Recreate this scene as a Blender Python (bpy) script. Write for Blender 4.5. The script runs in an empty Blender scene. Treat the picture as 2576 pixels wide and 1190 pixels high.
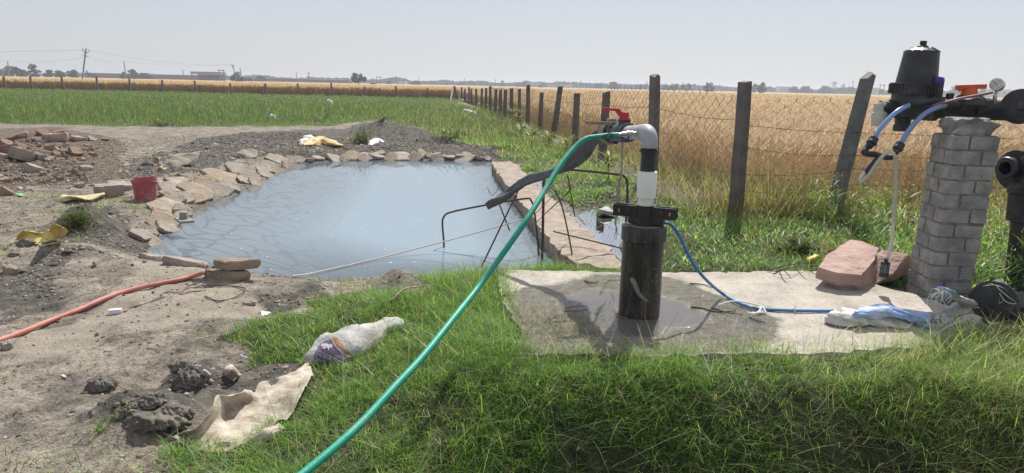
import bpy, bmesh, math, random
import numpy as np
from mathutils import Vector, Matrix
random.seed(7)
rng = np.random.default_rng(11)
SC = bpy.context.scene
COL = SC.collection
# ------------------------------------------------------------------ camera, sky, sun, exposure
F_PX = 1786.0; CU = 1288.0; CV = 595.0; EYE = 1.5
PITCH = math.radians(12.0); ROLL = math.radians(1.28)
FW = np.array([0, math.cos(PITCH), -math.sin(PITCH)])
R0 = np.array([1.0, 0, 0]); U0 = np.array([0, math.sin(PITCH), math.cos(PITCH)])
RT = math.cos(ROLL) * R0 + math.sin(ROLL) * U0
UP = math.cos(ROLL) * U0 - math.sin(ROLL) * R0
CAM = np.array([0, 0, EYE])
cd = bpy.data.cameras.new('camera'); cam = bpy.data.objects.new('camera', cd); COL.objects.link(cam)
cam.matrix_world = Matrix(((RT[0], UP[0], -FW[0], 0), (RT[1], UP[1], -FW[1], 0), (RT[2], UP[2], -FW[2], EYE), (0, 0, 0, 1)))
cd.sensor_width = 36; cd.lens = 36 * F_PX / 2576.0; cd.clip_end = 6000; cd.clip_start = 0.05
SC.camera = cam
SUN_EL = math.radians(51); SUN_AZ = math.radians(17.5)
SUNV = np.array([math.sin(SUN_AZ) * math.cos(SUN_EL), math.cos(SUN_AZ) * math.cos(SUN_EL), math.sin(SUN_EL)])
w = bpy.data.worlds.new('World'); SC.world = w; w.use_nodes = True
nt = w.node_tree; bg = nt.nodes['Background']
sky = nt.nodes.new('ShaderNodeTexSky'); sky.sky_type = 'NISHITA'; sky.sun_disc = False
sky.sun_elevation = SUN_EL; sky.sun_rotation = SUN_AZ; sky.altitude = 0
sky.air_density = 1.0; sky.dust_density = 0.6; sky.ozone_density = 2.2
hzm = nt.nodes.new('ShaderNodeMix'); hzm.data_type = 'RGBA'; hzm.inputs['Factor'].default_value = 0.80      # dust-laden air: an even pale sky
nt.links.new(sky.outputs[0], hzm.inputs['A']); hzm.inputs['B'].default_value = (4.05, 4.12, 4.5, 1)
nt.links.new(hzm.outputs['Result'], bg.inputs[0]); bg.inputs[1].default_value = 0.11
sl = bpy.data.lights.new('sun', 'SUN'); sun = bpy.data.objects.new('sun', sl); COL.objects.link(sun)
sl.energy = 4.4; sl.angle = math.radians(0.6); sl.color = (1.0, 0.945, 0.86)
sun.rotation_euler = (math.pi / 2 - SUN_EL, 0, math.pi - SUN_AZ); sun.location = (0, 0, 40)
SC.view_settings.view_transform = 'Standard'; SC.view_settings.look = 'None'
SC.view_settings.exposure = 0.37; SC.view_settings.gamma = 1.0
SC.render.engine = 'CYCLES'
SC.cycles.max_bounces = 8; SC.cycles.transparent_max_bounces = 12; SC.cycles.volume_bounces = 0
SC.cycles.caustics_reflective = False; SC.cycles.caustics_refractive = False
SC.cycles.use_denoising = True

# ------------------------------------------------------------------ picture <-> place
def ray(u, v):
    return FW + RT * ((u - CU) / F_PX) - UP * ((v - CV) / F_PX)
def G(u, v, z=0.0):
    d = ray(u, v); t = (z - EYE) / d[2]
    return CAM + d * t
def D(u, v, s):                       # point at depth s along the camera axis
    return CAM + ray(u, v) * s
def Dy(u, v, y):                      # point of that ray at distance y ahead
    d = ray(u, v); return CAM + d * (y / d[1])
def depth(p): return float(np.dot(np.asarray(p) - CAM, FW))
def proj(P):
    q = np.asarray(P) - CAM
    s = np.maximum(q @ FW, 1e-3)
    return CU + F_PX * (q @ RT) / s, CV - F_PX * (q @ UP) / s
def zat(X, Y, v):                     # height on the vertical line through X, Y that shows at row v
    lo, hi = -3.0, 40.0
    for _ in range(50):
        m = (lo + hi) / 2
        if proj((X, Y, m))[1] > v: lo = m
        else: hi = m
    return lo
def inpoly(x, y, poly):
    p = np.asarray(poly, float); r = np.zeros(np.shape(x), bool); n = len(p)
    for i in range(n):
        x1, y1 = p[i]; x2, y2 = p[(i + 1) % n]
        if y1 == y2: continue
        c = ((y1 > y) != (y2 > y)) & (x < (x2 - x1) * (y - y1) / (y2 - y1) + x1)
        r ^= c
    return r
def polydist(x, y, poly, closed=True):
    p = np.asarray(poly, float); d = np.full(np.shape(x), 1e9); n = len(p)
    for i in range(n if closed else n - 1):
        a = p[i]; b = p[(i + 1) % n]; ab = b - a
        t = np.clip(((x - a[0]) * ab[0] + (y - a[1]) * ab[1]) / max(ab @ ab, 1e-9), 0, 1)
        d = np.minimum(d, np.hypot(x - a[0] - t * ab[0], y - a[1] - t * ab[1]))
    return d
def sstep(a, b, x):
    t = np.clip((x - a) / (b - a), 0, 1); return t * t * (3 - 2 * t)
_perm = np.random.default_rng(5).random((256, 256))
def vnoise(x, y):
    x = np.asarray(x, float); y = np.asarray(y, float)
    xi = np.floor(x).astype(int); yi = np.floor(y).astype(int)
    fx = x - xi; fy = y - yi; fx = fx * fx * (3 - 2 * fx); fy = fy * fy * (3 - 2 * fy)
    a = _perm[xi & 255, yi & 255]; b = _perm[(xi + 1) & 255, yi & 255]
    c = _perm[xi & 255, (yi + 1) & 255]; d = _perm[(xi + 1) & 255, (yi + 1) & 255]
    return (a * (1 - fx) + b * fx) * (1 - fy) + (c * (1 - fx) + d * fx) * fy
def fbm(x, y, o=4):
    s = 0; a = 0.5; t = 0
    for k in range(o):
        s = s + a * vnoise(x * 2 ** k + 17.3 * k, y * 2 ** k + 9.1 * k); t += a; a *= 0.5
    return s / t                      # 0..1

# ------------------------------------------------------------------ object helpers
def tag(o, label=None, cat=None, group=None, kind=None):
    if label: o['label'] = label
    if cat: o['category'] = cat
    if group: o['group'] = group
    if kind: o['kind'] = kind
    return o
def thing(name, loc, label, cat, group=None):
    o = bpy.data.objects.new(name, None); COL.objects.link(o); o.location = [float(c) for c in loc]
    o.empty_display_size = 0.1
    return tag(o, label, cat, group)
def root_loc(p):
    L = np.zeros(3)
    while p is not None:
        L += np.array(p.location); p = p.parent
    return L
class MB:
    def __init__(s): s.v = []; s.f = []
    def add(s, V, Fc):
        n = len(s.v); s.v += [tuple(map(float, q)) for q in V]; s.f += [tuple(int(i) + n for i in q) for q in Fc]
    def box(s, c, size, R=None, top=None):
        hx, hy, hz = [q / 2 for q in size]; V = []
        for z in (-1, 1):
            k = 1 if (z < 0 or top is None) else top
            for x, y in ((-1, -1), (1, -1), (1, 1), (-1, 1)): V.append(np.array([x * hx * k, y * hy * k, z * hz]))
        if R is not None: V = [R @ q for q in V]
        s.add([q + np.asarray(c) for q in V], [(3, 2, 1, 0), (4, 5, 6, 7), (0, 1, 5, 4), (1, 2, 6, 5), (2, 3, 7, 6), (3, 0, 4, 7)])
        return s
    def bar(s, a, b, w_, h_, up=(0, 0, 1)):
        a = np.asarray(a, float); b = np.asarray(b, float); d = b - a; L = np.linalg.norm(d); d /= L
        u = np.asarray(up, float); u = u - d * (u @ d); u /= np.linalg.norm(u); t = np.cross(u, d)
        return s.box((a + b) / 2, (L, w_, h_), np.stack([d, t, u], 1))
    def tube(s, P, r, n=8, cap=True, flat=None):
        P = [np.asarray(p, float) for p in P]; m = len(P)
        rr = list(r) if hasattr(r, '__len__') else [r] * m
        T = []
        for i in range(m):
            t = P[min(i + 1, m - 1)] - P[max(i - 1, 0)]; T.append(t / (np.linalg.norm(t) + 1e-12))
        nrm = np.cross(T[0], [0, 0, 1.0])
        if np.linalg.norm(nrm) < 1e-3: nrm = np.cross(T[0], [1.0, 0, 0])
        nrm /= np.linalg.norm(nrm); V = []
        for i in range(m):
            nrm = nrm - T[i] * (nrm @ T[i]); nrm /= np.linalg.norm(nrm); bi = np.cross(T[i], nrm)
            for k in range(n):
                a = 2 * math.pi * k / n
                V.append(P[i] + rr[i] * (math.cos(a) * nrm + math.sin(a) * bi * (1 if flat is None else flat)))
        Fc = [(i * n + k, i * n + (k + 1) % n, (i + 1) * n + (k + 1) % n, (i + 1) * n + k) for i in range(m - 1) for k in range(n)]
        if cap: Fc += [tuple(range(n - 1, -1, -1)), tuple((m - 1) * n + k for k in range(n))]
        s.add(V, Fc); return s
    def lathe(s, c, axis, prof, n=24, cap=True):       # prof = [(distance along the axis, radius)]
        c = np.asarray(c, float); ax = np.asarray(axis, float); ax /= np.linalg.norm(ax)
        q = np.cross(ax, [0, 1.0, 0]) if abs(ax[1]) < 0.9 else np.cross(ax, [1.0, 0, 0]); q /= np.linalg.norm(q); b = np.cross(ax, q)
        V = []
        for h, r in prof:
            for k in range(n):
                a = 2 * math.pi * k / n; V.append(c + ax * h + r * (math.cos(a) * q + math.sin(a) * b))
        m = len(prof)
        Fc = [(i * n + k, i * n + (k + 1) % n, (i + 1) * n + (k + 1) % n, (i + 1) * n + k) for i in range(m - 1) for k in range(n)]
        if cap: Fc += [tuple(range(n - 1, -1, -1)), tuple((m - 1) * n + k for k in range(n))]
        s.add(V, Fc); return s
    def build(s, name, m, parent=None, smooth=35):
        L = root_loc(parent)
        me = bpy.data.meshes.new(name); me.from_pydata([tuple(np.asarray(q) - L) for q in s.v], [], s.f); me.update()
        o = bpy.data.objects.new(name, me); COL.objects.link(o); me.materials.append(m)
        if parent is not None: o.parent = parent
        if smooth:
            me.polygons.foreach_set('use_smooth', [True] * len(me.polygons))
            me.set_sharp_from_angle(angle=math.radians(smooth))
        return o
def np_mesh(name, V, Q, m, col=None, parent=None, smooth=False, fattr=None):
    """V (n,3), Q (k,4 or 3) index arrays, one mesh object"""
    me = bpy.data.meshes.new(name); V = np.asarray(V, np.float32); Q = np.asarray(Q, np.int32); k = Q.shape[1]
    if parent is not None: V = V - root_loc(parent).astype(np.float32)
    me.vertices.add(len(V)); me.vertices.foreach_set('co', V.ravel())
    me.loops.add(Q.size); me.loops.foreach_set('vertex_index', Q.ravel())
    me.polygons.add(len(Q)); me.polygons.foreach_set('loop_start', np.arange(0, Q.size, k, dtype=np.int32))
    me.update(calc_edges=True)
    if smooth: me.polygons.foreach_set('use_smooth', np.ones(len(Q), bool))
    if col is not None:
        a = me.color_attributes.new('col', 'FLOAT_COLOR', 'POINT')
        c = np.ones((len(V), 4), np.float32); c[:, :col.shape[1]] = col; a.data.foreach_set('color', c.ravel())
    for nm, arr in (fattr or {}).items():
        a = me.attributes.new(nm, 'FLOAT', 'POINT'); a.data.foreach_set('value', np.asarray(arr, np.float32))
    me.materials.append(m)
    o = bpy.data.objects.new(name, me); COL.objects.link(o)
    if parent is not None: o.parent = parent
    return o
def grid_faces(nr, nc):
    i = np.arange(nr - 1)[:, None] * nc + np.arange(nc - 1)[None, :]
    return np.stack([i, i + 1, i + nc + 1, i + nc], -1).reshape(-1, 4)
def crom(P, k=8):
    """smooth curve through the points"""
    P = np.asarray(P, float); n = len(P); Q = np.vstack([2 * P[0] - P[1], P, 2 * P[-1] - P[-2]]); out = []
    for i in range(n - 1):
        a, b, c, d = Q[i], Q[i + 1], Q[i + 2], Q[i + 3]
        for t in np.arange(k) / k:
            out.append(0.5 * (2 * b + (c - a) * t + (2 * a - 5 * b + 4 * c - d) * t * t + (3 * b - a - 3 * c + d) * t ** 3))
    out.append(P[-1]); return np.array(out)
def surf(C, kr=6, kc=6):
    """smooth sheet through a grid of points (rows, columns, 3)"""
    C = np.asarray(C, float)
    A = np.stack([crom(C[:, j], kr) for j in range(C.shape[1])], 1)
    return np.stack([crom(A[i], kc) for i in range(A.shape[0])], 0)

# ------------------------------------------------------------------ materials
def mat(name):
    m = bpy.data.materials.new(name); m.use_nodes = True; return m, m.node_tree, m.node_tree.nodes['Principled BSDF']
def nd(t, kind, **kw):
    n = t.nodes.new(kind)
    for k, v in kw.items():
        if k.startswith('i_'): n.inputs[k[2:].replace('_', ' ')].default_value = v
        else: setattr(n, k, v)
    return n
def ramp(t, stops, src=None):
    r = t.nodes.new('ShaderNodeValToRGB'); e = r.color_ramp.elements
    while len(e) < len(stops): e.new(0.5)
    for q, (p, c) in zip(e, stops): q.position = p; q.color = (*c, 1) if len(c) == 3 else c
    if src is not None: t.links.new(src, r.inputs[0])
    return r
def rough_mat(name, c1, c2, scale=8, rough=0.8, bump=0.3, bscale=40, metallic=0.0, spec=0.5, c3=None, dist=0.01, lo=0.35, hi=0.65):
    m, t, b = mat(name); tc = nd(t, 'ShaderNodeTexCoord')
    n1 = nd(t, 'ShaderNodeTexNoise', i_Scale=scale, i_Detail=6.0, i_Roughness=0.62); t.links.new(tc.outputs['Object'], n1.inputs['Vector'])
    st = [(lo, c1), (hi, c2)] + ([(min(hi + 0.12, 0.98), c3)] if c3 else [])
    r = ramp(t, st, n1.outputs['Fac']); t.links.new(r.outputs[0], b.inputs['Base Color'])
    b.inputs['Roughness'].default_value = rough; b.inputs['Metallic'].default_value = metallic
    b.inputs['Specular IOR Level'].default_value = spec
    if bump:
        n2 = nd(t, 'ShaderNodeTexNoise', i_Scale=bscale, i_Detail=5.0, i_Roughness=0.6); t.links.new(tc.outputs['Object'], n2.inputs['Vector'])
        bp = nd(t, 'ShaderNodeBump', i_Strength=bump, i_Distance=dist); t.links.new(n2.outputs['Fac'], bp.inputs['Height'])
        t.links.new(bp.outputs[0], b.inputs['Normal'])
    return m
def leaf_mat(name, trans=0.4, rough=0.5, spec=0.35, tint=(1.25, 1.2, 0.7)):
    m, t, b = mat(name); a = nd(t, 'ShaderNodeAttribute', attribute_name='col')
    t.links.new(a.outputs['Color'], b.inputs['Base Color']); b.inputs['Roughness'].default_value = rough
    b.inputs['Specular IOR Level'].default_value = spec
    mu = nd(t, 'ShaderNodeMix', data_type='RGBA', blend_type='MULTIPLY'); mu.inputs['Factor'].default_value = 1
    t.links.new(a.outputs['Color'], mu.inputs['A']); mu.inputs['B'].default_value = (*tint, 1)
    tr = nd(t, 'ShaderNodeBsdfTranslucent'); t.links.new(mu.outputs['Result'], tr.inputs[0])
    mx = nd(t, 'ShaderNodeMixShader'); mx.inputs[0].default_value = trans
    t.links.new(b.outputs[0], mx.inputs[1]); t.links.new(tr.outputs[0], mx.inputs[2])
    t.links.new(mx.outputs[0], t.nodes['Material Output'].inputs[0]); return m
def col_mat(name, rough=0.85, spec=0.3):
    m, t, b = mat(name); a = nd(t, 'ShaderNodeAttribute', attribute_name='col')
    t.links.new(a.outputs['Color'], b.inputs['Base Color']); b.inputs['Roughness'].default_value = rough
    b.inputs['Specular IOR Level'].default_value = spec; return m
M = {}
M['grass'] = leaf_mat('grass blade', 0.52, 0.45, 0.45, (1.4, 1.45, 0.8))
M['wheat'] = leaf_mat('ripe wheat', 0.45, 0.6, 0.25, (1.1, 1.05, 0.9))
M['leaf'] = leaf_mat('leaf', 0.4)
M['farleaf'] = leaf_mat('tree foliage', 0.25, 0.7, 0.2)
def ordn(n): return f'{n}' + ('th' if 10 <= n % 100 <= 20 else {1: 'st', 2: 'nd', 3: 'rd'}.get(n % 10, 'th'))
M['soilbits'] = col_mat('soil clods')
M['iron'] = rough_mat('rusty black iron', (0.012, 0.011, 0.012), (0.032, 0.028, 0.025), 9, 0.42, 0.4, 60, 0.0, 0.5, (0.085, 0.058, 0.042))
def streaked(name):                                           # black paint worn through in vertical streaks and specks
    m, t, b = mat(name); tc = nd(t, 'ShaderNodeTexCoord'); mp = nd(t, 'ShaderNodeMapping'); mp.inputs['Scale'].default_value = (1, 1, 0.16); t.links.new(tc.outputs['Object'], mp.inputs['Vector'])
    n1 = nd(t, 'ShaderNodeTexNoise', i_Scale=26.0, i_Detail=8.0, i_Roughness=0.7); t.links.new(mp.outputs[0], n1.inputs['Vector']); n2 = nd(t, 'ShaderNodeTexNoise', i_Scale=34.0, i_Detail=4.0, i_Roughness=0.7); t.links.new(tc.outputs['Object'], n2.inputs['Vector'])
    n3 = nd(t, 'ShaderNodeTexNoise', i_Scale=5.0, i_Detail=5.0, i_Roughness=0.65); t.links.new(tc.outputs['Object'], n3.inputs['Vector'])
    r1 = ramp(t, [(0.38, (0.008, 0.008, 0.010)), (0.50, (0.024, 0.022, 0.022)), (0.60, (0.075, 0.06, 0.05)), (0.72, (0.16, 0.14, 0.125))], n1.outputs['Fac']); r2 = ramp(t, [(0.62, (0, 0, 0)), (0.68, (1, 1, 1))], n2.outputs['Fac']); r3 = ramp(t, [(0.50, (0, 0, 0)), (0.66, (1, 1, 1))], n3.outputs['Fac'])
    mx = nd(t, 'ShaderNodeMix', data_type='RGBA'); t.links.new(r2.outputs[0], mx.inputs['Factor']); t.links.new(r1.outputs[0], mx.inputs['A']); mx.inputs['B'].default_value = (0.20, 0.185, 0.165, 1)
    m2 = nd(t, 'ShaderNodeMix', data_type='RGBA'); sc_ = nd(t, 'ShaderNodeMath', operation='MULTIPLY'); sc_.inputs[1].default_value = 0.45; t.links.new(r3.outputs[0], sc_.inputs[0]); t.links.new(sc_.outputs[0], m2.inputs['Factor']); t.links.new(mx.outputs['Result'], m2.inputs['A']); m2.inputs['B'].default_value = (0.075, 0.05, 0.038, 1)
    t.links.new(m2.outputs['Result'], b.inputs['Base Color']); b.inputs['Roughness'].default_value = 0.38
    bp = nd(t, 'ShaderNodeBump', i_Strength=0.35, i_Distance=0.004); t.links.new(n2.outputs['Fac'], bp.inputs['Height']); t.links.new(bp.outputs[0], b.inputs['Normal']); return m
M['casing'] = streaked('worn black casing paint')
M['rebar'] = rough_mat('rusted steel rod', (0.035, 0.024, 0.02), (0.075, 0.045, 0.032), 14, 0.65, 0.4, 90)
M['pvcgrey'] = rough_mat('grey plastic pipe', (0.34, 0.355, 0.375), (0.44, 0.455, 0.47), 6, 0.5, 0.12, 120, c3=(0.50, 0.51, 0.51))
M['pvcdark'] = rough_mat('dark grey plastic', (0.04, 0.045, 0.055), (0.07, 0.075, 0.085), 10, 0.5, 0.1, 120)
M['pvcwhite'] = rough_mat('white plastic', (0.80, 0.80, 0.76), (0.88, 0.88, 0.85), 5, 0.45, 0.06, 120)
M['black'] = rough_mat('black plastic', (0.016, 0.017, 0.021), (0.034, 0.035, 0.040), 9, 0.45, 0.2, 90, c3=(0.085, 0.08, 0.074), lo=0.38, hi=0.56)
M['pipeblack'] = rough_mat('scuffed black pipe', (0.014, 0.015, 0.022), (0.035, 0.036, 0.045), 6, 0.4, 0.15, 50)
M['red'] = rough_mat('red plastic handle', (0.50, 0.022, 0.03), (0.58, 0.035, 0.045), 6, 0.38, 0.05, 60)
M['orange'] = rough_mat('orange plastic handle', (0.62, 0.10, 0.02), (0.70, 0.13, 0.03), 6, 0.42, 0.05, 60)
M['purple'] = rough_mat('purple plastic cap', (0.05, 0.03, 0.22), (0.07, 0.04, 0.28), 6, 0.4, 0.05, 60)
M['bluelever'] = rough_mat('blue coated lever', (0.02, 0.03, 0.16), (0.03, 0.05, 0.24), 12, 0.4, 0.05, 60)
M['steel'] = rough_mat('plated steel', (0.42, 0.40, 0.36), (0.60, 0.57, 0.52), 30, 0.3, 0.1, 90, 0.9)
M['rope'] = rough_mat('frayed rope', (0.24, 0.22, 0.18), (0.46, 0.43, 0.36), 60, 0.9, 0.8, 160)
M['greenhose'] = rough_mat('green hose', (0.006, 0.27, 0.175), (0.014, 0.34, 0.225), 7, 0.5, 0.15, 70, c3=(0.15, 0.33, 0.25), lo=0.36, hi=0.58)
M['layflat'] = rough_mat('grey canvas hose', (0.055, 0.058, 0.062), (0.13, 0.135, 0.14), 9, 0.6, 0.5, 40, c3=(0.23, 0.235, 0.24))
M['redpipe'] = rough_mat('orange red pipe', (0.45, 0.145, 0.115), (0.52, 0.22, 0.18), 5, 0.6, 0.2, 60, c3=(0.50, 0.33, 0.275), lo=0.38, hi=0.58)
M['bluecable'] = rough_mat('blue cable', (0.035, 0.16, 0.42), (0.06, 0.21, 0.50), 7, 0.42, 0.05, 60)
M['cord'] = rough_mat('pale cord', (0.58, 0.48, 0.42), (0.70, 0.62, 0.55), 9, 0.7, 0.1, 60)
M['bucket'] = rough_mat('faded red bucket', (0.34, 0.045, 0.065), (0.42, 0.10, 0.12), 7, 0.6, 0.12, 60, c3=(0.46, 0.26, 0.25), lo=0.3, hi=0.55)
M['wire'] = rough_mat('galvanised wire', (0.045, 0.04, 0.037), (0.085, 0.078, 0.07), 20, 0.8, 0, spec=0.2)
M['darkwire'] = rough_mat('dark barbed wire', (0.05, 0.045, 0.045), (0.09, 0.08, 0.075), 20, 0.6, 0)
M['post'] = rough_mat('stone fence post', (0.10, 0.086, 0.084), (0.185, 0.16, 0.152), 5, 0.85, 0.5, 30, c3=(0.25, 0.225, 0.21))
M['postgrey'] = rough_mat('grey stone post', (0.12, 0.125, 0.12), (0.20, 0.20, 0.19), 7, 0.85, 0.5, 30, c3=(0.27, 0.27, 0.255))
M['slab'] = rough_mat('tan sandstone slab', (0.27, 0.225, 0.18), (0.42, 0.36, 0.295), 5, 0.88, 0.9, 26, c3=(0.49, 0.43, 0.36), dist=0.03)
M['slabgrey'] = rough_mat('grey sandstone slab', (0.24, 0.205, 0.17), (0.38, 0.33, 0.275), 5, 0.85, 0.8, 26, c3=(0.46, 0.40, 0.34), dist=0.03)
M['slabred'] = rough_mat('reddish sandstone', (0.19, 0.122, 0.088), (0.32, 0.215, 0.155), 5, 0.85, 0.8, 26, c3=(0.40, 0.30, 0.225), dist=0.03)
M['slabochre'] = rough_mat('ochre sandstone', (0.25, 0.195, 0.14), (0.38, 0.305, 0.225), 6, 0.88, 0.9, 26, c3=(0.45, 0.375, 0.29), dist=0.03)
M['pinkstone'] = rough_mat('pink sandstone block', (0.36, 0.235, 0.20), (0.50, 0.355, 0.305), 5, 0.88, 0.9, 20, c3=(0.57, 0.43, 0.38), dist=0.03)
M['clod'] = rough_mat('dark earth', (0.14, 0.126, 0.106), (0.24, 0.217, 0.183), 12, 0.95, 1.0, 60, c3=(0.34, 0.31, 0.265), dist=0.02)
M['yellow'] = rough_mat('yellow woven sack', (0.50, 0.38, 0.06), (0.66, 0.53, 0.16), 6, 0.6, 0.3, 60, c3=(0.66, 0.60, 0.38))
M['paleyellow'] = rough_mat('faded yellow sack', (0.44, 0.36, 0.17), (0.58, 0.50, 0.30), 6, 0.7, 0.3, 60)
M['straw'] = rough_mat('straw coloured wrap', (0.46, 0.32, 0.12), (0.62, 0.48, 0.22), 4, 0.6, 0.3, 40, c3=(0.70, 0.64, 0.52))
M['white'] = rough_mat('white plastic film', (0.66, 0.66, 0.65), (0.80, 0.80, 0.79), 8, 0.5, 0.3, 40)
M['greenwrap'] = rough_mat('green wrapper', (0.10, 0.42, 0.10), (0.28, 0.62, 0.22), 12, 0.4, 0.1, 40)
M['orangewrap'] = rough_mat('orange wrapper', (0.55, 0.17, 0.06), (0.66, 0.28, 0.10), 12, 0.4, 0.1, 40)
M['wood'] = rough_mat('weathered stick', (0.22, 0.18, 0.13), (0.36, 0.30, 0.22), 12, 0.85, 0.4, 60)
M['twig'] = rough_mat('dark twig', (0.06, 0.05, 0.04), (0.14, 0.11, 0.08), 12, 0.85, 0.4, 60)
M['bark'] = rough_mat('tree bark', (0.06, 0.05, 0.04), (0.11, 0.095, 0.08), 3, 0.9, 0.2, 10)
M['pole'] = rough_mat('concrete pole', (0.12, 0.105, 0.10), (0.18, 0.16, 0.15), 2, 0.85, 0.1, 10)
M['brickred'] = rough_mat('dull red brick wall', (0.20, 0.10, 0.075), (0.28, 0.15, 0.11), 0.6, 0.9, 0.1, 5)
M['farwall'] = rough_mat('pale render', (0.40, 0.40, 0.40), (0.52, 0.51, 0.50), 0.5, 0.9, 0.05, 5)
M['roofsheet'] = rough_mat('grey roof sheet', (0.14, 0.13, 0.13), (0.20, 0.18, 0.18), 0.5, 0.7, 0.05, 5)
M['flower'] = rough_mat('yellow petals', (0.75, 0.62, 0.03), (0.82, 0.72, 0.08), 20, 0.6, 0)
M['saplingleaf'] = leaf_mat('sapling leaf', 0.4, 0.5, 0.35)
M['skinbird'] = rough_mat('bird plumage', (0.10, 0.08, 0.07), (0.18, 0.14, 0.11), 30, 0.8, 0.2, 90)
M['birddark'] = rough_mat('black plumage', (0.012, 0.012, 0.014), (0.025, 0.025, 0.028), 30, 0.7, 0)
# ------------------------------------------------------------------ the lie of the land
ZW = -0.13                                                   # water level
POND_PX = [(365, 637), (395, 600), (440, 563), (482, 540), (560, 503), (640, 471), (700, 428), (745, 411), (800, 410), (860, 404), (1000, 403),
           (1130, 405), (1236, 406), (1250, 430), (1278, 468), (1330, 530), (1362, 585), (1405, 632), (1440, 662), (1370, 682), (1290, 688), (1200, 697),
           (1100, 702), (1000, 700), (925, 702), (850, 708), (760, 700), (650, 690), (510, 669), (420, 656)]
POND = [tuple(G(u, v, ZW)[:2]) for u, v in POND_PX]
PUD_PX = [(1448, 540), (1470, 530), (1515, 527), (1560, 550), (1580, 580), (1560, 640), (1530, 618), (1492, 590)]
PUDDLE = [tuple(G(u, v, -0.02)[:2]) for u, v in PUD_PX]
PUD2 = [tuple(G(u, v, -0.02)[:2]) for u, v in [(1318, 432), (1345, 428), (1372, 455), (1360, 470), (1335, 455)]]
PAD_PX = [(1243, 679), (1400, 680), (1560, 683), (1800, 685), (1980, 681), (2065, 682), (2150, 700), (2300, 742), (2470, 795), (2420, 850), (2330, 872), (2100, 884),
          (1900, 890), (1700, 893), (1500, 893), (1312, 889), (1306, 840), (1282, 780), (1262, 730)]
PAD = [tuple(G(u, v, 0.03)[:2]) for u, v in PAD_PX]
LEDGE_PX = [(1236, 405), (1250, 428), (1278, 466), (1330, 527), (1364, 580), (1408, 625), (1442, 656), (1560, 672), (1565, 655), (1532, 618), (1478, 575), (1425, 530), (1372, 480), (1330, 440), (1298, 410), (1285, 404)]
LEDGE = [tuple(G(u, v, 0.02)[:2]) for u, v in LEDGE_PX]
CORN = G(1151, 250, 0)[:2]; FC = G(1850, 546, 0.03)[:2]; FR1 = G(2092, 543, 0.03)[:2]
FR2 = np.array(FC) + (np.array(FR1) - np.array(FC)) / np.linalg.norm(np.array(FR1) - np.array(FC)) * 9.0
FL2 = G(15, 224, 0)[:2]; FL2 = np.array(CORN) + (np.array(FL2) - np.array(CORN)) * 1.35
# mounds of earth: display centre u, v, radius m, height m, roughness
MOUNDS = [(1000, 345, 1.5, 0.34), (960, 342, 0.5, 0.14), (1035, 348, 0.6, 0.10), (925, 340, 0.8, 0.20), (1095, 362, 0.9, 0.2), (232, 578, 0.40, 0.34), (300, 590, 0.42, 0.13), (372, 1040, 0.26, 0.09), (310, 1052, 0.2, 0.05), (440, 1055, 0.2, 0.05),
          (465, 955, 0.16, 0.08), (1010, 715, 0.26, 0.12), (520, 362, 1.4, 0.12), (640, 352, 1.3, 0.14), (760, 350, 1.2, 0.12), (60, 400, 1.6, 0.25), (150, 352, 1.3, 0.22), (1265, 378, 0.7, 0.12), (1170, 376, 0.8, 0.10),
          (850, 374, 0.6, 0.12), (1000, 378, 0.5, 0.10), (735, 385, 0.6, 0.10), (1540, 600, 0.22, 0.07), (1530, 500, 0.3, 0.10), (1450, 470, 0.4, 0.08), (1000, 780, 0.5, 0.07), (120, 640, 0.7, 0.06)]
MW = [(*G(u, v, 0)[:2], r, h) for u, v, r, h in MOUNDS]
def height(x, y, fine=True):
    x = np.asarray(x, float); y = np.asarray(y, float)
    near = sstep(30, 16, np.hypot(x, y))
    z = (fbm(x * 0.35, y * 0.35, 3) - 0.5) * 0.10 * sstep(60, 25, y)
    if fine:
        z = z + near * ((fbm(x * 2.2 + 3, y * 2.2, 4) - 0.5) * 0.075 + (fbm(x * 9, y * 9, 3) - 0.5) * 0.042 - 0.035 * np.abs(fbm(x * 4.5 + 9, y * 6, 3) - 0.5))
    for mx, my, r, h in MW:
        d = np.hypot(x - mx, y - my) / r
        z = z + h * np.exp(-2.2 * d * d) * (0.75 + 0.5 * fbm(x * 3.1 + mx, y * 3.1, 3) + (0.25 * (fbm(x * 11, y * 11, 2) - 0.5) if fine else 0))
    # the bank in front of the pad falls away towards the viewer
    side = sstep(-0.9, 0.7, x + 0.25 * (fbm(x, y * 1.3 + 4, 2) - 0.5)); z = z - 1.05 * side * sstep(3.56, 2.60, y) + 0.05 * side * (fbm(x * 4, y * 4, 3) - 0.5) * sstep(3.6, 3.3, y)
    z = z + 0.05 * np.exp(-((polydist(x, y, [CORN, FC, FR2], False)) / 0.9) ** 2) * sstep(20, 9, y)
    inp = inpoly(x, y, PAD); dp = polydist(x, y, PAD); k = np.where(inp, 1, sstep(0.22, 0.0, dp)); z = z * (1 - k) - 0.02 * k
    il = inpoly(x, y, LEDGE); dl = polydist(x, y, LEDGE); k = np.where(il, 1, sstep(0.25, 0.0, dl)); z = z * (1 - k) + (-0.05) * k
    for pd in (PUDDLE, PUD2):
        ip = inpoly(x, y, pd); d = polydist(x, y, pd); k = np.where(ip, 1, sstep(0.3, 0.0, d))
        z = z * (1 - k) + k * np.where(ip, -0.03 - 0.05 * sstep(0, 0.15, d), -0.03)
    ip = inpoly(x, y, POND); d = polydist(x, y, POND)
    bank = ZW + 0.015 + 0.15 * sstep(0.0, 0.75, d)
    k = sstep(0.9, 0.02, d)
    z = np.where(ip, ZW - 0.02 - 0.5 * sstep(0, 2.2, d) - 0.12 * sstep(0, 0.12, d), z * (1 - k) + k * np.minimum(bank, 0.03))
    return z
def ground(x, y): return float(height(np.array([x]), np.array([y]))[0])
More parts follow.
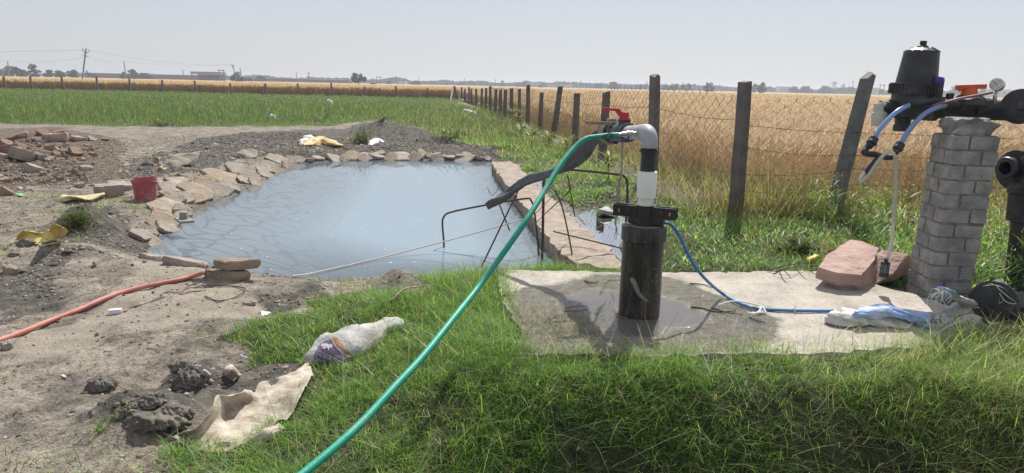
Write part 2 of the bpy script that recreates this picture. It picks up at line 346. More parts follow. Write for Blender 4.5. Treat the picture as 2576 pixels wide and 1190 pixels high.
_TS = np.geomspace(1.6, 420, 1400)
def on(u, v):                                               # the point of the ground that shows at u, v (first hit along the ray)
    d = ray(u, v)
    if d[2] > -1e-4: return G(u, v + 6, 0)
    Tm = min(420.0, (EYE + 0.9) / -d[2] * 1.02); ts = _TS[_TS < Tm]; ts = ts[ts > max(1.6, (EYE - 0.7) / -d[2] * 0.9)]
    P = CAM + d * ts[:, None]; g = P[:, 2] - height(P[:, 0], P[:, 1]); k = np.nonzero(g < 0)[0]
    if len(k) == 0 or k[0] == 0: t = ts[-1]
    else:
        i = k[0]; f = g[i - 1] / (g[i - 1] - g[i]); t = ts[i - 1] + (ts[i] - ts[i - 1]) * f
    p = CAM + d * t; return np.array([p[0], p[1], ground(p[0], p[1])])
# picture polygons that say what grows or lies where (jittered edges)
Z_FIELD = [(-900, 236), (0, 222), (500, 236), (1150, 246), (1150, 262), (1210, 275), (1300, 305), (1345, 335), (1400, 350), (1330, 384), (1240, 372), (1110, 350), (1060, 322), (930, 304), (850, 316), (560, 319), (300, 316), (0, 311), (-900, 320)]
Z_STRIP = [(1110, 352), (1060, 325), (1150, 300), (1300, 320), (1400, 350), (1460, 380), (1515, 430), (1620, 480), (1850, 550), (2100, 548), (2700, 545), (2700, 900), (2480, 800), (2300, 735), (2070, 680), (1560, 680), (1575, 650), (1540, 600), (1480, 560), (1400, 490), (1300, 408), (1240, 378)]
Z_NEAR = [(1250, 668), (1330, 664), (1420, 668), (1570, 676), (1560, 683), (1243, 681), (1275, 735), (1310, 780), (1335, 845), (1345, 876), (1700, 880), (2100, 872), (2330, 860), (2480, 810), (3300, 830), (3300, 2600), (400, 2600), (560, 1190), (690, 1100), (800, 1000), (870, 930), (960, 850), (900, 800), (940, 760), (1000, 745), (1060, 740), (1020, 700), (1100, 684), (1200, 676)]
Z_LAWN = [(600, 860), (700, 800), (790, 765), (900, 740), (960, 770), (1020, 840), (980, 900), (860, 960), (820, 1010), (700, 1130), (560, 1200), (500, 1260), (560, 1150), (720, 1040), (780, 930), (700, 935), (620, 925)]
Z_LAWN2 = [(230, 1120), (330, 1075), (440, 1080), (560, 1140), (600, 1260), (150, 1300), (200, 1180)]
Z_DARK = [[(300, 425), (420, 384), (560, 347), (700, 330), (870, 325), (900, 345), (760, 375), (640, 385), (560, 410), (500, 440), (380, 458), (300, 450)],
          [(840, 335), (930, 306), (1060, 322), (1120, 350), (1240, 375), (1330, 386), (1300, 408), (1240, 402), (1000, 387), (860, 397), (700, 398), (620, 390), (700, 370), (800, 375)],
          [(160, 560), (200, 520), (270, 530), (320, 570), (420, 580), (420, 620), (330, 632), (230, 625), (150, 625)],
          [(250, 1060), (300, 1010), (400, 960), (440, 900), (520, 890), (520, 950), (620, 950), (760, 925), (780, 940), (640, 1000), (540, 1010), (500, 1070), (440, 1095), (330, 1090)],
          [(1440, 440), (1560, 450), (1620, 520), (1560, 620), (1490, 570), (1420, 500)], [(0, 690), (140, 640), (250, 640), (170, 700), (60, 800), (0, 830)], [(640, 730), (820, 700), (830, 760), (700, 790)]]
Z_RED = [(-200, 330), (160, 322), (330, 368), (300, 400), (330, 440), (180, 480), (-200, 500)]
Z_PALE = [(260, 720), (420, 640), (620, 720), (900, 735), (700, 800), (300, 800), (100, 900), (0, 950), (0, 880), (160, 800)]
def zone(poly, x, y, soft=14):
    u, v = proj(np.stack([x, y, np.zeros_like(x)], -1)); fr = (np.stack([x, y, np.zeros_like(x)], -1) - CAM) @ FW > 0.4
    sc = np.clip(5.0 / np.maximum(y, 1), 0.05, 1.6)
    ju = (fbm(x * 1.7 + 31, y * 1.7, 4) - 0.5) * 2 * soft * 4 * sc; jv = (fbm(x * 1.7, y * 1.7 + 77, 4) - 0.5) * 2 * soft * 2 * sc
    return inpoly(u + ju, v + jv, poly) & fr
def axis(parts):
    out = []
    for a, b, s in parts: out += list(np.arange(a, b, s))
    return np.array(out + [parts[-1][1]])
GX = np.concatenate([-np.geomspace(1600, 34, 26), axis([(-33, -12, 0.5), (-12, -6, 0.10), (-6, 5.5, 0.035), (5.5, 9, 0.10), (9, 33, 0.5)]), np.geomspace(34, 1600, 26)])
GY = np.concatenate([-np.geomspace(300, 3, 10), axis([(-2.5, 2.0, 0.25), (2.0, 12.5, 0.035), (12.5, 20, 0.07), (20, 34, 0.25), (34, 90, 1.0)]), np.geomspace(92, 1700, 26)])
X, Y = np.meshgrid(GX, GY); xf = X.ravel(); yf = Y.ravel(); zf = height(xf, yf)
pin = inpoly(xf, yf, POND); pd_ = polydist(xf, yf, POND)
m_grass = (zone(Z_STRIP, xf, yf) | zone(Z_NEAR, xf, yf, 20) | zone(Z_LAWN, xf, yf, 26)) | ((yf < 1.9) & (xf > -1.2))
m_field = zone(Z_FIELD, xf, yf, 10) | (yf > 60)
m_dark = np.zeros(len(xf), bool)
for q in Z_DARK: m_dark |= zone(q, xf, yf, 20)
m_red = zone(Z_RED, xf, yf, 20); m_pale = zone(Z_PALE, xf, yf, 26)
wetb = np.where(pin, 0, sstep(0.30, 0.02, pd_ + 0.2 * (fbm(xf * 4, yf * 4, 2) - 0.5))); wetb = np.maximum(wetb, sstep(0.35, 0.0, polydist(xf, yf, PUDDLE)))
ca = np.stack([m_grass * 1.0, m_dark * 1.0, m_red * 1.0, m_field * 1.0], 1)
# soil shader: the masks choose between soils, noise gives each its grain
m, t, b = mat('earth'); tc = nd(t, 'ShaderNodeTexCoord')
def mixc(f, a, bb, typ='MIX'):
    q = nd(t, 'ShaderNodeMix', data_type='RGBA', blend_type=typ)
    if isinstance(f, float): q.inputs['Factor'].default_value = f
    else: t.links.new(f, q.inputs['Factor'])
    for k, vv in (('A', a), ('B', bb)):
        if isinstance(vv, tuple): q.inputs[k].default_value = (*vv, 1)
        else: t.links.new(vv, q.inputs[k])
    return q.outputs['Result']
def noise(sc, det=6, ro=0.6, ds=0.0, vec=None):
    q = nd(t, 'ShaderNodeTexNoise', i_Scale=sc, i_Detail=float(det), i_Roughness=ro, i_Distortion=ds); t.links.new(vec or tc.outputs['Object'], q.inputs['Vector']); return q.outputs['Fac']
at = {k: nd(t, 'ShaderNodeAttribute', attribute_name=k).outputs['Fac'] for k in ('m_grass', 'm_dark', 'm_red', 'm_field', 'm_pond', 'm_wet', 'm_pale')}
dry = ramp(t, [(0.36, (0.12, 0.108, 0.094)), (0.46, (0.225, 0.202, 0.171)), (0.56, (0.345, 0.308, 0.256)), (0.70, (0.45, 0.405, 0.335))], noise(2.6, 12, 0.80, 0.35)).outputs[0]
fleck = ramp(t, [(0.38, (0.40, 0.37, 0.33)), (0.50, (1, 1, 1)), (0.66, (1.15, 1.13, 1.08))], noise(38, 6, 0.7, 0.6)).outputs[0]
dry = mixc(0.85, dry, fleck, 'MULTIPLY'); dry = mixc(0.8, dry, ramp(t, [(0.36, (0.52, 0.50, 0.47)), (0.50, (1, 1, 1)), (0.68, (1.15, 1.14, 1.12))], noise(9, 8, 0.75, 0.5)).outputs[0], 'MULTIPLY')
darks = ramp(t, [(0.36, (0.05, 0.047, 0.043)), (0.52, (0.115, 0.106, 0.093)), (0.68, (0.25, 0.23, 0.20))], noise(9, 9, 0.75)).outputs[0]
reds = ramp(t, [(0.36, (0.07, 0.06, 0.052)), (0.52, (0.155, 0.122, 0.098)), (0.68, (0.28, 0.215, 0.165))], noise(6, 9, 0.75)).outputs[0]
turf = ramp(t, [(0.40, (0.03, 0.032, 0.02)), (0.54, (0.06, 0.065, 0.032)), (0.70, (0.15, 0.13, 0.085))], noise(12, 8, 0.7)).outputs[0]
fld = ramp(t, [(0.36, (0.055, 0.085, 0.025)), (0.60, (0.11, 0.15, 0.045))], noise(2.2, 8, 0.7)).outputs[0]
vo = nd(t, 'ShaderNodeTexVoronoi', feature='DISTANCE_TO_EDGE', i_Scale=3.4, i_Randomness=1.0)
mp = nd(t, 'ShaderNodeMapping'); mp.inputs['Scale'].default_value = (0.8, 1.15, 0.6); t.links.new(tc.outputs['Object'], mp.inputs['Vector'])
wn = nd(t, 'ShaderNodeTexNoise', i_Scale=1.6, i_Detail=3.0); t.links.new(mp.outputs[0], wn.inputs['Vector'])
va = nd(t, 'ShaderNodeMix', data_type='VECTOR'); va.inputs['Factor'].default_value = 0.10; t.links.new(mp.outputs[0], va.inputs['A']); t.links.new(wn.outputs['Color'], va.inputs['B']); t.links.new(va.outputs['Result'], vo.inputs['Vector'])
floor_c = ramp(t, [(0.0, (0.04, 0.045, 0.065)), (0.04, (0.075, 0.08, 0.095)), (0.075, (0.42, 0.39, 0.35)), (0.5, (0.46, 0.43, 0.39))], vo.outputs['Distance']).outputs[0]
c = mixc(at['m_pale'], dry, mixc(0.5, dry, (0.43, 0.38, 0.31)))
c = mixc(at['m_dark'], c, darks); c = mixc(at['m_red'], c, reds); c = mixc(at['m_field'], c, fld); c = mixc(at['m_grass'], c, turf)
wf = nd(t, 'ShaderNodeMath', operation='MULTIPLY'); t.links.new(at['m_wet'], wf.inputs[0]); wf.inputs[1].default_value = 0.75
c = mixc(wf.outputs[0], c, (0.085, 0.07, 0.058)); c = mixc(at['m_pond'], c, floor_c)
t.links.new(c, b.inputs['Base Color'])
rg = nd(t, 'ShaderNodeMapRange'); t.links.new(at['m_wet'], rg.inputs[0]); rg.inputs[3].default_value = 0.95; rg.inputs[4].default_value = 0.45; t.links.new(rg.outputs[0], b.inputs['Roughness'])
b.inputs['Specular IOR Level'].default_value = 0.25
hb = nd(t, 'ShaderNodeMath', operation='ADD'); t.links.new(noise(26, 8, 0.7), hb.inputs[0]); t.links.new(noise(90, 4, 0.6), hb.inputs[1])
bp = nd(t, 'ShaderNodeBump', i_Strength=0.85, i_Distance=0.02); t.links.new(hb.outputs[0], bp.inputs['Height']); t.links.new(bp.outputs[0], b.inputs['Normal'])
M['earth'] = m
land = np_mesh('ground', np.stack([xf, yf, zf], 1), grid_faces(len(GY), len(GX)), m, smooth=True,
               fattr=dict(m_grass=m_grass, m_dark=m_dark, m_red=m_red, m_field=m_field, m_pond=sstep(0.0, 0.05, np.where(pin, pd_, 0)), m_wet=wetb, m_pale=m_pale))
tag(land, 'bare trodden earth and field soil round the pond', None, None, 'structure')

# ------------------------------------------------------------------ water
def water_mat(name, body, clear, ripple=0.02):
    m, t, b = mat(name); out = t.nodes['Material Output']; t.nodes.remove(b)
    df = nd(t, 'ShaderNodeBsdfDiffuse'); df.inputs[0].default_value = (*body, 1)
    tr = nd(t, 'ShaderNodeBsdfTransparent'); tr.inputs[0].default_value = (*clear, 1)
    gl = nd(t, 'ShaderNodeBsdfGlossy'); gl.inputs['Roughness'].default_value = 0.02
    tc = nd(t, 'ShaderNodeTexCoord'); n = nd(t, 'ShaderNodeTexNoise', i_Scale=5.0, i_Detail=3.0); t.links.new(tc.outputs['Object'], n.inputs['Vector'])
    bp = nd(t, 'ShaderNodeBump', i_Strength=ripple, i_Distance=0.02); t.links.new(n.outputs['Fac'], bp.inputs['Height']); t.links.new(bp.outputs[0], gl.inputs['Normal'])
    a = nd(t, 'ShaderNodeAttribute', attribute_name='murk'); m1 = nd(t, 'ShaderNodeMixShader'); t.links.new(a.outputs['Fac'], m1.inputs[0]); t.links.new(tr.outputs[0], m1.inputs[1]); t.links.new(df.outputs[0], m1.inputs[2])
    fr = nd(t, 'ShaderNodeFresnel', i_IOR=1.33); t.links.new(bp.outputs[0], fr.inputs['Normal']); m2 = nd(t, 'ShaderNodeMixShader'); t.links.new(fr.outputs[0], m2.inputs[0]); t.links.new(m1.outputs[0], m2.inputs[1]); t.links.new(gl.outputs[0], m2.inputs[2])
    t.links.new(m2.outputs[0], out.inputs[0]); return m
M['water'] = water_mat('pond water', (0.285, 0.365, 0.43), (0.80, 0.86, 0.88), 0.004)
px = [p[0] for p in POND]; py = [p[1] for p in POND]
wx = np.arange(min(px) - 0.3, max(px) + 0.3, 0.09); wy = np.arange(min(py) - 0.3, max(py) + 0.3, 0.09)
WX, WY = np.meshgrid(wx, wy); ax_, ay_ = WX.ravel(), WY.ravel(); ii = inpoly(ax_, ay_, POND); dd = polydist(ax_, ay_, POND)
keep = (ii | (dd < 0.22)); Fq = grid_faces(len(wy), len(wx)); Fq = Fq[keep[Fq].all(1)]
left = sstep(-0.2, -2.6, ax_ + 0.12 * (ay_ - 8))
murk = 0.38 + 0.54 * sstep(0.2, 2.6, np.where(ii, dd, 0)) ; murk = np.clip(murk + 0.5 * (1 - left) * sstep(0.1, 1.0, np.where(ii, dd, 0)), 0, 0.93)
idx = np.unique(Fq); rm = np.full(len(ax_), -1); rm[idx] = np.arange(len(idx))
wat = np_mesh('pond_water', np.stack([ax_, ay_, np.full_like(ax_, ZW)], 1)[idx], rm[Fq], M['water'], smooth=True, fattr=dict(murk=murk[idx]))
tag(wat, 'still blue-grey water filling the stone-lined pond', None, None, 'structure')
M['puddle'] = water_mat('muddy puddle water', (0.17, 0.15, 0.12), (0.6, 0.55, 0.5), 0.03)
for k, pdl in enumerate((PUDDLE, PUD2)):
    c0 = np.mean(pdl, 0); V = [(*c0, -0.022)] + [(*(np.array(c0) + (np.array(p) - c0) * 1.25), -0.022) for p in pdl]
    o = np_mesh('puddle_water', np.array(V), np.array([(0, 1 + i, 1 + (i + 1) % len(pdl)) for i in range(len(pdl))]), M['puddle'], fattr=dict(murk=np.full(len(V), 0.75)))
    tag(o, 'muddy puddle beside the concrete ledge', None, None, 'structure')
# foam specks on the pond
mbk = MB()
for k in range(150):
    u = random.uniform(560, 1330); v = random.uniform(440, 690); p = G(u, v, ZW + 0.004)
    if not inpoly(np.array([p[0]]), np.array([p[1]]), POND)[0]: continue
    r = random.choice([0.004, 0.006, 0.006, 0.012]); e = random.uniform(0.5, 1); n = 6
    mbk.add([(p[0] + r * math.cos(6.283 * i / n), p[1] + e * r * math.sin(6.283 * i / n), p[2] + 0.001) for i in range(n)] + [(p[0], p[1], p[2] + 0.004)], [(i, (i + 1) % n, n) for i in range(n)])
tag(mbk.build('foam_specks', M['white']), 'tiny white foam specks drifting on the pond', None, None, 'stuff')

# ------------------------------------------------------------------ concrete pad (wet round the borewell) and ledge
m, t, b = mat('pad concrete'); tc = nd(t, 'ShaderNodeTexCoord')
base = ramp(t, [(0.32, (0.32, 0.295, 0.255)), (0.5, (0.455, 0.42, 0.365)), (0.68, (0.54, 0.50, 0.44))], noise(3.5, 9, 0.7)).outputs[0]
base = mixc(0.7, base, ramp(t, [(0.36, (0.55, 0.5, 0.45)), (0.5, (1, 1, 1))], noise(45, 6, 0.7, 0.5)).outputs[0], 'MULTIPLY')
wetc = ramp(t, [(0.36, (0.30, 0.275, 0.24)), (0.62, (0.50, 0.465, 0.41))], noise(14, 8, 0.7)).outputs[0]
aw = nd(t, 'ShaderNodeAttribute', attribute_name='m_wet').outputs['Fac']; ap = nd(t, 'ShaderNodeAttribute', attribute_name='m_pool').outputs['Fac']
wfac = ramp(t, [(0.42, (0, 0, 0)), (0.56, (1, 1, 1))]); s_ = nd(t, 'ShaderNodeMath', operation='MULTIPLY_ADD'); t.links.new(noise(5, 6, 0.7), s_.inputs[0]); s_.inputs[1].default_value = 0.35; sa = nd(t, 'ShaderNodeMath', operation='MULTIPLY_ADD'); t.links.new(aw, sa.inputs[0]); sa.inputs[1].default_value = 0.65; sa.inputs[2].default_value = 0.0
t.links.new(sa.outputs[0], s_.inputs[2]); t.links.new(s_.outputs[0], wfac.inputs[0])
wetc = mixc(0.85, wetc, ramp(t, [(0.38, (0.45, 0.43, 0.40)), (0.52, (1, 1, 1)), (0.66, (1.7, 1.7, 1.68))], noise(110, 4, 0.75)).outputs[0], 'MULTIPLY')  # pale grit grains; the glints of the wet surface are painted in with them
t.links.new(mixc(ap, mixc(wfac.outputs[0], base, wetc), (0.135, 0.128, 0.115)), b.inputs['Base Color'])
rr = nd(t, 'ShaderNodeMapRange'); t.links.new(wfac.outputs[0], rr.inputs[0]); rr.inputs[3].default_value = 0.9; rr.inputs[4].default_value = 0.12
rp_ = nd(t, 'ShaderNodeMapRange'); t.links.new(ap, rp_.inputs[0]); t.links.new(rr.outputs[0], rp_.inputs[3]); rp_.inputs[4].default_value = 0.03; t.links.new(rp_.outputs[0], b.inputs['Roughness']); b.inputs['IOR'].default_value = 1.4
hb = nd(t, 'ShaderNodeMath', operation='ADD'); t.links.new(noise(40, 8, 0.75), hb.inputs[0]); t.links.new(noise(130, 3, 0.6), hb.inputs[1])
bw = nd(t, 'ShaderNodeMapRange'); t.links.new(wfac.outputs[0], bw.inputs[0]); bw.inputs[3].default_value = 0.3; bw.inputs[4].default_value = 0.95
bs = nd(t, 'ShaderNodeMapRange'); t.links.new(ap, bs.inputs[0]); t.links.new(bw.outputs[0], bs.inputs[3]); bs.inputs[4].default_value = 0.02
bp = nd(t, 'ShaderNodeBump', i_Distance=0.03); t.links.new(bs.outputs[0], bp.inputs['Strength']); t.links.new(hb.outputs[0], bp.inputs['Height']); t.links.new(bp.outputs[0], b.inputs['Normal'])
M['pad'] = m
def sheet(name, poly, ztop, zbot, m, step=0.045, jit=0.02, attrs=None, zf=None):
    """a slab with a broken edge: jittered outline, fine top, skirt"""
    P = []
    n = len(poly)
    for i in range(n):
        a = np.array(poly[i]); b2 = np.array(poly[(i + 1) % n]); k = max(2, int(np.linalg.norm(b2 - a) / 0.07))
        for j in range(k):
            p = a + (b2 - a) * j / k; P.append(p + np.array([random.uniform(-jit, jit), random.uniform(-jit, jit)]))
    bm = bmesh.new(); vs = [bm.verts.new((p[0], p[1], ztop)) for p in P]; f = bm.faces.new(vs)
    if f.normal.z < 0: f.normal_flip()
    x0, y0 = np.min(P, 0); x1, y1 = np.max(P, 0)
    for x in np.arange(x0 + step, x1, step):
        bmesh.ops.bisect_plane(bm, geom=bm.verts[:] + bm.edges[:] + bm.faces[:], plane_co=(x, 0, 0), plane_no=(1, 0, 0))
    for y in np.arange(y0 + step, y1, step):
        bmesh.ops.bisect_plane(bm, geom=bm.verts[:] + bm.edges[:] + bm.faces[:], plane_co=(0, y, 0), plane_no=(0, 1, 0))
    be = [e for e in bm.edges if e.is_boundary]
    r = bmesh.ops.extrude_edge_only(bm, edges=be); 
    low = set(q for q in r['geom'] if isinstance(q, bmesh.types.BMVert))
    for q in low:
        q.co.z = zbot; q.co.x += random.uniform(-0.015, 0.015); q.co.y += random.uniform(-0.015, 0.015)
    bm.verts.ensure_lookup_table(); co = np.array([q.co[:] for q in bm.verts]); isl = np.array([q in low for q in bm.verts])
    if zf is not None:
        dz = zf(co[:, 0], co[:, 1])
        for q, dzz, l in zip(bm.verts, dz, isl):
            if not l: q.co.z += dzz
    bmesh.ops.recalc_face_normals(bm, faces=bm.faces[:])
    me = bpy.data.meshes.new(name); bm.to_mesh(me); bm.free()
    for nm, fn in (attrs or {}).items():
        a = me.attributes.new(nm, 'FLOAT', 'POINT'); a.data.foreach_set('value', fn(co[:, 0], co[:, 1]).astype(np.float32))
    me.polygons.foreach_set('use_smooth', [True] * len(me.polygons)); me.set_sharp_from_angle(angle=math.radians(40))
    o = bpy.data.objects.new(name, me); COL.objects.link(o); me.materials.append(m); return o
WETP = [tuple(G(u, v, 0.03)[:2]) for u, v in [(1255, 740), (1330, 722), (1420, 712), (1500, 690), (1570, 692), (1700, 700), (1790, 735), (1860, 765), (1960, 800), (1960, 850), (1860, 890), (1500, 900), (1300, 890), (1290, 800)]]
POOLP = [tuple(G(u, v, 0.03)[:2]) for u, v in [(1400, 745), (1500, 730), (1570, 730), (1600, 735), (1700, 748), (1720, 770), (1780, 790), (1770, 815), (1680, 830), (1660, 845), (1600, 850), (1540, 835), (1480, 800), (1400, 770)]]
def f_wet(x, y):
    i = inpoly(x, y, WETP); d = polydist(x, y, WETP); return np.where(i, 0.5 + 0.5 * sstep(0, 0.12, d), 0.5 * sstep(0.15, 0, d))
def f_pool(x, y):
    i = inpoly(x, y, POOLP); d = polydist(x, y, POOLP) * np.where(i, 1, -1) + 0.22 * (fbm(x * 5, y * 9, 3) - 0.5); return sstep(-0.02, 0.03, d)
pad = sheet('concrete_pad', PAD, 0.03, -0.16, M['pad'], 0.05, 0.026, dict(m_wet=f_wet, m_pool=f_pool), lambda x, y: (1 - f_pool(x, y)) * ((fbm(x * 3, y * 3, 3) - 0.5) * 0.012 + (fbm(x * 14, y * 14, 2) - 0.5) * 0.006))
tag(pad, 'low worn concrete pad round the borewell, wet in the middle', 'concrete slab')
M['ledge'] = rough_mat('crumbling pinkish concrete', (0.25, 0.20, 0.16), (0.42, 0.35, 0.29), 7, 0.9, 0.9, 30, c3=(0.48, 0.42, 0.355), dist=0.02)
ledge = sheet('pond_wall', LEDGE, 0.0, -0.5, M['ledge'], 0.06, 0.022, None, lambda x, y: (fbm(x * 5, y * 5, 3) - 0.5) * 0.07)
tag(ledge, 'low flat-topped pinkish concrete wall along one side of the pond', 'wall')
# ------------------------------------------------------------------ blades
def blades(P, H, W, lean, curve, col, yaw=None, tw=0.6, segs=3, colvar=0.25, tip=(1, 1, 1)):
    n = len(P); yaw = rng.uniform(0, 6.283, n) if yaw is None else yaw
    t = np.linspace(0, 1, segs + 1); wp = np.array([1.0, 0.9, 0.6, 0.12] if segs == 3 else ([1, 0.75, 0.12] if segs == 2 else [1.0, 0.15]))
    dx, dy = np.cos(yaw), np.sin(yaw); wa = yaw + math.pi / 2 + rng.uniform(-tw, tw, n)
    hor = H[:, None] * (lean[:, None] * t + curve[:, None] * t ** 2)
    ver = H[:, None] * (t - 0.45 * np.minimum(curve, 1.3)[:, None] * t ** 2)
    c = np.stack([P[:, 0:1] + dx[:, None] * hor, P[:, 1:2] + dy[:, None] * hor, P[:, 2:3] + ver], -1)
    hw = (W[:, None] * wp / 2)[..., None] * np.stack([np.cos(wa), np.sin(wa), np.zeros(n)], -1)[:, None, :]
    V = np.stack([c - hw, c + hw], 2).reshape(-1, 3)
    k = 2 * (segs + 1); base = np.arange(n)[:, None, None] * k; s = np.arange(segs)[None, :, None] * 2
    Q = (base + s + np.array([0, 1, 3, 2])[None, None, :]).reshape(-1, 4)
    cc = np.asarray(col, float); cc = cc if cc.ndim == 2 else np.repeat(cc[None], n, 0)
    cc = cc * (1 + rng.uniform(-colvar, colvar, (n, 1)))
    C = np.repeat(cc, k, 0)
    return V, Q, C
class Veg:
    def __init__(s): s.V = []; s.Q = []; s.C = []; s.n = 0
    def add(s, VQC):
        V, Q, C = VQC; s.V.append(V); s.Q.append(Q + s.n); s.C.append(C); s.n += len(V)
    def build(s, name, m, label=None, kind='stuff', parent=None):
        o = np_mesh(name, np.concatenate(s.V), np.concatenate(s.Q), m, np.clip(np.concatenate(s.C), 0, 1), parent)
        return tag(o, label, None, None, kind) if label or kind else o
def scatter(n, x0, x1, y0, y1): return rng.uniform(x0, x1, n), rng.uniform(y0, y1, n)
def inview(x, y, mg=260):
    p = np.stack([x, y, np.zeros_like(x)], -1); u, v = proj(p); return ((p - CAM) @ FW > 0.5) & (u > -mg) & (u < 2576 + mg) & (v < 1190 + 500)
def clump(x, y, s, thr): return fbm(x * s + 51, y * s + 13, 3) > thr
G1 = np.array((0.105, 0.245, 0.05)); G2 = np.array((0.19, 0.335, 0.075)); G3 = np.array((0.34, 0.43, 0.15)); DRY = np.array((0.46, 0.41, 0.28)); BROWN = np.array((0.25, 0.175, 0.10))
def mixcol(n, ws):
    cs = np.array([G1, G2, G3, DRY, BROWN]); return cs[rng.choice(5, n, p=np.array(ws) / sum(ws))]
blk = []   # solid footprints that grass keeps off (pad, ledge, pond, puddles)
def free(x, y, pad_in=0.02):
    ok = ~inpoly(x, y, PAD) & ~inpoly(x, y, LEDGE) & ~inpoly(x, y, PUDDLE) & ~inpoly(x, y, PUD2)
    return ok & ~(inpoly(x, y, POND) & (polydist(x, y, POND) > 0.06))
# 1 long grass of the near bank
vg = Veg()
x, y = scatter(620000, -2.6, 5.2, 1.6, 6.3)
k = zone(Z_NEAR, x, y, 20) & inview(x, y, 200) & (free(x, y) | (inpoly(x, y, PAD) & (rng.random(len(x)) < 0.45 * np.exp(-polydist(x, y, PAD) / 0.06)))); x, y = x[k], y[k]
slope = sstep(3.45, 3.05, y) * sstep(-0.5, 0.5, x)
den = 0.30 + 0.70 * (fbm(x * 2.6 + 5, y * 2.6, 3) > 0.44); den = den * (1 - 0.50 * slope) * np.where((x > 1.5) & (y < 3.3), 0.75, 1.0); k = rng.random(len(x)) < den; x, y, slope = x[k], y[k], slope[k]
back = y > 5.0
H = rng.gamma(4, 0.0160, len(x)) * (0.65 + 0.8 * fbm(x * 2.3, y * 2.3 + 40, 3)) * (1 + 0.85 * slope)
H = np.where(back, H * 1.1, H) * np.where(x < -0.55, 0.75, 1.0)
H = H * (1 + 0.3 * (polydist(x, y, PAD) < 0.14) * (y < 4.2)); tall = rng.random(len(x)) < 0.03; H[tall] *= 1.7
sx_, sy_ = proj(P0_ := np.stack([x, y, height(x, y)], 1)); H = H * np.where(inpoly(sx_, sy_, [(740, 890), (800, 850), (900, 850), (960, 870), (900, 960), (820, 1000), (740, 960)]), 0.42, 1.0)
H = np.clip(H, 0.02, 0.28)
Wd = rng.uniform(0.0016, 0.0040, len(x)) * (0.8 + H * 1.6)
yw = rng.normal(-2.0, 1.5, len(x))
P = np.stack([x, y, np.where(inpoly(x, y, PAD), 0.025, height(x, y) - 0.005)], 1)
c = mixcol(len(x), (6, 6, 2.0, 0.9, 0.4)); kk = (x > 1.3) & (rng.random(len(x)) < 0.45 * sstep(1.2, 2.6, x)); c[kk] = mixcol(kk.sum(), (0.6, 1, 2, 4, 1.6))
vg.add(blades(P, H, Wd, rng.uniform(0.05, 0.8, len(x)), rng.gamma(2, 0.36, len(x)), c, yw))
# runners and seed stalks lying over it
n = 9000; x, y = scatter(n, -1.2, 5.0, 1.6, 4.2); k = zone(Z_NEAR, x, y, 10) & free(x, y) & inview(x, y) & (rng.random(len(x)) < 0.15 + 0.85 * sstep(0.0, 2.0, x)); x, y = x[k], y[k]; n = len(x)
P = np.stack([x, y, height(x, y) + rng.uniform(0.03, 0.16, n)], 1)
vg.add(blades(P, rng.uniform(0.06, 0.17, n), rng.uniform(0.0016, 0.003, n), rng.uniform(0.6, 2.2, n), rng.uniform(-0.4, 0.8, n), mixcol(n, (0.8, 2, 3, 4, 0.6))))
# finger grass heads: three to five thin spokes on a stalk
n = 520; x, y = scatter(n, -1.2, 5.0, 1.7, 6.0); k = zone(Z_NEAR, x, y, 8) & free(x, y) & inview(x, y); x, y = x[k], y[k]; n = len(x)
hh = rng.uniform(0.08, 0.24, n); z0 = height(x, y); P = np.stack([x, y, z0], 1); yw = rng.uniform(0, 6.28, n); ln = rng.uniform(0.05, 0.35, n)
vg.add(blades(P, hh, np.full(n, 0.0028), ln, np.zeros(n), mixcol(n, (1, 2, 3, 2, 0.5)), yw))
tp = P + np.stack([np.cos(yw) * hh * ln, np.sin(yw) * hh * ln, hh], 1)
for q in range(4):
    vg.add(blades(tp, rng.uniform(0.02, 0.05, n), np.full(n, 0.003), rng.uniform(0.8, 2.5, n), rng.uniform(0, 0.6, n), mixcol(n, (0.6, 1.5, 3, 3, 0.5)), segs=2))
vg.build('long_grass', M['grass'], 'long tangled green grass on the bank in front of the pad')
# 2 short lawn beside the sacks, and sparse tufts on the bare earth
vg = Veg()
x, y = scatter(150000, -3.6, 0.2, 1.9, 5.4); k = (zone(Z_LAWN, x, y, 26) | (zone(Z_LAWN, x, y, 75) & (rng.random(len(x)) < 0.10)) | (zone(Z_LAWN2, x, y, 16) & clump(x, y, 3, 0.44))) & free(x, y); k &= (fbm(x * 3.3, y * 3.3 + 9, 3) > 0.46) | (rng.random(len(x)) < 0.28); x, y = x[k], y[k]; n = len(x)
P = np.stack([x, y, height(x, y) - 0.003], 1); H = rng.gamma(4, 0.0095, n) + 0.012
vg.add(blades(P, H, rng.uniform(0.0025, 0.005, n), rng.uniform(0.1, 0.9, n), rng.gamma(2, 0.3, n), mixcol(n, (5, 6, 2.5, 1.2, 0.6)), segs=2))
x, y = scatter(40000, -6, 0, 2.0, 9); k = (fbm(x * 1.6 + 7, y * 1.6, 4) > 0.635) & (rng.random(len(x)) < 0.7) & free(x, y) & ~inpoly(x, y, POND); x, y = x[k], y[k]; n = len(x)
P = np.stack([x, y, height(x, y) - 0.003], 1)
vg.add(blades(P, rng.gamma(4, 0.008, n) + 0.01, rng.uniform(0.003, 0.006, n), rng.uniform(0.1, 0.9, n), rng.gamma(2, 0.3, n), mixcol(n, (2, 3, 3, 3, 2)), segs=2))
vg.build('short_grass', M['grass'], 'short sunlit grass round the dumped sacks')
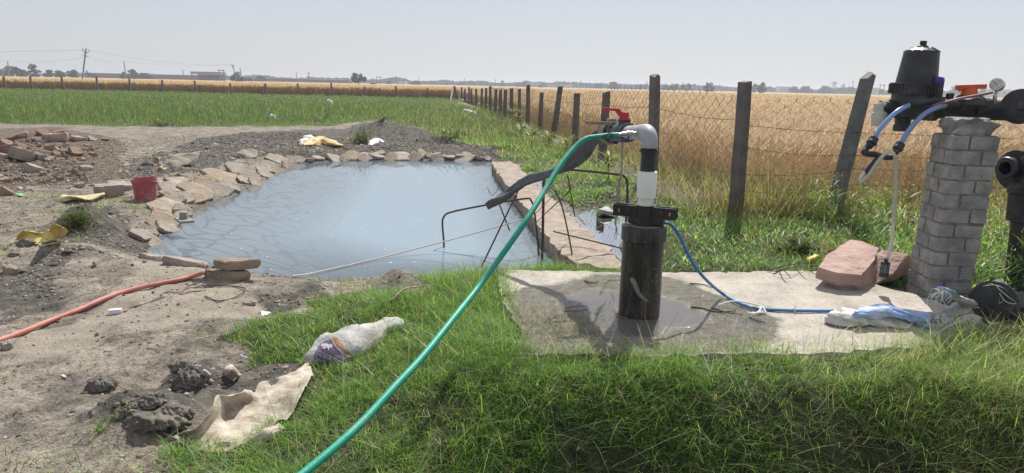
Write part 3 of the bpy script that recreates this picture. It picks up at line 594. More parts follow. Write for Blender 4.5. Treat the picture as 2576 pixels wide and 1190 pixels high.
# 3 weedy turf from the ledge to the fence and behind the pad
vg = Veg()
x, y = scatter(420000, -4.5, 9.5, 4.8, 24)
k = zone(Z_STRIP, x, y, 14) & free(x, y) & inview(x, y); x, y = x[k], y[k]
k = rng.random(len(x)) < np.clip(9.0 / y, 0.15, 1.0) * np.where(fbm(x * 1.3 + 8, y * 1.3 + 2, 3) > 0.45, 1, 0.45); x, y = x[k], y[k]
mud = np.exp(-((polydist(x, y, PUDDLE)) / 0.5) ** 2); k = rng.random(len(x)) > 0.93 * mud; x, y = x[k], y[k]; n = len(x)
fd = polydist(x, y, [CORN, FC, FR2], False)
big = fbm(x * 0.9 + 3, y * 0.9 + 30, 3)
H = rng.gamma(4, 0.016, n) * (0.5 + 1.4 * big) + 0.30 * sstep(0.8, 0.1, fd) * rng.random(n) ** 2
Wd = rng.uniform(0.003, 0.007, n) * np.clip(y / 7, 1, 2.6)
P = np.stack([x, y, height(x, y) - 0.005], 1)
c = mixcol(n, (5, 6, 2.5, 1.0, 0.6)); kk = rng.random(n) < np.clip(0.75 * sstep(0.9, 0.0, fd) + 0.65 * (fbm(x * 1.5, y * 1.5, 2) > 0.62), 0, 0.8); c[kk] = mixcol(kk.sum(), (0.6, 0.5, 0.8, 4, 5))
vg.add(blades(P, H, Wd, rng.uniform(0.05, 0.8, n), rng.gamma(2, 0.3, n), c, segs=2))
# broad weed leaves
n = 60000; x, y = scatter(n, -3, 9.5, 5.0, 14); k = zone(Z_STRIP, x, y, 14) & free(x, y) & inview(x, y) & (fbm(x * 1.1 + 60, y * 1.1, 3) > 0.52); x, y = x[k], y[k]; n = len(x)
mud = np.exp(-((polydist(x, y, PUDDLE)) / 0.5) ** 2); k = rng.random(n) > 0.95 * mud; x, y = x[k], y[k]; n = len(x)
P = np.stack([x, y, height(x, y) + rng.uniform(0.0, 0.09, n)], 1)
vg.add(blades(P, rng.uniform(0.03, 0.06, n), rng.uniform(0.009, 0.019, n), rng.uniform(0.4, 1.5, n), rng.uniform(0.1, 0.8, n), mixcol(n, (6, 6, 1, 0.2, 0.1)), segs=2))
vg.build('weedy_turf', M['grass'], 'weedy green turf between the pond and the wire fence')
# 4 the green crop in the field behind the pond
vg = Veg()
x, y = scatter(560000, -62, 2, 14, 78); k = zone(Z_FIELD, x, y, 10) & inview(x, y, 120); x, y = x[k], y[k]
k = rng.random(len(x)) < np.clip(26.0 / y, 0.2, 1.0) ** 1.3; x, y = x[k], y[k]; n = len(x)
H = rng.gamma(6, 0.034, n) * (0.6 + 0.7 * fbm(x * 0.4, y * 0.4, 3)) * (1 - 0.62 * sstep(30, 66, y)) * (0.35 + 0.65 * sstep(-0.2, 3.0, polydist(x, y, [tuple(G(u, v, 0)[:2]) for u, v in [(0, 311), (300, 316), (560, 319), (850, 316), (930, 304)]], False)))
Wd = rng.uniform(0.010, 0.020, n) * np.clip(y / 26, 0.8, 2.6)
P = np.stack([x, y, height(x, y) - 0.01], 1)
GF = np.array([(0.075, 0.13, 0.048), (0.12, 0.185, 0.062), (0.20, 0.25, 0.09), (0.30, 0.29, 0.16)])
dryp = sstep(-9, -2, x) * 0.25 + 0.06; ci = np.where(rng.random(n) < dryp, 3, rng.choice(3, n, p=[0.4, 0.42, 0.18])); 
vg.add(blades(P, H, Wd, rng.uniform(0.02, 0.4, n), rng.gamma(2, 0.18, n), GF[ci], segs=2))
# darker rank growth along the far fence
n = 30000; tt_ = rng.random(n); ln_ = np.array(FL2) - np.array(CORN); off = rng.normal(0.2, 0.9, n)
x = CORN[0] + ln_[0] * tt_; y = CORN[1] + ln_[1] * tt_ - off; k = inview(x, y, 120); x, y = x[k], y[k]; n = len(x)
vg.add(blades(np.stack([x, y, 0 * x - 0.02], 1), rng.gamma(5, 0.028, n) * (0.5 + fbm(x * 0.5, y * 0.5, 3)), rng.uniform(0.03, 0.07, n), rng.uniform(0, 0.5, n), rng.gamma(2, 0.2, n), mixcol(n, (4, 2, 0.3, 1.2, 2.5)) * 0.7, segs=2))
vg.build('green_crop', M['grass'], 'green standing crop in the field behind the pond')
# ------------------------------------------------------------------ ripe wheat beyond the fences
WH = np.array([(0.55, 0.415, 0.26), (0.62, 0.485, 0.31), (0.47, 0.34, 0.20), (0.35, 0.26, 0.155), (0.66, 0.54, 0.375)])
C_ = np.array(CORN); A_ = np.array(FC); R_ = np.array(FR2); L_ = np.array(FL2)
nr = np.array([A_[1] - C_[1], -(A_[0] - C_[0])]); nr /= np.linalg.norm(nr)          # outward (to the right of the side fence)
if nr[0] < 0: nr = -nr
FIELD_W = [tuple(L_ + (0, 1.2)), tuple(C_ + (0.3, 1.2)), tuple(C_ + nr * 0.5), tuple(A_ + nr * 0.4 + (0, 0.45)), tuple(R_ + (0, 0.5)), (900, R_[1] + 40), (900, 1400), (-900, 1400), (-900, L_[1] + 30)]
def wheat(vg, x, y, sc, ears=True, hh=0.86):
    n = len(x); dens_h = hh * (0.9 + 0.22 * fbm(x * 0.6 + 2, y * 0.6, 3)); H = dens_h * rng.uniform(0.82, 1.08, n)
    yw = rng.normal(0.2, 1.0, n); ln = rng.uniform(0.0, 0.22, n); P = np.stack([x, y, height(x, y) * (y < 30)], 1)
    cc = WH[rng.choice(5, n, p=[0.3, 0.28, 0.2, 0.12, 0.10])]
    vg.add(blades(P, H, 0.0042 * sc, ln, np.full(n, 0.03), cc, yw, segs=1))
    if ears:
        tp = P + np.stack([np.cos(yw) * H * (ln + 0.03), np.sin(yw) * H * (ln + 0.03), H * 0.985], 1)
        vg.add(blades(tp - (0, 0, 0.03), rng.uniform(0.09, 0.15, n) * np.clip(sc, 1, 1.8), 0.012 * sc, rng.uniform(0.2, 0.9, n), rng.uniform(0.2, 0.9, n), cc * 1.08, yw, segs=2))
    # withered leaves
    k = rng.random(n) < 0.5; m_ = k.sum()
    vg.add(blades(P[k] + np.stack([0 * H[k], 0 * H[k], H[k] * rng.uniform(0.2, 0.75, m_)], 1), rng.uniform(0.12, 0.26, m_), 0.008 * sc[k], rng.uniform(0.4, 1.2, m_), rng.uniform(0.3, 1.4, m_), WH[rng.choice(5, m_)] * 0.92, segs=2))
vg = Veg()
for n0, x0, x1, y0, y1, dn in ((46000, 0, 12.5, 7.6, 13, 1), (60000, -2, 20, 13, 26, 1), (46000, -8, 34, 26, 60, 1), (70000, -75, 60, 60, 150, 1)):
    x, y = scatter(n0, x0, x1, y0, y1); k = inpoly(x, y, FIELD_W) & inview(x, y, 300 if y0 < 20 else 80); x, y = x[k], y[k]
    wheat(vg, x, y, np.clip(np.hypot(x, y) / 11.0, 0.9, 9) * np.ones(len(x)), True)
n = 26000; tw_ = rng.random(n); x = L_[0] + (C_[0] - L_[0]) * tw_; y = L_[1] + (C_[1] - L_[1]) * tw_ + 0.9 + rng.gamma(1.5, 0.5, n); k = inview(x, y, 80); wheat(vg, x[k], y[k], np.full(k.sum(), 5.0), True)
n = 26000; tw_ = rng.random(n) ** 0.6; q_ = rng.gamma(1.5, 0.35, n) + 0.4; x = A_[0] + (C_[0] - A_[0]) * tw_ + nr[0] * q_; y = A_[1] + (C_[1] - A_[1]) * tw_ + nr[1] * q_; k = inview(x, y, 80); wheat(vg, x[k], y[k], np.clip(np.hypot(x[k], y[k]) / 13, 0.9, 5), True)
vg.build('wheat_stalks', M['wheat'], 'ripe golden wheat standing beyond the wire fence')
# the closed canopy of ears farther back
gx = np.concatenate([-np.geomspace(900, 20, 34), np.arange(-19, 30, 0.8), np.geomspace(31, 900, 34)]); gy = np.concatenate([np.arange(11.5, 60, 0.8), np.geomspace(61, 1380, 60)])
XX, YY = np.meshgrid(gx, gy); a_, b_ = XX.ravel(), YY.ravel(); fdist = polydist(a_, b_, FIELD_W)
inn = inpoly(a_, b_, FIELD_W) & (fdist > np.where(b_ < 60, 2.0, 0.4)); Fq = grid_faces(len(gy), len(gx)); Fq = Fq[inn[Fq].all(1)]
idx = np.unique(Fq); rm = np.full(len(a_), -1); rm[idx] = np.arange(len(idx))
m, t, b = mat('wheat canopy'); tc = nd(t, 'ShaderNodeTexCoord')
wc = ramp(t, [(0.32, (0.29, 0.21, 0.12)), (0.48, (0.47, 0.35, 0.205)), (0.66, (0.60, 0.465, 0.295))], noise(1.6, 12, 0.78)).outputs[0]
wc = mixc(0.6, wc, ramp(t, [(0.4, (0.6, 0.62, 0.55)), (0.6, (1.1, 1.05, 1.0))], noise(0.05, 5, 0.6)).outputs[0], 'MULTIPLY')
t.links.new(wc, b.inputs['Base Color']); b.inputs['Roughness'].default_value = 0.9; b.inputs['Specular IOR Level'].default_value = 0.15
bp = nd(t, 'ShaderNodeBump', i_Strength=1.0, i_Distance=0.25); t.links.new(noise(3.0, 8, 0.7), bp.inputs['Height']); t.links.new(bp.outputs[0], b.inputs['Normal'])
can = np_mesh('wheat_field', np.stack([a_, b_, 0.70 + 0.12 * (fbm(a_ * 0.7, b_ * 0.7, 3) - 0.5) - 0.35 * (b_ < 24)], 1)[idx], rm[Fq], m, smooth=True)
tag(can, 'ripe golden wheat field reaching to the horizon', None, None, 'stuff')
# dry brown stems, weeds and seed heads at the foot of the fence
vg = Veg(); n = 26000
tpar = rng.random(n); seg = rng.random(n) < 0.55
x = np.where(seg, A_[0] + (R_[0] - A_[0]) * tpar, A_[0] + (C_[0] - A_[0]) * tpar ** 2 * 0.6); y = np.where(seg, A_[1] + (R_[1] - A_[1]) * tpar, A_[1] + (C_[1] - A_[1]) * tpar ** 2 * 0.6)
o_ = rng.normal(0.45, 0.35, n); x = x + np.where(seg, 0, o_ * nr[0]); y = y + np.where(seg, o_, o_ * nr[1]); H = rng.gamma(5, 0.07, n) * (0.5 + fbm(x * 1.2, y * 1.2, 3))
vg.add(blades(np.stack([x, y, height(x, y) - 0.01], 1), np.clip(H, 0.05, 0.75), rng.uniform(0.004, 0.008, n), rng.uniform(0.0, 0.6, n), rng.gamma(2, 0.3, n), mixcol(n, (1.0, 0.7, 0.6, 3.6, 4.5)), segs=2))
vg.build('dry_weeds', M['grass'], 'dry brown weeds along the foot of the wire fence')
vg = Veg(); n = 900; x, y = scatter(n, 3.4, 8.2, 5.0, 8.4); k = (zone(Z_STRIP, x, y, 10)) & free(x, y) & (fbm(x * 1.2, y * 1.2 + 7, 2) > 0.42); x, y = x[k], y[k]; n = len(x)
H = rng.uniform(0.25, 0.55, n); P = np.stack([x, y, height(x, y)], 1); yw = rng.uniform(0, 6.28, n); ln = rng.uniform(0, 0.2, n)
vg.add(blades(P, H, np.full(n, 0.004), ln, np.zeros(n), mixcol(n, (2, 2, 1, 1, 1)), yw, segs=1))
tp = P + np.stack([np.cos(yw) * H * ln, np.sin(yw) * H * ln, H], 1)
for q in range(7):
    pq = tp + rng.normal(0, 0.022, (n, 3)); vg.add(blades(pq, rng.uniform(0.010, 0.02, n), rng.uniform(0.010, 0.018, n), rng.uniform(0, 1, n), np.zeros(n), mixcol(n, (0, 0.3, 1, 3, 3)), segs=1))
for q in range(6):
    pq = P + np.stack([np.cos(yw) * H * ln, np.sin(yw) * H * ln, H], 1) * rng.uniform(0.15, 0.85, (n, 1)); vg.add(blades(pq, rng.uniform(0.05, 0.10, n), rng.uniform(0.010, 0.018, n), rng.uniform(0.5, 1.5, n), rng.uniform(0.2, 0.9, n), mixcol(n, (5, 5, 1, 0.2, 0)), segs=2))
vg.build('seeding_weeds', M['grass'], 'tall weeds with brown seed heads behind the brick pillar')
# ------------------------------------------------------------------ fences
def post_mesh(base, top, wd, th, yaw, m, name, label, group, chip=0.25):
    """a split stone post: tapering, uneven faces, a broken top"""
    base = np.asarray(base, float); top = np.asarray(top, float); ax = top - base; n = 7; mb = MB(); V = []
    d = np.array([math.cos(yaw), math.sin(yaw), 0]); e = np.array([-math.sin(yaw), math.cos(yaw), 0])
    lo = base - ax / np.linalg.norm(ax) * 0.25
    for i in range(n):
        s = i / (n - 1); c = lo + (top - lo) * s; k = 1.05 - 0.12 * s
        for a, b2 in ((-1, -1), (-0.15, -1.12), (1, -1), (1.05, 0.1), (1, 1), (-1, 1)):
            q = c + d * (a * wd / 2 * k * random.uniform(0.93, 1.07)) + e * (b2 * th / 2 * k * random.uniform(0.93, 1.07))
            if i == n - 1: q = q + np.array([0, 0, random.uniform(-1, 1) * chip * wd * 0.5 + a * chip * wd * 0.3])
            V.append(q)
    Fc = [(i * 6 + k, i * 6 + (k + 1) % 6, (i + 1) * 6 + (k + 1) % 6, (i + 1) * 6 + k) for i in range(n - 1) for k in range(6)] + [(5, 4, 3, 2, 1, 0), tuple((n - 1) * 6 + k for k in range(6))]
    mb.add(V, Fc); o = mb.build(name, m, None, 25)
    L = np.array(base); me = o.data
    for q in me.vertices: q.co = Vector(np.array(q.co) - L)
    o.location = L.tolist(); return tag(o, label, 'fence post', group)
ORD = ['first', 'second', 'third', 'fourth', 'fifth', 'sixth', 'seventh', 'eighth', 'ninth', 'tenth', 'eleventh', 'twelfth', 'thirteenth', 'fourteenth', 'fifteenth', 'sixteenth', 'seventeenth', 'eighteenth', 'nineteenth', 'twentieth', 'twenty-first']
far = [(1076, 221, 248), (997, 216, 246), (917, 218, 246), (835, 208.6, 247), (750, 210, 245), (668, 209.6, 243), (582, 210, 240), (495, 203, 236), (410, 201, 235), (328, 198.6, 233.5), (246, 194, 231), (162, 193, 228), (81, 192, 226), (15, 191.6, 225)]
def on_line(u, a, b):                                       # where the vertical plane of column u crosses the line a-b
    lo, hi = 0.0, 1.4
    f = lambda s: proj((a[0] + (b[0] - a[0]) * s, a[1] + (b[1] - a[1]) * s, 0))[0] - u
    s0 = f(0)
    for _ in range(50):
        mi = (lo + hi) / 2
        if (f(mi) > 0) == (s0 > 0): lo = mi
        else: hi = mi
    s = (lo + hi) / 2; return np.array([a[0] + (b[0] - a[0]) * s, a[1] + (b[1] - a[1]) * s, 0.0])
FPOSTS = []
leans = [0, -0.04, 0, -0.02, 0, 0.01, -0.05, -0.08, 0, 0, 0, -0.08, -0.03, -0.05]
for i, (u, vt, vb) in enumerate(far):
    p = on_line(u, C_, L_); zt = zat(p[0], p[1], vt)
    post_mesh(p, p + (leans[i] * zt * 1.5, 0, zt), 0.17, 0.15, 0.1, M['post'], 'fence_post', f'dark stone post, {ORD[i]} from the braced corner in the fence beyond the green field', 'stone posts of the far fence'); FPOSTS.append(p + (0, 0, zt))
cp = np.array([C_[0], C_[1], 0]); zc = zat(*C_, 217)
post_mesh(cp, cp + (-0.35, 0, zc), 0.25, 0.2, 0.0, M['post'], 'corner_post', 'leaning stone corner post where the two fences meet, with a slanting brace', 'corner posts')
bp_ = G(1133, 255, 0); post_mesh(bp_ - (0, 0, 0.1), cp + (-0.45, -0.2, zc * 0.97), 0.15, 0.13, 0, M['post'], 'brace_post', 'slanting stone brace propping the far corner post', 'corner posts')
side = [(1161, 219), (1169, 223.6), (1179, 219), (1186, 223), (1198, 223), (1211, 223), (1222, 221.6), (1233, 217), (1246, 224), (1257, 225), (1270, 225), (1286, 223)]
SPOSTS = []; allside = []
NEARP = [(1307, 223, 1306, 291, 'thin'), (1329, 213.6, 1327, 313, 'tall straight'), (1363, 233, 1357, 306, 'short leaning'), (1410, 217, 1390, 339, 'strongly leaning'), (1452, 234.6, 1444, 353, 'straight'), (1526, 231.6, 1514, 426, 'straight rough')]
for i, (u, vt) in enumerate(side):
    p = on_line(u, C_, A_); zt = zat(p[0], p[1], vt); w_ = 0.145
    post_mesh(p, p + (random.uniform(-0.03, 0.03), 0, zt), w_ * min(1, p[1] / 40 + 0.45), 0.10, 0.2, M['post'], 'fence_post', f'dark stone post in the side fence, {ORD[i]} from the far corner', 'stone posts of the side fence'); SPOSTS.append(p)
for k, (ut, vt, ub, vb, how) in enumerate(NEARP):
    p = on_line(ub, C_, A_); p[2] = ground(p[0], p[1])
    tq = Dy(ut, vt, p[1])
    wd = {0: 0.105, 1: 0.125, 2: 0.115, 3: 0.14, 4: 0.135, 5: 0.14}[k]
    post_mesh(p, tq, wd, wd * 0.8, 0.25, M['post'], 'fence_post', f'{how} stone post in the side fence, {["sixth","fifth","fourth","third","second","first"][k]} back from the tall chipped one', 'stone posts of the side fence'); SPOSTS.append(p)
p = on_line(1641, C_, A_); p[2] = ground(p[0], p[1]); tq = Dy(1647.5, 190, p[1])
post_mesh(p, tq, 0.115, 0.14, 0.5, M['post'], 'fence_post', 'tall chipped stone post rising behind the grey pipe elbow', 'stone posts of the side fence', 0.45); SPOSTS.append(p)
p = np.array([FC[0], FC[1], 0.0]); p[2] = ground(*FC) ; tq = Dy(1874, 205, p[1])
post_mesh(p, tq, 0.122, 0.12, 0.62, M['post'], 'corner_post', 'thick brown stone corner post with its shadow on the grass in front', 'corner posts', 0.12)
p2 = np.array([FR1[0], FR1[1], 0.0]); p2[2] = ground(*FR1); tq2 = Dy(2184, 190, p2[1])
post_mesh(p2, tq2, 0.15, 0.115, 0.5, M['postgrey'], 'fence_post', 'grey stone post leaning to the right, seen through the chain-link', 'stone posts of the side fence', 0.4)
p3 = p2 + (np.array([R_[0] - A_[0], R_[1] - A_[1], 0]) / 9.0) * 3.2; post_mesh(p3, p3 + (0.05, 0, 1.45), 0.16, 0.13, 0.4, M['postgrey'], 'fence_post', 'grey stone post of the wire fence beyond the black upright pipe', 'stone posts of the side fence')
# chain-link: zigzag wires, each hooked into the next
def chain(a, b, top, pitch, rad, cut, name, label, sides=3, off=0.09):
    a = np.array([a[0], a[1], 0.0]); b = np.array([b[0], b[1], 0.0]); L = np.linalg.norm(b - a); d = (b - a) / L; nrm = np.array([-d[1], d[0], 0]); mb = MB(); k = 0
    s = 0.0; row = pitch * 1.12 / 1.0
    while s < min(L, cut):
        p0 = a + d * s - nrm * off * 0; z0 = ground(p0[0], p0[1]) - 0.02; tz = top(s); n = int((tz - 0.02) / (row / 2)); P = []
        for i in range(n + 1):
            sg = (1 if (i + k) % 2 else -1); P.append(p0 + d * (sg * pitch / 2 * 1.02 + 0.012 * (random.random() - 0.5) + 0.03 * math.sin(3 * s + i * 0.35)) + nrm * (0.006 * sg) + np.array([0, 0, z0 + i * row / 2]))
        P.append(P[-1] + d * 0.012 + np.array([0, 0, 0.045]))
        mb.tube(P, rad, sides, False); s += pitch * 1.0; k += 1
    return tag(mb.build(name, M['wire'], None, 0), label, 'chain-link fence')
chain(A_ + (0.05, -0.09), R_, lambda s: 1.40 + 0.03 * math.sin(2 * s), 0.118, 0.0024, 9, 'chain_link_mesh', 'chain-link wire mesh between the thick corner post and the leaning grey post')
chain(A_ + (-0.09, 0.1), C_, lambda s: 1.42 + 0.03 * math.sin(1.3 * s) + 0.12 * sstep(0, 2, s) * sstep(7, 3, s), 0.118, 0.0025, 30, 'chain_link_mesh', 'chain-link wire mesh of the side fence running back to the far corner')
# barbed wire
def barbed(a, b, zs, sag, label, step=0.12, rad=0.0026, seg=14, barb=True):
    a = np.asarray(a, float); b = np.asarray(b, float); mb = MB(); L = np.linalg.norm(b - a); P = []
    for i in range(seg + 1):
        s = i / seg; P.append(a + (b - a) * s + np.array([0, 0, -sag * 4 * s * (1 - s) + random.uniform(-0.008, 0.008)]))
    mb.tube(P, rad, 4, False)
    if barb:
        for i in range(int(L / step)):
            s = (i + 0.5) * step / L; c = a + (b - a) * s + np.array([0, 0, -sag * 4 * s * (1 - s)])
            for q in range(2):
                v_ = np.array([random.uniform(-1, 1), random.uniform(-1, 1), random.uniform(-1, 1)]); v_ /= np.linalg.norm(v_); mb.tube([c - v_ * 0.014, c + v_ * 0.014], 0.0017, 3, False)
    return tag(mb.build('barbed_wire', M['darkwire'], None, 0), label, 'barbed wire', 'barbed wire strands')
ex = np.array([R_[0], R_[1], 0]); c0 = np.array([FC[0], FC[1] - 0.1, 0.0]); e1 = np.array([FR1[0], FR1[1] - 0.09, 0.0])
LV = ['top', 'upper middle', 'lower middle', 'bottom']
for k, (za, zb2, zc2) in enumerate([(1.12, 1.05, 1.0), (0.86, 0.78, 0.74), (0.55, 0.62, 0.6), (0.36, 0.42, 0.4)]):
    barbed(c0 + (0, 0, za), e1 + (0.18 * zb2, 0, zb2), [0], 0.02 + 0.01 * k, f'{LV[k]} barbed wire strand from the corner post to the leaning grey post')
    barbed(e1 + (0.18 * zb2, 0, zb2), ex + (0, -0.09, zc2), [0], 0.05, f'{LV[k]} barbed wire strand running behind the brick pillar')
prev = SPOSTS[:]; prev.append(np.array([FC[0], FC[1], 0.0]))
for k, zz in enumerate((1.18, 0.55)):
    mb = MB(); P = []
    for i in range(len(prev) - 1):
        a = prev[i] + (0.0, -0.05, zz - 0.0015 * i); b2 = prev[i + 1] + (0.0, -0.05, zz)
        for s in np.arange(0, 1, 0.1): P.append(a + (b2 - a) * s + np.array([0, 0, -0.16 * s * (1 - s) - 0.02 * random.random()]))
    mb.tube(P, 0.0032, 4, False)
    for i in range(0, len(P) - 1):
        if P[i][1] < 22:
            for q in range(3):
                c = P[i] + (P[i + 1] - P[i]) * q / 3; v_ = np.array([random.uniform(-1, 1), random.uniform(-1, 1), random.uniform(-1, 1)]); v_ /= np.linalg.norm(v_); mb.tube([c - v_ * 0.016, c + v_ * 0.016], 0.0018, 3, False)
    tag(mb.build('barbed_wire', M['darkwire'], None, 0), ['upper', 'lower'][k] + ' barbed wire strand sagging from post to post along the side fence', 'barbed wire', 'barbed wire strands')
# ------------------------------------------------------------------ the borewell head
PB = G(1607, 789, 0.03); px_, py_ = PB[0], PB[1]
def pz(v): return zat(px_, py_, v)
def pr(px, v): return px * depth((px_, py_, pz(v))) / F_PX / 2
well = thing('borewell_head', PB, 'black borewell casing with white coupling, grey elbow and red-handled valve on the pad', 'borewell')
ax0 = np.array([px_, py_, 0.0]); Zv = lambda v: np.array([px_, py_, pz(v)])
zc = pz(604); zt = pz(566)
MB().lathe(ax0, (0, 0, 1), [(0.0, pr(102, 780)), (0.1, pr(102, 760)), (zc, pr(103, 610))], 40).build('casing', M['casing'], well)
MB().lathe(ax0, (0, 0, 1), [(zc - 0.002, pr(106, 604)), (zc + 0.004, pr(112, 600)), (zt - 0.006, pr(112, 575)), (zt, pr(109, 570)), (zt, pr(98, 570)), (zt - 0.012, pr(96, 570))], 40).build('casing_collar', M['casing'], well)
smear = MB(); cs_ = []
for (su, sv) in [(1584, 700), (1590, 697), (1598, 702), (1602, 712), (1607, 726), (1613, 738), (1622, 748), (1632, 757), (1626, 760), (1612, 750), (1602, 740), (1596, 728), (1592, 716), (1586, 710)]:
    rr_ = ray(su, sv); A2 = rr_[0] ** 2 + rr_[1] ** 2; B2 = -2 * (rr_[0] * px_ + rr_[1] * py_); C2 = px_ ** 2 + py_ ** 2 - (pr(103, 740) + 0.004) ** 2; t_ = (-B2 - math.sqrt(max(B2 * B2 - 4 * A2 * C2, 0))) / (2 * A2); cs_.append(CAM + rr_ * t_)
smear.add(cs_, [(0, 1, 12, 13), (1, 2, 11, 12), (2, 3, 10, 11), (3, 4, 9, 10), (4, 5, 8, 9), (5, 6, 7, 8)])
M['cement'] = rough_mat('dried cement', (0.17, 0.16, 0.145), (0.27, 0.255, 0.235), 30, 0.9, 0.5, 80)
smear.build('cement_smear', M['cement'], well, 0)
M['capplate'] = rough_mat('worn cap plate', (0.16, 0.13, 0.11), (0.34, 0.29, 0.25), 12, 0.7, 0.4, 50)
MB().lathe(ax0 + (0, 0, zt - 0.008), (0, 0, 1), [(0.0, pr(95, 570)), (0.010, pr(95, 570)), (0.010, pr(50, 570))], 8).build('cap_plate', M['capplate'], well)
cl = np.array([0.93, -0.36, 0]); cn = np.array([0.36, 0.93, 0])
def clamp(z0, z1, half, off, name):
    h = z1 - z0; zc_ = (z0 + z1) / 2; root = None
    mb = MB(); c = np.array([px_, py_, zc_])
    for sg in (-1, 1): mb.bar(c - cl * half + cn * sg * 0.030, c + cl * half + cn * sg * 0.030, 0.012, h)
    mb.lathe(np.array([px_, py_, z0]), (0, 0, 1), [(0, 0.062), (h, 0.062)], 20)
    o = mb.build(name, M['iron'], well)
    for sx in (-1, 1):
        a = c + cl * sx * (half * 0.52); mb = MB(); mb.tube([a - cn * 0.06, a + cn * 0.06], 0.011, 8); mb.lathe(a - cn * 0.052, -cn, [(0, 0.02), (0.012, 0.02)], 6); mb.build('clamp_bolt', M['iron'], o)
        a = c + cl * sx * (half * 0.80); MB().box(a - cn * 0.0372, (0.008, 0.002, 0.022), np.stack([cl, cn, [0, 0, 1]], 1)).build('clamp_slot', M['straw'], o)
    return o
clamp(pz(546), pz(518), 0.205, 0.03, 'clamp_bar')
MB().lathe(ax0, (0, 0, 1), [(zt, 0.075), (zt + 0.05, 0.075), (zt + 0.055, 0.056), (pz(516), 0.056)], 24).build('inner_pipe', M['iron'], well)
q = np.array([px_, py_, (zt + pz(548)) / 2 + 0.01])
MB().bar(q - cl * 0.10, q + cl * 0.125, 0.085, pz(548) - zt - 0.005).build('lower_clamp', M['iron'], well)
MB().lathe(ax0, (0, 0, 1), [(pz(520), 0.050), (pz(498), 0.050), (pz(497), 0.0615), (pz(433), 0.0625), (pz(431), 0.060), (pz(430.5), 0.049)], 32).build('white_coupling', M['pvcwhite'], well)
MB().lathe(ax0, (0, 0, 1), [(pz(432), 0.0475), (pz(384), 0.0475), (pz(383), 0.059), (pz(377), 0.059), (pz(376), 0.0495), (pz(371), 0.0495)], 32).build('riser_pipe', M['pipeblack'], well)
# elbow and outlet
od = np.array([-0.150, 0.9875, -0.070]); od /= np.linalg.norm(od); zE = pz(333); RE = 0.050
top = np.array([px_, py_, pz(372)]); A = [top, top + (0, 0, 0.02)]
rad = zE - (pz(372) + 0.02)
for k in range(0, 10):
    a = math.pi / 2 * k / 9; A.append(top + np.array([0, 0, 0.02 + rad * math.sin(a)]) + od * rad * (1 - math.cos(a)))
A += [A[-1] + od * 0.06]
E = np.array([px_, py_, zE]); O = lambda s: E + od * s
MB().tube(A, [0.0545, 0.0545] + [0.0535] * 10 + [0.0545], 28).build('elbow', M['pvcgrey'], well)
s0 = rad + 0.06
MB().lathe(O(s0 - 0.01), od, [(0, 0.049), (0.15, 0.049), (0.151, 0.0475), (0.42, 0.0475)], 28).build('outlet_pipe', M['pvcgrey'], well)
vb = MB().lathe(O(s0 + 0.30), od, [(0, 0.06), (0.005, 0.067), (0.05, 0.067), (0.052, 0.058), (0.075, 0.070), (0.16, 0.070), (0.18, 0.058), (0.19, 0.058), (0.19, 0.065), (0.24, 0.065), (0.25, 0.05)], 28)
vc = O(s0 + 0.30 + 0.115)
vb.lathe(vc, (0, 0, 1), [(0.0, 0.046), (0.080, 0.042), (0.084, 0.045), (0.092, 0.045)], 20)
valve = vb.build('valve_body', M['pvcdark'], well)
hb2 = MB(); h0 = vc + (0, 0, 0.092)
hb2.lathe(h0, (0, 0, 1), [(0, 0.042), (0.012, 0.040), (0.014, 0.032), (0.050, 0.030), (0.053, 0.026)], 20)
ld = np.array([-0.985, -0.17, 0])
hb2.bar(h0 + (0, 0, 0.012) + ld * 0.01, h0 + ld * 0.058 + (0, 0, 0.066), 0.044, 0.026)
hb2.bar(h0 + ld * 0.040 + (0, 0, 0.066), h0 + ld * 0.150 + (0, 0, 0.070), 0.036, 0.018); hb2.lathe(h0 + ld * 0.150 + (0, 0, 0.060), (0, 0, 1), [(0, 0.018), (0.02, 0.018)], 12)
vh = hb2.build('valve_handle', M['red'], well)
MB().lathe(O(s0 + 0.53), od, [(0, 0.0505), (0.36, 0.0505)], 24).build('outlet_pipe', M['pvcgrey'], well)
# steel tap on the side of the outlet
t0 = O(s0 + 0.03); tl = np.array([-0.99, -0.10, 0.0]); pt = t0 + np.array([0.02, -0.055, 0.004])
zt0 = pt[2]
tap = MB().tube([pt + (0.03, 0.03, 0), pt + (0.02, 0.0, 0), pt + tl * 0.02], [0.013, 0.014, 0.014], 12)
tap.lathe(pt + tl * 0.015, tl + np.array([0, 0, -0.10]), [(0, 0.017), (0.025, 0.017), (0.027, 0.0115), (0.07, 0.0115), (0.072, 0.016), (0.09, 0.016), (0.092, 0.019), (0.115, 0.019), (0.117, 0.014), (0.125, 0.014), (0.126, 0.0165), (0.145, 0.0165), (0.147, 0.012), (0.205, 0.012)], 14)
tp_ = tap.build('steel_tap', M['steel'], well)
q0 = pt + tl * 0.115 + (0, 0, -0.012)
MB().tube([q0, q0 + (0, -0.012, -0.028)], 0.006, 8).tube(crom([q0 + (0, -0.014, -0.028), q0 + (-0.02, -0.014, -0.030), q0 + (-0.045, -0.014, -0.042), q0 + (-0.115, -0.014, -0.048)], 5), [0.008] * 10 + [0.011] * 6, 8, True, 0.5).build('tap_lever', M['bluelever'], tp_)
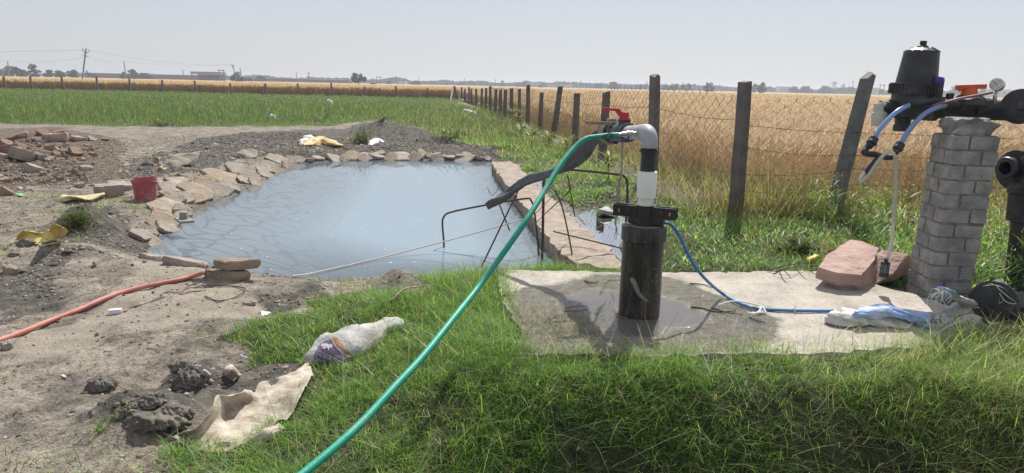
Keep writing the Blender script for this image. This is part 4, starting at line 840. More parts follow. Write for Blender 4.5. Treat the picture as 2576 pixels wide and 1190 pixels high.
# rope lashed over the sleeve
MB_ = MB(); sl0 = s0 + 0.70; P = []
for k in range(190):
    a = k * 0.42; s = sl0 + 0.10 * (0.5 + 0.5 * math.sin(k * 0.11)) + 0.012 * math.sin(k * 1.7); r = 0.070 + 0.012 * vnoise(np.array([k * 0.3]), np.array([2.0]))[0]
    u1 = np.array([od[1], -od[0], 0]); P.append(O(s) + r * (math.cos(a) * u1 + math.sin(a) * np.array([0, 0, 1])))
MB_.tube(P, 0.0075, 6)
P = [O(sl0 + 0.02) + np.array([0.03 * math.cos(k * 1.9) * (1 + 0.3 * math.sin(k)), 0.03 * math.sin(k * 1.3), 0.075 + 0.028 * math.sin(k * 0.9) ** 2]) for k in range(26)]; MB_.tube(crom(P, 4), 0.007, 6)
rope = MB_.build('rope_lashing', M['rope'], None); tag(rope, 'grey rope lashed round the sleeve behind the red-handled valve', 'rope')
hp = O(s0 + 0.46) + np.array([0.0, -0.05, -0.06]); mbh = MB(); zb = ground(hp[0], hp[1])
L_ = 0
pts = crom([hp + (0, 0, 0.10), hp, hp + (0.004, 0, -0.2), hp + (-0.012, 0, -0.38), hp + (-0.02, 0, -0.60)], 6)
mbh.tube(pts, [0.006] * 14 + [0.008] * (len(pts) - 14), 7)
for k in range(26):
    c = pts[random.randint(10, len(pts) - 1)]; mbh.tube(crom([c, c + np.array([random.uniform(-.016, .016), random.uniform(-.016, .016), -0.03]), c + np.array([random.uniform(-.03, .03), random.uniform(-.03, .03), -random.uniform(0.06, 0.12)])], 3), 0.0022, 4)
tag(mbh.build('hanging_rope', M['rope'], None), 'frayed grey rope end hanging below the valve', 'rope')
st = O(sl0 - 0.04) + np.array([-0.02, -0.03, 0.068])
tag(MB().bar(st, st + np.array([-0.20, -0.03, 0.006]), 0.03, 0.024).build('wooden_stick', M['wood'], None, 20), 'flat split stick poking out of the rope lashing', 'stick')
# ------------------------------------------------------------------ hoses
def hose(name, pts, r, m, label, cat, n=12, k=8, group=None): return tag(MB().tube(crom(pts, k), r, n).build(name, m, None), label, cat, group)
he = pt + tl * 0.205 + np.array([0, 0, -0.0205])
sH = depth(he)
hp_ = [he + np.array([0.02, 0, 0]), he, D(1488, 346, sH - 0.01), D(1466, 354, sH - 0.03), D(1443, 374, sH - 0.07), D(1408, 418, sH - 0.17), D(1370, 480, sH - 0.3), D(1313, 570, sH - 0.5), D(1214, 708, 3.95), D(1144, 797, 3.62), D(1066, 894, 3.3), D(994, 972, 3.08), D(894, 1079, 2.83), D(764, 1191, 2.6), D(640, 1285, 2.42), D(500, 1380, 2.3)]
hz = crom(hp_, 8); hr = np.full(len(hz), 0.0172)
tag(MB().tube(hz, hr, 16).build('green_hose', M['greenhose'], None), 'long green hose slanting from the tap down across the grass', 'hose')
mbt = MB()
for s_ in (0.12, 0.2, 0.4, 0.5):
    c = np.array(hp_[1]) * (1 - s_) + np.array(hp_[2]) * s_; mbt.tube([c + np.array([0.004 * math.sin(a), 0.019 * math.cos(a), 0.019 * math.sin(a)]) for a in np.linspace(0, 6.5, 14)], 0.0032, 5)
mbt.tube([np.array(hp_[1]) + (-0.02, -0.02, 0.02), np.array(hp_[2]) + (0, -0.02, -0.012)], 0.0028, 5)
tag(mbt.build('binding_wire', M['pvcdark'], None), 'black binding wire wound round the upper end of the green hose', 'wire')
# lay-flat hose hanging from the outlet over the bent rods
z0 = O(s0 + 0.76)
def flat_hose(ctrl, k=7):
    C = crom([c[0] for c in ctrl], k); Wd = crom([[c[1], c[2], c[3]] for c in ctrl], k)[:, :3]; V = []; n = 14
    for i in range(len(C)):
        tg = C[min(i + 1, len(C) - 1)] - C[max(i - 1, 0)]; tg /= np.linalg.norm(tg)
        sd = np.cross(tg, [0, 0, 1.0]); sd /= np.linalg.norm(sd); up = np.cross(sd, tg); a0 = Wd[i][2]
        s2 = sd * math.cos(a0) + up * math.sin(a0); u2 = -sd * math.sin(a0) + up * math.cos(a0)
        for k_ in range(n):
            a = 2 * math.pi * k_ / n; wr = 1 + 0.10 * (vnoise(np.array([i * 0.45 + 3]), np.array([k_ * 0.9]))[0] - 0.5) * 2
            V.append(C[i] + s2 * Wd[i][0] * math.cos(a) * wr + u2 * Wd[i][1] * math.sin(a) * wr * (1 + 0.5 * math.sin(3 * a + i * 0.2)))
    m_ = len(C); mb = MB(); mb.add(V, [(i * n + k_, i * n + (k_ + 1) % n, (i + 1) * n + (k_ + 1) % n, (i + 1) * n + k_) for i in range(m_ - 1) for k_ in range(n)]); return mb
sZ = depth(z0)
fh = flat_hose([(O(s0 + 0.60), 0.058, 0.058, 0), (O(s0 + 0.80), 0.062, 0.058, 0), (O(s0 + 0.92) - (0, 0, 0.015), 0.066, 0.05, 0.5), (D(1498, 345, sZ + 0.22), 0.062, 0.026, 1.2), (D(1474, 374, sZ + 0.30), 0.074, 0.015, 1.45), (D(1442, 404, sZ + 0.36), 0.062, 0.014, 1.4), (D(1400, 427, sZ + 0.42), 0.05, 0.02, 0.8), (D(1368, 440, sZ + 0.50), 0.055, 0.022, 0.7), (D(1330, 452, sZ + 0.6), 0.055, 0.022, 0.8), (D(1296, 474, sZ + 0.68), 0.052, 0.022, 0.8), (D(1268, 495, sZ + 0.72), 0.05, 0.024, 0.7), (D(1242, 508, sZ + 0.74), 0.047, 0.026, 0.6), (D(1226, 519, sZ + 0.76), 0.042, 0.024, 0.5)])
tag(fh.build('layflat_hose', M['layflat'], None, 60), 'crumpled dark grey lay-flat hose drooping from the outlet over the bent rods', 'hose')
# ------------------------------------------------------------------ bent reinforcing rods that prop it
sA = depth(G(1116, 622, ZW)); sB = depth(G(1352, 655, ZW)); 
LAB = 'rods'
def rod(name, pts, r, label, k=6): return tag(MB().tube(crom(pts, k) if k else pts, r, 8).build(name, M['rebar'], None), label, 'steel rod', 'bent steel rods by the pond')
rod('bent_rod', [D(1114, 690, sA * 0.985), D(1117, 622, sA), D(1113, 565, sA), D(1117, 545, sA), D(1134, 534, sA), D(1200, 520, sA * 0.99), D(1318, 500, sA * 0.972), D(1336, 505, sA * 0.97), D(1343, 525, sA * 0.97), D(1350, 580, sA * 0.968), D(1357, 662, sA * 0.965)], 0.0095, 'dark steel rod bent into a low hoop, one leg standing in the pond water')
sC = depth(G(1364, 672, -0.1)); sD = depth(G(1572, 560, 0.0))
rod('bent_rod', [D(1362, 690, sC), D(1365, 600, sC), D(1368, 460, sC), D(1372, 436, sC + 0.02), D(1384, 427, sC + 0.05), D(1440, 427, sC + 0.2), D(1550, 438, sC + 0.45), D(1570, 444, sC + 0.48), D(1578, 462, sC + 0.5), D(1577, 520, sC + 0.5), D(1573, 585, sC + 0.5)], 0.0125, 'tall rusty rod bent into a hoop, upright leg at the pond corner')
rod('steel_rod', [D(1202, 690, sC + 0.05), D(1312, 462, sC + 0.45)], 0.0075, 'straight steel rod slanting from the near bank up to the end of the lay-flat hose', 0)
rod('steel_rod', [D(1254, 508, sA * 0.98), D(1282, 580, sA * 0.96)], 0.0075, 'short steel rod stub hanging from the low hoop over the water', 0)
rod('steel_rod', [D(1396, 478, sC + 0.3), D(1414, 520, sC + 0.27), D(1430, 590, sC + 0.15), D(1443, 660, sC + 0.02)], 0.0075, 'curved steel rod standing on the concrete wall', 5)
rod('steel_rod', [D(1392, 582, sC + 0.5), D(1570, 626, sC + 0.1)], 0.0075, 'straight steel rod lying on top of the concrete wall', 0)
rod('steel_rod', [D(1428, 440, sC + 0.32), D(1446, 545, sC + 0.75)], 0.0065, 'thin steel rod dropping from the tall hoop to the puddle', 0)
mbw = MB()
wq = [D(1346, 562, sC + 0.1), D(1390, 520, sC + 0.3), D(1430, 482, sC + 0.5), D(1434, 470, sC + 0.5), D(1428, 466, sC + 0.5), D(1436, 478, sC + 0.5), D(1400, 512, sC + 0.35), D(1352, 556, sC + 0.1)]
mbw.tube(crom(wq, 5), 0.004, 6); mbw.tube(crom([D(1345, 540, sC + 0.1), D(1385, 500, sC + 0.3), D(1428, 474, sC + 0.5)], 5), 0.0035, 6)
tag(mbw.build('tie_wire', M['rebar'], None), 'looped tie wire twisted between the two rod hoops', 'wire'); mbw = MB(); mbw.tube(crom([D(1232, 485, sZ + 0.7), D(1226, 470, sZ + 0.7), D(1236, 492, sZ + 0.7), D(1250, 480, sZ + 0.7), D(1255, 462, sZ + 0.7)], 5), 0.002, 4)
tag(mbw.build('tie_wire', M['rebar'], None), 'thin curled wire ends sticking up from the lay-flat hose end', 'wire')
# cord over the water, red pipe, cable
cz = ZW + 0.03
hose('pale_cord', [G(735, 694, -0.08), G(800, 684, ZW + 0.015), G(1000, 638, cz), G(1190, 588, 0.06), D(1340, 545, sC)], 0.006, M['cord'], 'pale cord stretched over the pond to the foot of the rods', 'cord', 6)
rp = [on(-160, 905), on(-60, 880), on(0, 864), on(60, 842), on(120, 817), on(200, 786), on(270, 755), on(330, 736), on(390, 722), on(440, 712), on(480, 703), on(514, 697)]
hose('red_pipe', [p + (0, 0, 0.020 if i < 11 else 0.035) for i, p in enumerate(rp)], 0.0165, M['redpipe'], 'faded orange-red flexible pipe lying across the bare earth', 'pipe', 14)
blue_s = depth((px_ + 0.12, py_, zt))
bc = [D(1652, 567, blue_s), D(1666, 562, blue_s - 0.02), D(1686, 564, blue_s - 0.03), D(1708, 590, blue_s - 0.03), D(1734, 645, blue_s - 0.02), D(1768, 695, blue_s + 0.0), G(1815, 737, 0.07), G(1858, 762, 0.05), G(1905, 776, 0.044), G(1990, 781, 0.042), G(2090, 782, 0.042), G(2180, 782, 0.05), G(2230, 793, 0.06), G(2290, 812, 0.05), G(2350, 832, 0.03), G(2420, 850, 0.0), G(2470, 868, -0.03), G(2530, 900, -0.08)]
hose('blue_cable', bc, 0.0105, M['bluecable'], 'blue cable looping from the casing top and running along the pad under the sack', 'cable', 10)
mbw = MB()
c = bc[8]
for k in range(5): mbw.tube(crom([c + np.array([0.02 * k - 0.05, 0.0, 0.012]), c + np.array([0.01 * k - 0.02, -0.03, 0.02]), c + np.array([0.03 - 0.02 * k, -0.075 - 0.01 * k, 0.004]), c + np.array([-0.03 * k + 0.02, -0.10, 0.004])], 5), 0.0035, 5)
mbw.tube(crom([c + np.array([-0.26, 0.03, 0.01]), c + np.array([-0.15, 0.06, 0.03]), c + np.array([-0.03, 0.045, 0.02]), c + np.array([0.02, -0.02, 0.02]), c + np.array([0.03, -0.09, 0.003])], 6), 0.005, 6)
tag(mbw.build('white_tie', M['white'], None), 'bunch of thin white ties knotted on the blue cable', 'tie')
mbw = MB(); c = bc[9] + np.array([0.02, 0, 0]); mbw.tube([c + np.array([0.004 * math.sin(a), 0.014 * math.cos(a), 0.014 * math.sin(a)]) for a in np.linspace(0, 6.5, 12)], 0.004, 5); mbw.tube(crom([c + (0, 0, 0.01), c + (0.01, 0, 0.03), c + (0.0, -0.01, 0.045)], 4), 0.003, 5)
tag(mbw.build('white_tie', M['white'], None), 'small white tie twisted round the blue cable nearer the sack', 'tie')
# ------------------------------------------------------------------ brick pillar
PL = on(2347, 752); PL[2] = -0.02
sP = depth(PL); th = math.radians(33) 
wp = 0.315
# axes of the pillar faces: e1 runs along the darker right face, e2 along the paler left face
va_ = math.atan2(PL[0], PL[1])
e1 = np.array([math.cos(-va_ + math.radians(28)), math.sin(-va_ + math.radians(28)), 0]); e2 = np.array([-e1[1], e1[0], 0])
edge = on(2326, 762); edge[2] = -0.03                      # nearest corner
pillar = thing('brick_pillar', edge + (e1 + e2) * wp / 2, 'rough leaning pillar of grey bricks carrying the filter pipes', 'pillar')
bc0 = edge + (e1 + e2) * wp / 2
ztop = zat(bc0[0], bc0[1], 338) ; NC = 12; ch = (ztop + 0.05) / NC
M['brickgrey'] = rough_mat('grey cement brick', (0.30, 0.295, 0.285), (0.43, 0.42, 0.405), 14, 0.95, 0.9, 70, c3=(0.52, 0.51, 0.495), dist=0.02)
_t = M['brickgrey'].node_tree; _o = _t.nodes.new('ShaderNodeTexNoise'); _o.inputs['Scale'].default_value = 5.5; _o.inputs['Detail'].default_value = 1.0; _tc = _t.nodes.new('ShaderNodeTexCoord'); _t.links.new(_tc.outputs['Object'], _o.inputs['Vector']); _r = ramp(_t, [(0.40, (0.72, 0.72, 0.74)), (0.60, (1.08, 1.06, 1.03))], _o.outputs['Fac']); _m = _t.nodes.new('ShaderNodeMix'); _m.data_type = 'RGBA'; _m.blend_type = 'MULTIPLY'; _m.inputs['Factor'].default_value = 1.0; _b = _t.nodes['Principled BSDF']; _src = _b.inputs['Base Color'].links[0].from_socket; _t.links.new(_src, _m.inputs['A']); _t.links.new(_r.outputs[0], _m.inputs['B']); _t.links.new(_m.outputs['Result'], _b.inputs['Base Color'])
M['mortar'] = rough_mat('rough mortar', (0.16, 0.145, 0.13), (0.29, 0.27, 0.245), 16, 0.95, 1.0, 40)
def rbrick(mb, c, sx, sy, sz, R, j=0.006):
    """a hand-cast brick: rounded, chipped, uneven"""
    nx, ny, nz = 8, 8, 4; V = []; F = []; pts = {}; sd = len(mb.v) * 0.37
    for ix in range(nx + 1):
        for iy in range(ny + 1):
            for iz in range(nz + 1):
                if 0 < ix < nx and 0 < iy < ny and 0 < iz < nz: continue
                q = np.array([(2 * ix / nx - 1) * sx / 2, (2 * iy / ny - 1) * sy / 2, (2 * iz / nz - 1) * sz / 2]); r = 0.005; inn = np.clip(q, -(np.array([sx, sy, sz]) / 2 - r), np.array([sx, sy, sz]) / 2 - r); d = q - inn; L = np.linalg.norm(d)
                pts[(ix, iy, iz)] = len(V); V.append((inn, d / L * r if L > 1e-9 else d))
    I = np.array([v[0] for v in V]); Dn = np.array([v[1] for v in V]); nn = Dn / (np.linalg.norm(Dn, axis=1)[:, None] + 1e-9); Q = I + Dn
    f1 = fbm(Q[:, 0] * 14 + Q[:, 2] * 11 + sd, Q[:, 1] * 14 - Q[:, 2] * 9 + sd, 3) - 0.5; f2 = fbm(Q[:, 0] * 45 + Q[:, 2] * 30 + sd, Q[:, 1] * 45 - Q[:, 2] * 33, 2) - 0.5
    Q = Q + nn * (f1 * 0.009 + f2 * 0.006)[:, None]
    for k, ax in ((0, 0), (nx, 0), (0, 1), (ny, 1), (0, 2), (nz, 2)):
        N = (nx, ny, nz); o1, o2 = (ax + 1) % 3, (ax + 2) % 3
        for a in range(N[o1]):
            for b2 in range(N[o2]):
                ids = []
                for s1, s2 in ((a, b2), (a + 1, b2), (a + 1, b2 + 1), (a, b2 + 1)):
                    t3 = [0, 0, 0]; t3[ax] = k; t3[o1] = s1; t3[o2] = s2; ids.append(pts[tuple(t3)])
                F.append(tuple(ids if k else ids[::-1]))
    mb.add([np.asarray(c) + R @ q for q in Q], F)
R_p = np.stack([e1, e2, [0, 0, 1]], 1); mbb = MB(); mm = MB()
lean = np.array([0.034, 0.0, 0])
mm_prof = []
for i in range(NC):
    z = -0.05 + ch * (i + 0.5); c = bc0 + lean * z + (0, 0, z - bc0[2]) * np.array([1, 1, 1]); c[2] = z
    j1, j2 = random.uniform(-0.006, 0.006), random.uniform(-0.006, 0.006); cc = c + e1 * j1 + e2 * j2
    bh = ch * 0.89; g = 0.014; bl = wp * 0.62; bs = wp - bl - g
    rbrick(mm, cc - (0, 0, ch * 0.5), wp * 0.965, wp * 0.965, ch * 0.30, R_p); mm.box(cc, (wp * 0.93, wp * 0.93, ch * 1.01), R_p)
    hw = wp / 2
    # pinwheel of four bricks, turned the other way in every second course
    if i % 2 == 0: lay = [((bl / 2 - hw), (-hw + bs / 2), bl, bs), ((hw - bs / 2), (-hw + bl / 2), bs, bl), ((hw - bl / 2), (hw - bs / 2), bl, bs), ((-hw + bs / 2), (hw - bl / 2), bs, bl)]
    else: lay = [((hw - bl / 2), (-hw + bs / 2), bl, bs), ((hw - bs / 2), (hw - bl / 2), bs, bl), ((bl / 2 - hw), (hw - bs / 2), bl, bs), ((-hw + bs / 2), (-hw + bl / 2), bs, bl)]
    for ox, oy, lx, ly in lay: rbrick(mbb, cc + e1 * ox + e2 * oy + (0, 0, random.uniform(-0.002, 0.002)), lx, ly, bh, R_p)
mbb.build('brickwork', M['brickgrey'], pillar, 28); mm.build('mortar', M['mortar'], pillar, 45)
# lump of concrete on the head
bm = bmesh.new(); bmesh.ops.create_icosphere(bm, subdivisions=4, radius=1)
tc_ = bc0 + lean * ztop; tc_[2] = ztop + 0.0
mbl = MB(); Vv = []
for q in bm.verts:
    v_ = np.array(q.co); d = 0.85 + 0.30 * (fbm(np.array([v_[0] * 2.2 + 4]), np.array([v_[1] * 2.2 + v_[2] * 2]), 4)[0] - 0.5) * 2
    bx = np.clip(v_ * 1.3, -0.93, 0.93) * d
    Vv.append(tc_ + e1 * bx[0] * 0.165 + e2 * bx[1] * 0.16 + np.array([0, 0, max(bx[2], -0.6) * 0.085 + 0.05]))
mbl.add(Vv, [tuple(w_.index for w_ in f.verts) for f in bm.faces]); bm.free(); mbl.build('mortar_cap', M['brickgrey'], pillar, 60)
# ------------------------------------------------------------------ drip irrigation filter and its pipework
sF = sP + 0.02
def Fp(u, v, ds=0.0): return D(u, v, sF + ds)
def Fr(px, ds=0.0): return px / F_PX * (sF + ds) / 2
fb = Fp(2272, 300, 0.08)
filt = thing('irrigation_filter', fb, 'tall black tapered water filter with black pipework resting on the brick pillar', 'water filter')
def axisz(v): return zat(fb[0], fb[1], v)
fx = np.array([fb[0], fb[1], 0]); sfb = depth(fb)
def fr(px): return px / F_PX * sfb / 2 * 0.94
tilt = np.array([0.03, 0, 1.0])
fb[0] -= 0.0
def L_(prof, n=36): return MB().lathe((fb[0] + 0.0, fb[1], 0), (0.04, 0, 1), prof, n)
Z = axisz
body = L_([(Z(225), fr(100)), (Z(216), fr(101)), (Z(180), fr(94)), (Z(140), fr(86)), (Z(136), fr(85))]).build('filter_body', M['black'], filt)
dome = L_([(Z(137), fr(86)), (Z(133), fr(85)), (Z(127), fr(79)), (Z(121), fr(56)), (Z(119), fr(30)), (Z(115), fr(27)), (Z(113), fr(20)), (Z(112.5), fr(17)), (Z(102), fr(16)), (Z(101.5), fr(10))])
dl = dome.build('dome_lid', M['black'], filt)
mbx = MB()
for k in range(12):
    a = k * math.pi / 6; d = np.array([math.cos(a), math.sin(a), 0]); z1, z2 = Z(120), Z(131)
    mbx.bar(np.array([fb[0] + 0.04 * z1, fb[1], z1]) + d * fr(48), np.array([fb[0] + 0.04 * z2, fb[1], z2]) + d * fr(85), 0.008, 0.012)
mbx.build('lid_rib', M['black'], dl)
ring = L_([(Z(237), fr(104)), (Z(237), fr(122)), (Z(212), fr(124)), (Z(210), fr(121)), (Z(210), fr(100))])
for k in range(44):
    a = 2 * math.pi * k / 44; d = np.array([math.cos(a), math.sin(a), 0]); z1, z2 = Z(236), Z(211); ring.bar(np.array([fb[0] + 0.04 * z1, fb[1], z1]) + d * fr(124), np.array([fb[0] + 0.04 * z2, fb[1], z2]) + d * fr(126), 0.010, 0.007, d)
rg_ = ring.build('clamp_ring', M['black'], filt)
cr = []
for k in range(20):
    a = -1.75 + 1.5 * k / 19; cr.append(np.array([fb[0] + 0.065, fb[1], Z(221)]) + np.array([math.cos(a), math.sin(a), 0]) * fr(133))
up_ = np.array([0, 0, 0.014])
MB().tube([cr[-1] + up_] + [c + up_ for c in cr[::-1]] + [cr[0] + np.array([-0.01, 0, 0])] + [c - up_ for c in cr], 0.0032, 6).build('wire_latch', M['steel'], rg_)
L_([(Z(300), fr(70)), (Z(294), fr(106)), (Z(252), fr(108)), (Z(236), fr(108))]).build('filter_housing', M['black'], filt)
lo = MB(); z1, z2, z3 = Z(330), Z(314), Z(292)
lo.lathe((fb[0], fb[1], 0), (0, 0, 1), [(z2, fr(38)), (z3, fr(42))], 20); lo.lathe((fb[0], fb[1], 0), (0, 0, 1), [(z1, fr(46)), (z2, fr(46))], 8)
lo.build('drain_plug', M['black'], filt)
def horiz(ua, va_2, ub, vb_2, r, m, name, prof=None, da=0, db=0, n=24, parent=None):
    a = Fp(ua, va_2, da); b2 = Fp(ub, vb_2, db); d = b2 - a; L = np.linalg.norm(d)
    return MB().lathe(a, d, [(0, r), (L, r)] if prof is None else [(p * L, q) for p, q in prof], n).build(name, m, parent or filt)
horiz(2262, 272, 2214, 272, Fr(36), M['black'], 'side_port', [(0, Fr(34)), (0.35, Fr(34)), (0.36, Fr(42)), (0.6, Fr(42)), (0.62, Fr(38)), (1, Fr(38))], 0.05, 0.05)
M['creampipe'] = rough_mat('cream plastic sleeve', (0.44, 0.41, 0.34), (0.58, 0.55, 0.47), 9, 0.6, 0.2, 40)
cb = Fp(2213, 283, 0.05); MB().lathe(cb + (0, 0, -0.105), (0, 0, 1), [(0, Fr(34)), (0.10, Fr(38)), (0.11, Fr(32)), (0.17, Fr(32)), (0.185, Fr(24))], 20).build('cream_sleeve', M['creampipe'], filt)
MB().lathe(Fp(2304, 266, -0.07), Fp(2304, 266, -0.18) - Fp(2304, 266, -0.07), [(-0.02, Fr(64)), (0.015, Fr(62)), (0.02, Fr(52)), (0.022, Fr(20))], 30).build('flange_cover', M['black'], filt)
horiz(2300, 276, 2480, 277, Fr(46), M['black'], 'main_pipe', [(0, Fr(46)), (0.2, Fr(46)), (0.205, Fr(56)), (0.3, Fr(56)), (0.305, Fr(44)), (1, Fr(44))], 0.06, 0.02)
horiz(2448, 271, 2540, 272, Fr(44), M['black'], 'union_nut', [(0, Fr(46)), (0.08, Fr(52)), (0.38, Fr(52)), (0.42, Fr(40)), (1, Fr(40))], 0.0, 0.0, 14)
horiz(2470, 284, 2560, 286, Fr(36), M['black'], 'main_pipe', None, 0.03, 0.0)
cap_c = Fp(2568, 268, -0.10); MB().lathe(cap_c, Fp(2562, 268, -0.3) - Fp(2568, 268, -0.1), [(-0.05, Fr(70)), (0, Fr(82)), (0.025, Fr(86)), (0.03, Fr(74)), (0.035, Fr(20)), (0.05, Fr(18)), (0.055, Fr(8))], 32).build('end_flange', M['black'], filt)
# lower rig that carries the two clear tubes
rig = horiz(2355, 263, 2480, 262, Fr(26), M['black'], 'injector_manifold', [(0, Fr(24)), (0.03, Fr(28)), (0.18, Fr(28)), (0.19, Fr(20)), (0.45, Fr(20)), (0.46, Fr(30)), (0.62, Fr(30)), (0.63, Fr(22)), (1, Fr(22))], -0.10, -0.06, 16)
horiz(2286, 262, 2362, 252, Fr(24), M['black'], 'injector_manifold', [(0, Fr(22)), (0.05, Fr(26)), (0.35, Fr(26)), (0.38, Fr(20)), (1, Fr(22))], -0.14, -0.10, 16)
st_ = Fp(2352, 250, -0.07); zst = st_[2]
MB().lathe(st_, (0.02, 0, 1), [(-0.03, Fr(48)), (0.022, Fr(44)), (0.024, Fr(30)), (0.075, Fr(30)), (0.08, Fr(26)), (0.115, Fr(26))], 18).build('vent_stub', M['black'], filt)
MB().lathe(st_ + (0.002, 0, 0.112), (0.06, 0, 1), [(0, Fr(27)), (0.006, Fr(29)), (0.03, Fr(29)), (0.05, Fr(25)), (0.056, Fr(12))], 18).build('vent_cap', M['purple'], filt)
MB().lathe(Fp(2388, 252, -0.05), (0, 0, 1), [(0, Fr(18)), (0.05, Fr(18)), (0.052, Fr(13)), (0.055, Fr(13))], 10).build('plug', M['black'], filt)
vq = Fp(2436, 250, -0.04)
MB().lathe(vq, (0, 0, 1), [(-0.04, Fr(92)), (0.0, Fr(84)), (0.03, Fr(56)), (0.034, Fr(40))], 12).build('valve_bonnet', M['black'], filt)
oh = MB(); hq = vq + (0, 0, 0.03); hd = np.array([0.97, -0.22, 0.02])
oh.lathe(hq, (0, 0, 1), [(0, Fr(42)), (0.035, Fr(34)), (0.055, Fr(32))], 14); oh.bar(hq - hd * 0.098 + (0, 0, 0.058), hq + hd * 0.108 + (0, 0, 0.066), 0.028, 0.034); oh.bar(hq - hd * 0.08 + (0, 0, 0.036), hq + hd * 0.02 + (0, 0, 0.044), 0.02, 0.014)
oh.build('valve_handle', M['orange'], filt)
M['pinkrod'] = rough_mat('faded pink pipe', (0.24, 0.10, 0.115), (0.32, 0.155, 0.165), 14, 0.6, 0.1, 50)
MB().tube(crom([Fp(2342, 266, -0.12), Fp(2375, 258, -0.14), Fp(2420, 247, -0.15), Fp(2470, 238, -0.15), Fp(2496, 232, -0.14)], 5), 0.0105, 8).build('pink_pipe', M['pinkrod'], filt)
gq = Fp(2508, 213, -0.10); gd = np.array([-0.72, -0.66, 0.12]); gd /= np.linalg.norm(gd)
gauge = MB().lathe(gq - gd * 0.045, gd, [(0, 0.036), (0.004, 0.046), (0.06, 0.047), (0.066, 0.046), (0.067, 0.041)], 28).build('pressure_gauge', M['steel'], filt)
M['dial'] = rough_mat('white gauge dial', (0.62, 0.63, 0.61), (0.70, 0.71, 0.69), 4, 0.3, 0)
MB().lathe(gq - gd * 0.045, gd, [(0.060, 0.0415), (0.0655, 0.0415)], 28).build('dial', M['dial'], gauge)
gs = np.cross(gd, [0, 0, 1.0]); gs /= np.linalg.norm(gs); gu = np.cross(gs, gd); dc = gq + gd * 0.0215
nb = MB(); nb.bar(dc - (gs * 0.010 + gu * 0.008), dc + gs * 0.022 + gu * 0.02, 0.005, 0.002, gd)
for k in range(11):
    a = -0.75 * math.pi + 1.5 * math.pi * k / 10 + math.pi / 2; d = gs * math.cos(a) + gu * math.sin(a); nb.bar(dc + d * 0.030, dc + d * 0.037, 0.0025, 0.0015, gd)
nb.build('needle', M['black'], gauge)
MB().tube([gq - gd * 0.02 + (0, 0, -0.04), Fp(2503, 240, -0.08), Fp(2501, 262, -0.05)], [0.012, 0.013, 0.02], 10).build('gauge_stem', M['steel'], gauge)
# clear tubes, elbows, suction hose with strainer
def glassy(name, c):
    m, t, b = mat(name); b.inputs['Base Color'].default_value = (*c, 1); b.inputs['Roughness'].default_value = 0.16; b.inputs['Specular IOR Level'].default_value = 0.7
    tl = nd(t, 'ShaderNodeBsdfTranslucent'); tl.inputs[0].default_value = (*c, 1); mx = nd(t, 'ShaderNodeMixShader'); mx.inputs[0].default_value = 0.45
    t.links.new(b.outputs[0], mx.inputs[1]); t.links.new(tl.outputs[0], mx.inputs[2]); t.links.new(mx.outputs[0], t.nodes['Material Output'].inputs[0]); return m
M['cleartube'] = glassy('milky blue clear tube', (0.34, 0.47, 0.74)); M['whitetube'] = glassy('milky white tube', (0.66, 0.65, 0.58))
inj = thing('fertiliser_injector', Fp(2235, 385, -0.25), 'two milky blue tubes with black elbows and a white suction hose under the filter', 'injector')
ta = [Fp(2300, 262, -0.14), Fp(2284, 266, -0.15), Fp(2256, 281, -0.19), Fp(2228, 307, -0.23), Fp(2208, 333, -0.25), Fp(2197, 352, -0.26)]
tb = [Fp(2378, 265, -0.12), Fp(2358, 270, -0.14), Fp(2328, 285, -0.19), Fp(2298, 314, -0.23), Fp(2276, 344, -0.26), Fp(2263, 366, -0.27)]
MB().tube(crom(ta, 6), 0.0175, 14).build('clear_tube', M['cleartube'], inj); MB().tube(crom(tb, 6), 0.0185, 14).build('clear_tube', M['cleartube'], inj)
def el(P, r, name): MB().tube(crom(P, 5), r, 12).build(name, M['black'], inj)
for a, b2, in ((ta, (2191, 361)), (tb, (2257, 375))):
    d = a[-1] - a[-2]; d /= np.linalg.norm(d); MB().lathe(a[-1] - d * 0.02, d, [(0, 0.025), (0.004, 0.033), (0.035, 0.033), (0.04, 0.037), (0.055, 0.037), (0.06, 0.024), (0.085, 0.024)], 12).build('compression_nut', M['black'], inj)
el([Fp(2192, 358, -0.26), Fp(2180, 373, -0.26), Fp(2174, 383, -0.27), Fp(2182, 387, -0.275), Fp(2200, 389, -0.28)], 0.0215, 'elbow_fitting')
el([Fp(2256, 375, -0.27), Fp(2246, 392, -0.275), Fp(2238, 396, -0.28), Fp(2222, 394, -0.28), Fp(2205, 389, -0.28)], 0.0215, 'elbow_fitting')
el([Fp(2196, 386, -0.285), Fp(2212, 393, -0.285), Fp(2204, 402, -0.29), Fp(2190, 419, -0.30), Fp(2176, 436, -0.31)], 0.0185, 'suction_barb')
sp_ = crom([Fp(2176, 432, -0.31), Fp(2164, 450, -0.32), Fp(2168, 456, -0.33), Fp(2180, 447, -0.34), Fp(2196, 425, -0.34), Fp(2212, 402, -0.33), Fp(2232, 383, -0.32), Fp(2247, 386, -0.31), Fp(2254, 410, -0.30), Fp(2254, 450, -0.28), Fp(2250, 520, -0.25), Fp(2245, 590, -0.20), Fp(2238, 630, -0.16), Fp(2230, 657, -0.14)], 7)
sh_ = MB().tube(sp_, 0.0125, 12).build('suction_hose', M['whitetube'], inj)
e0 = Fp(2229, 654, -0.14); dn = Fp(2223, 693, -0.12) - e0; dn /= np.linalg.norm(dn)
M['mesh'] = rough_mat('grey filter mesh', (0.10, 0.10, 0.10), (0.18, 0.18, 0.18), 80, 0.6, 0.4, 200)
sr = MB().lathe(e0, dn, [(-0.012, 0.015), (0.012, 0.016), (0.014, 0.032), (0.028, 0.034), (0.029, 0.028), (0.10, 0.028), (0.101, 0.036), (0.128, 0.036), (0.13, 0.03)], 18).build('strainer', M['black'], inj)
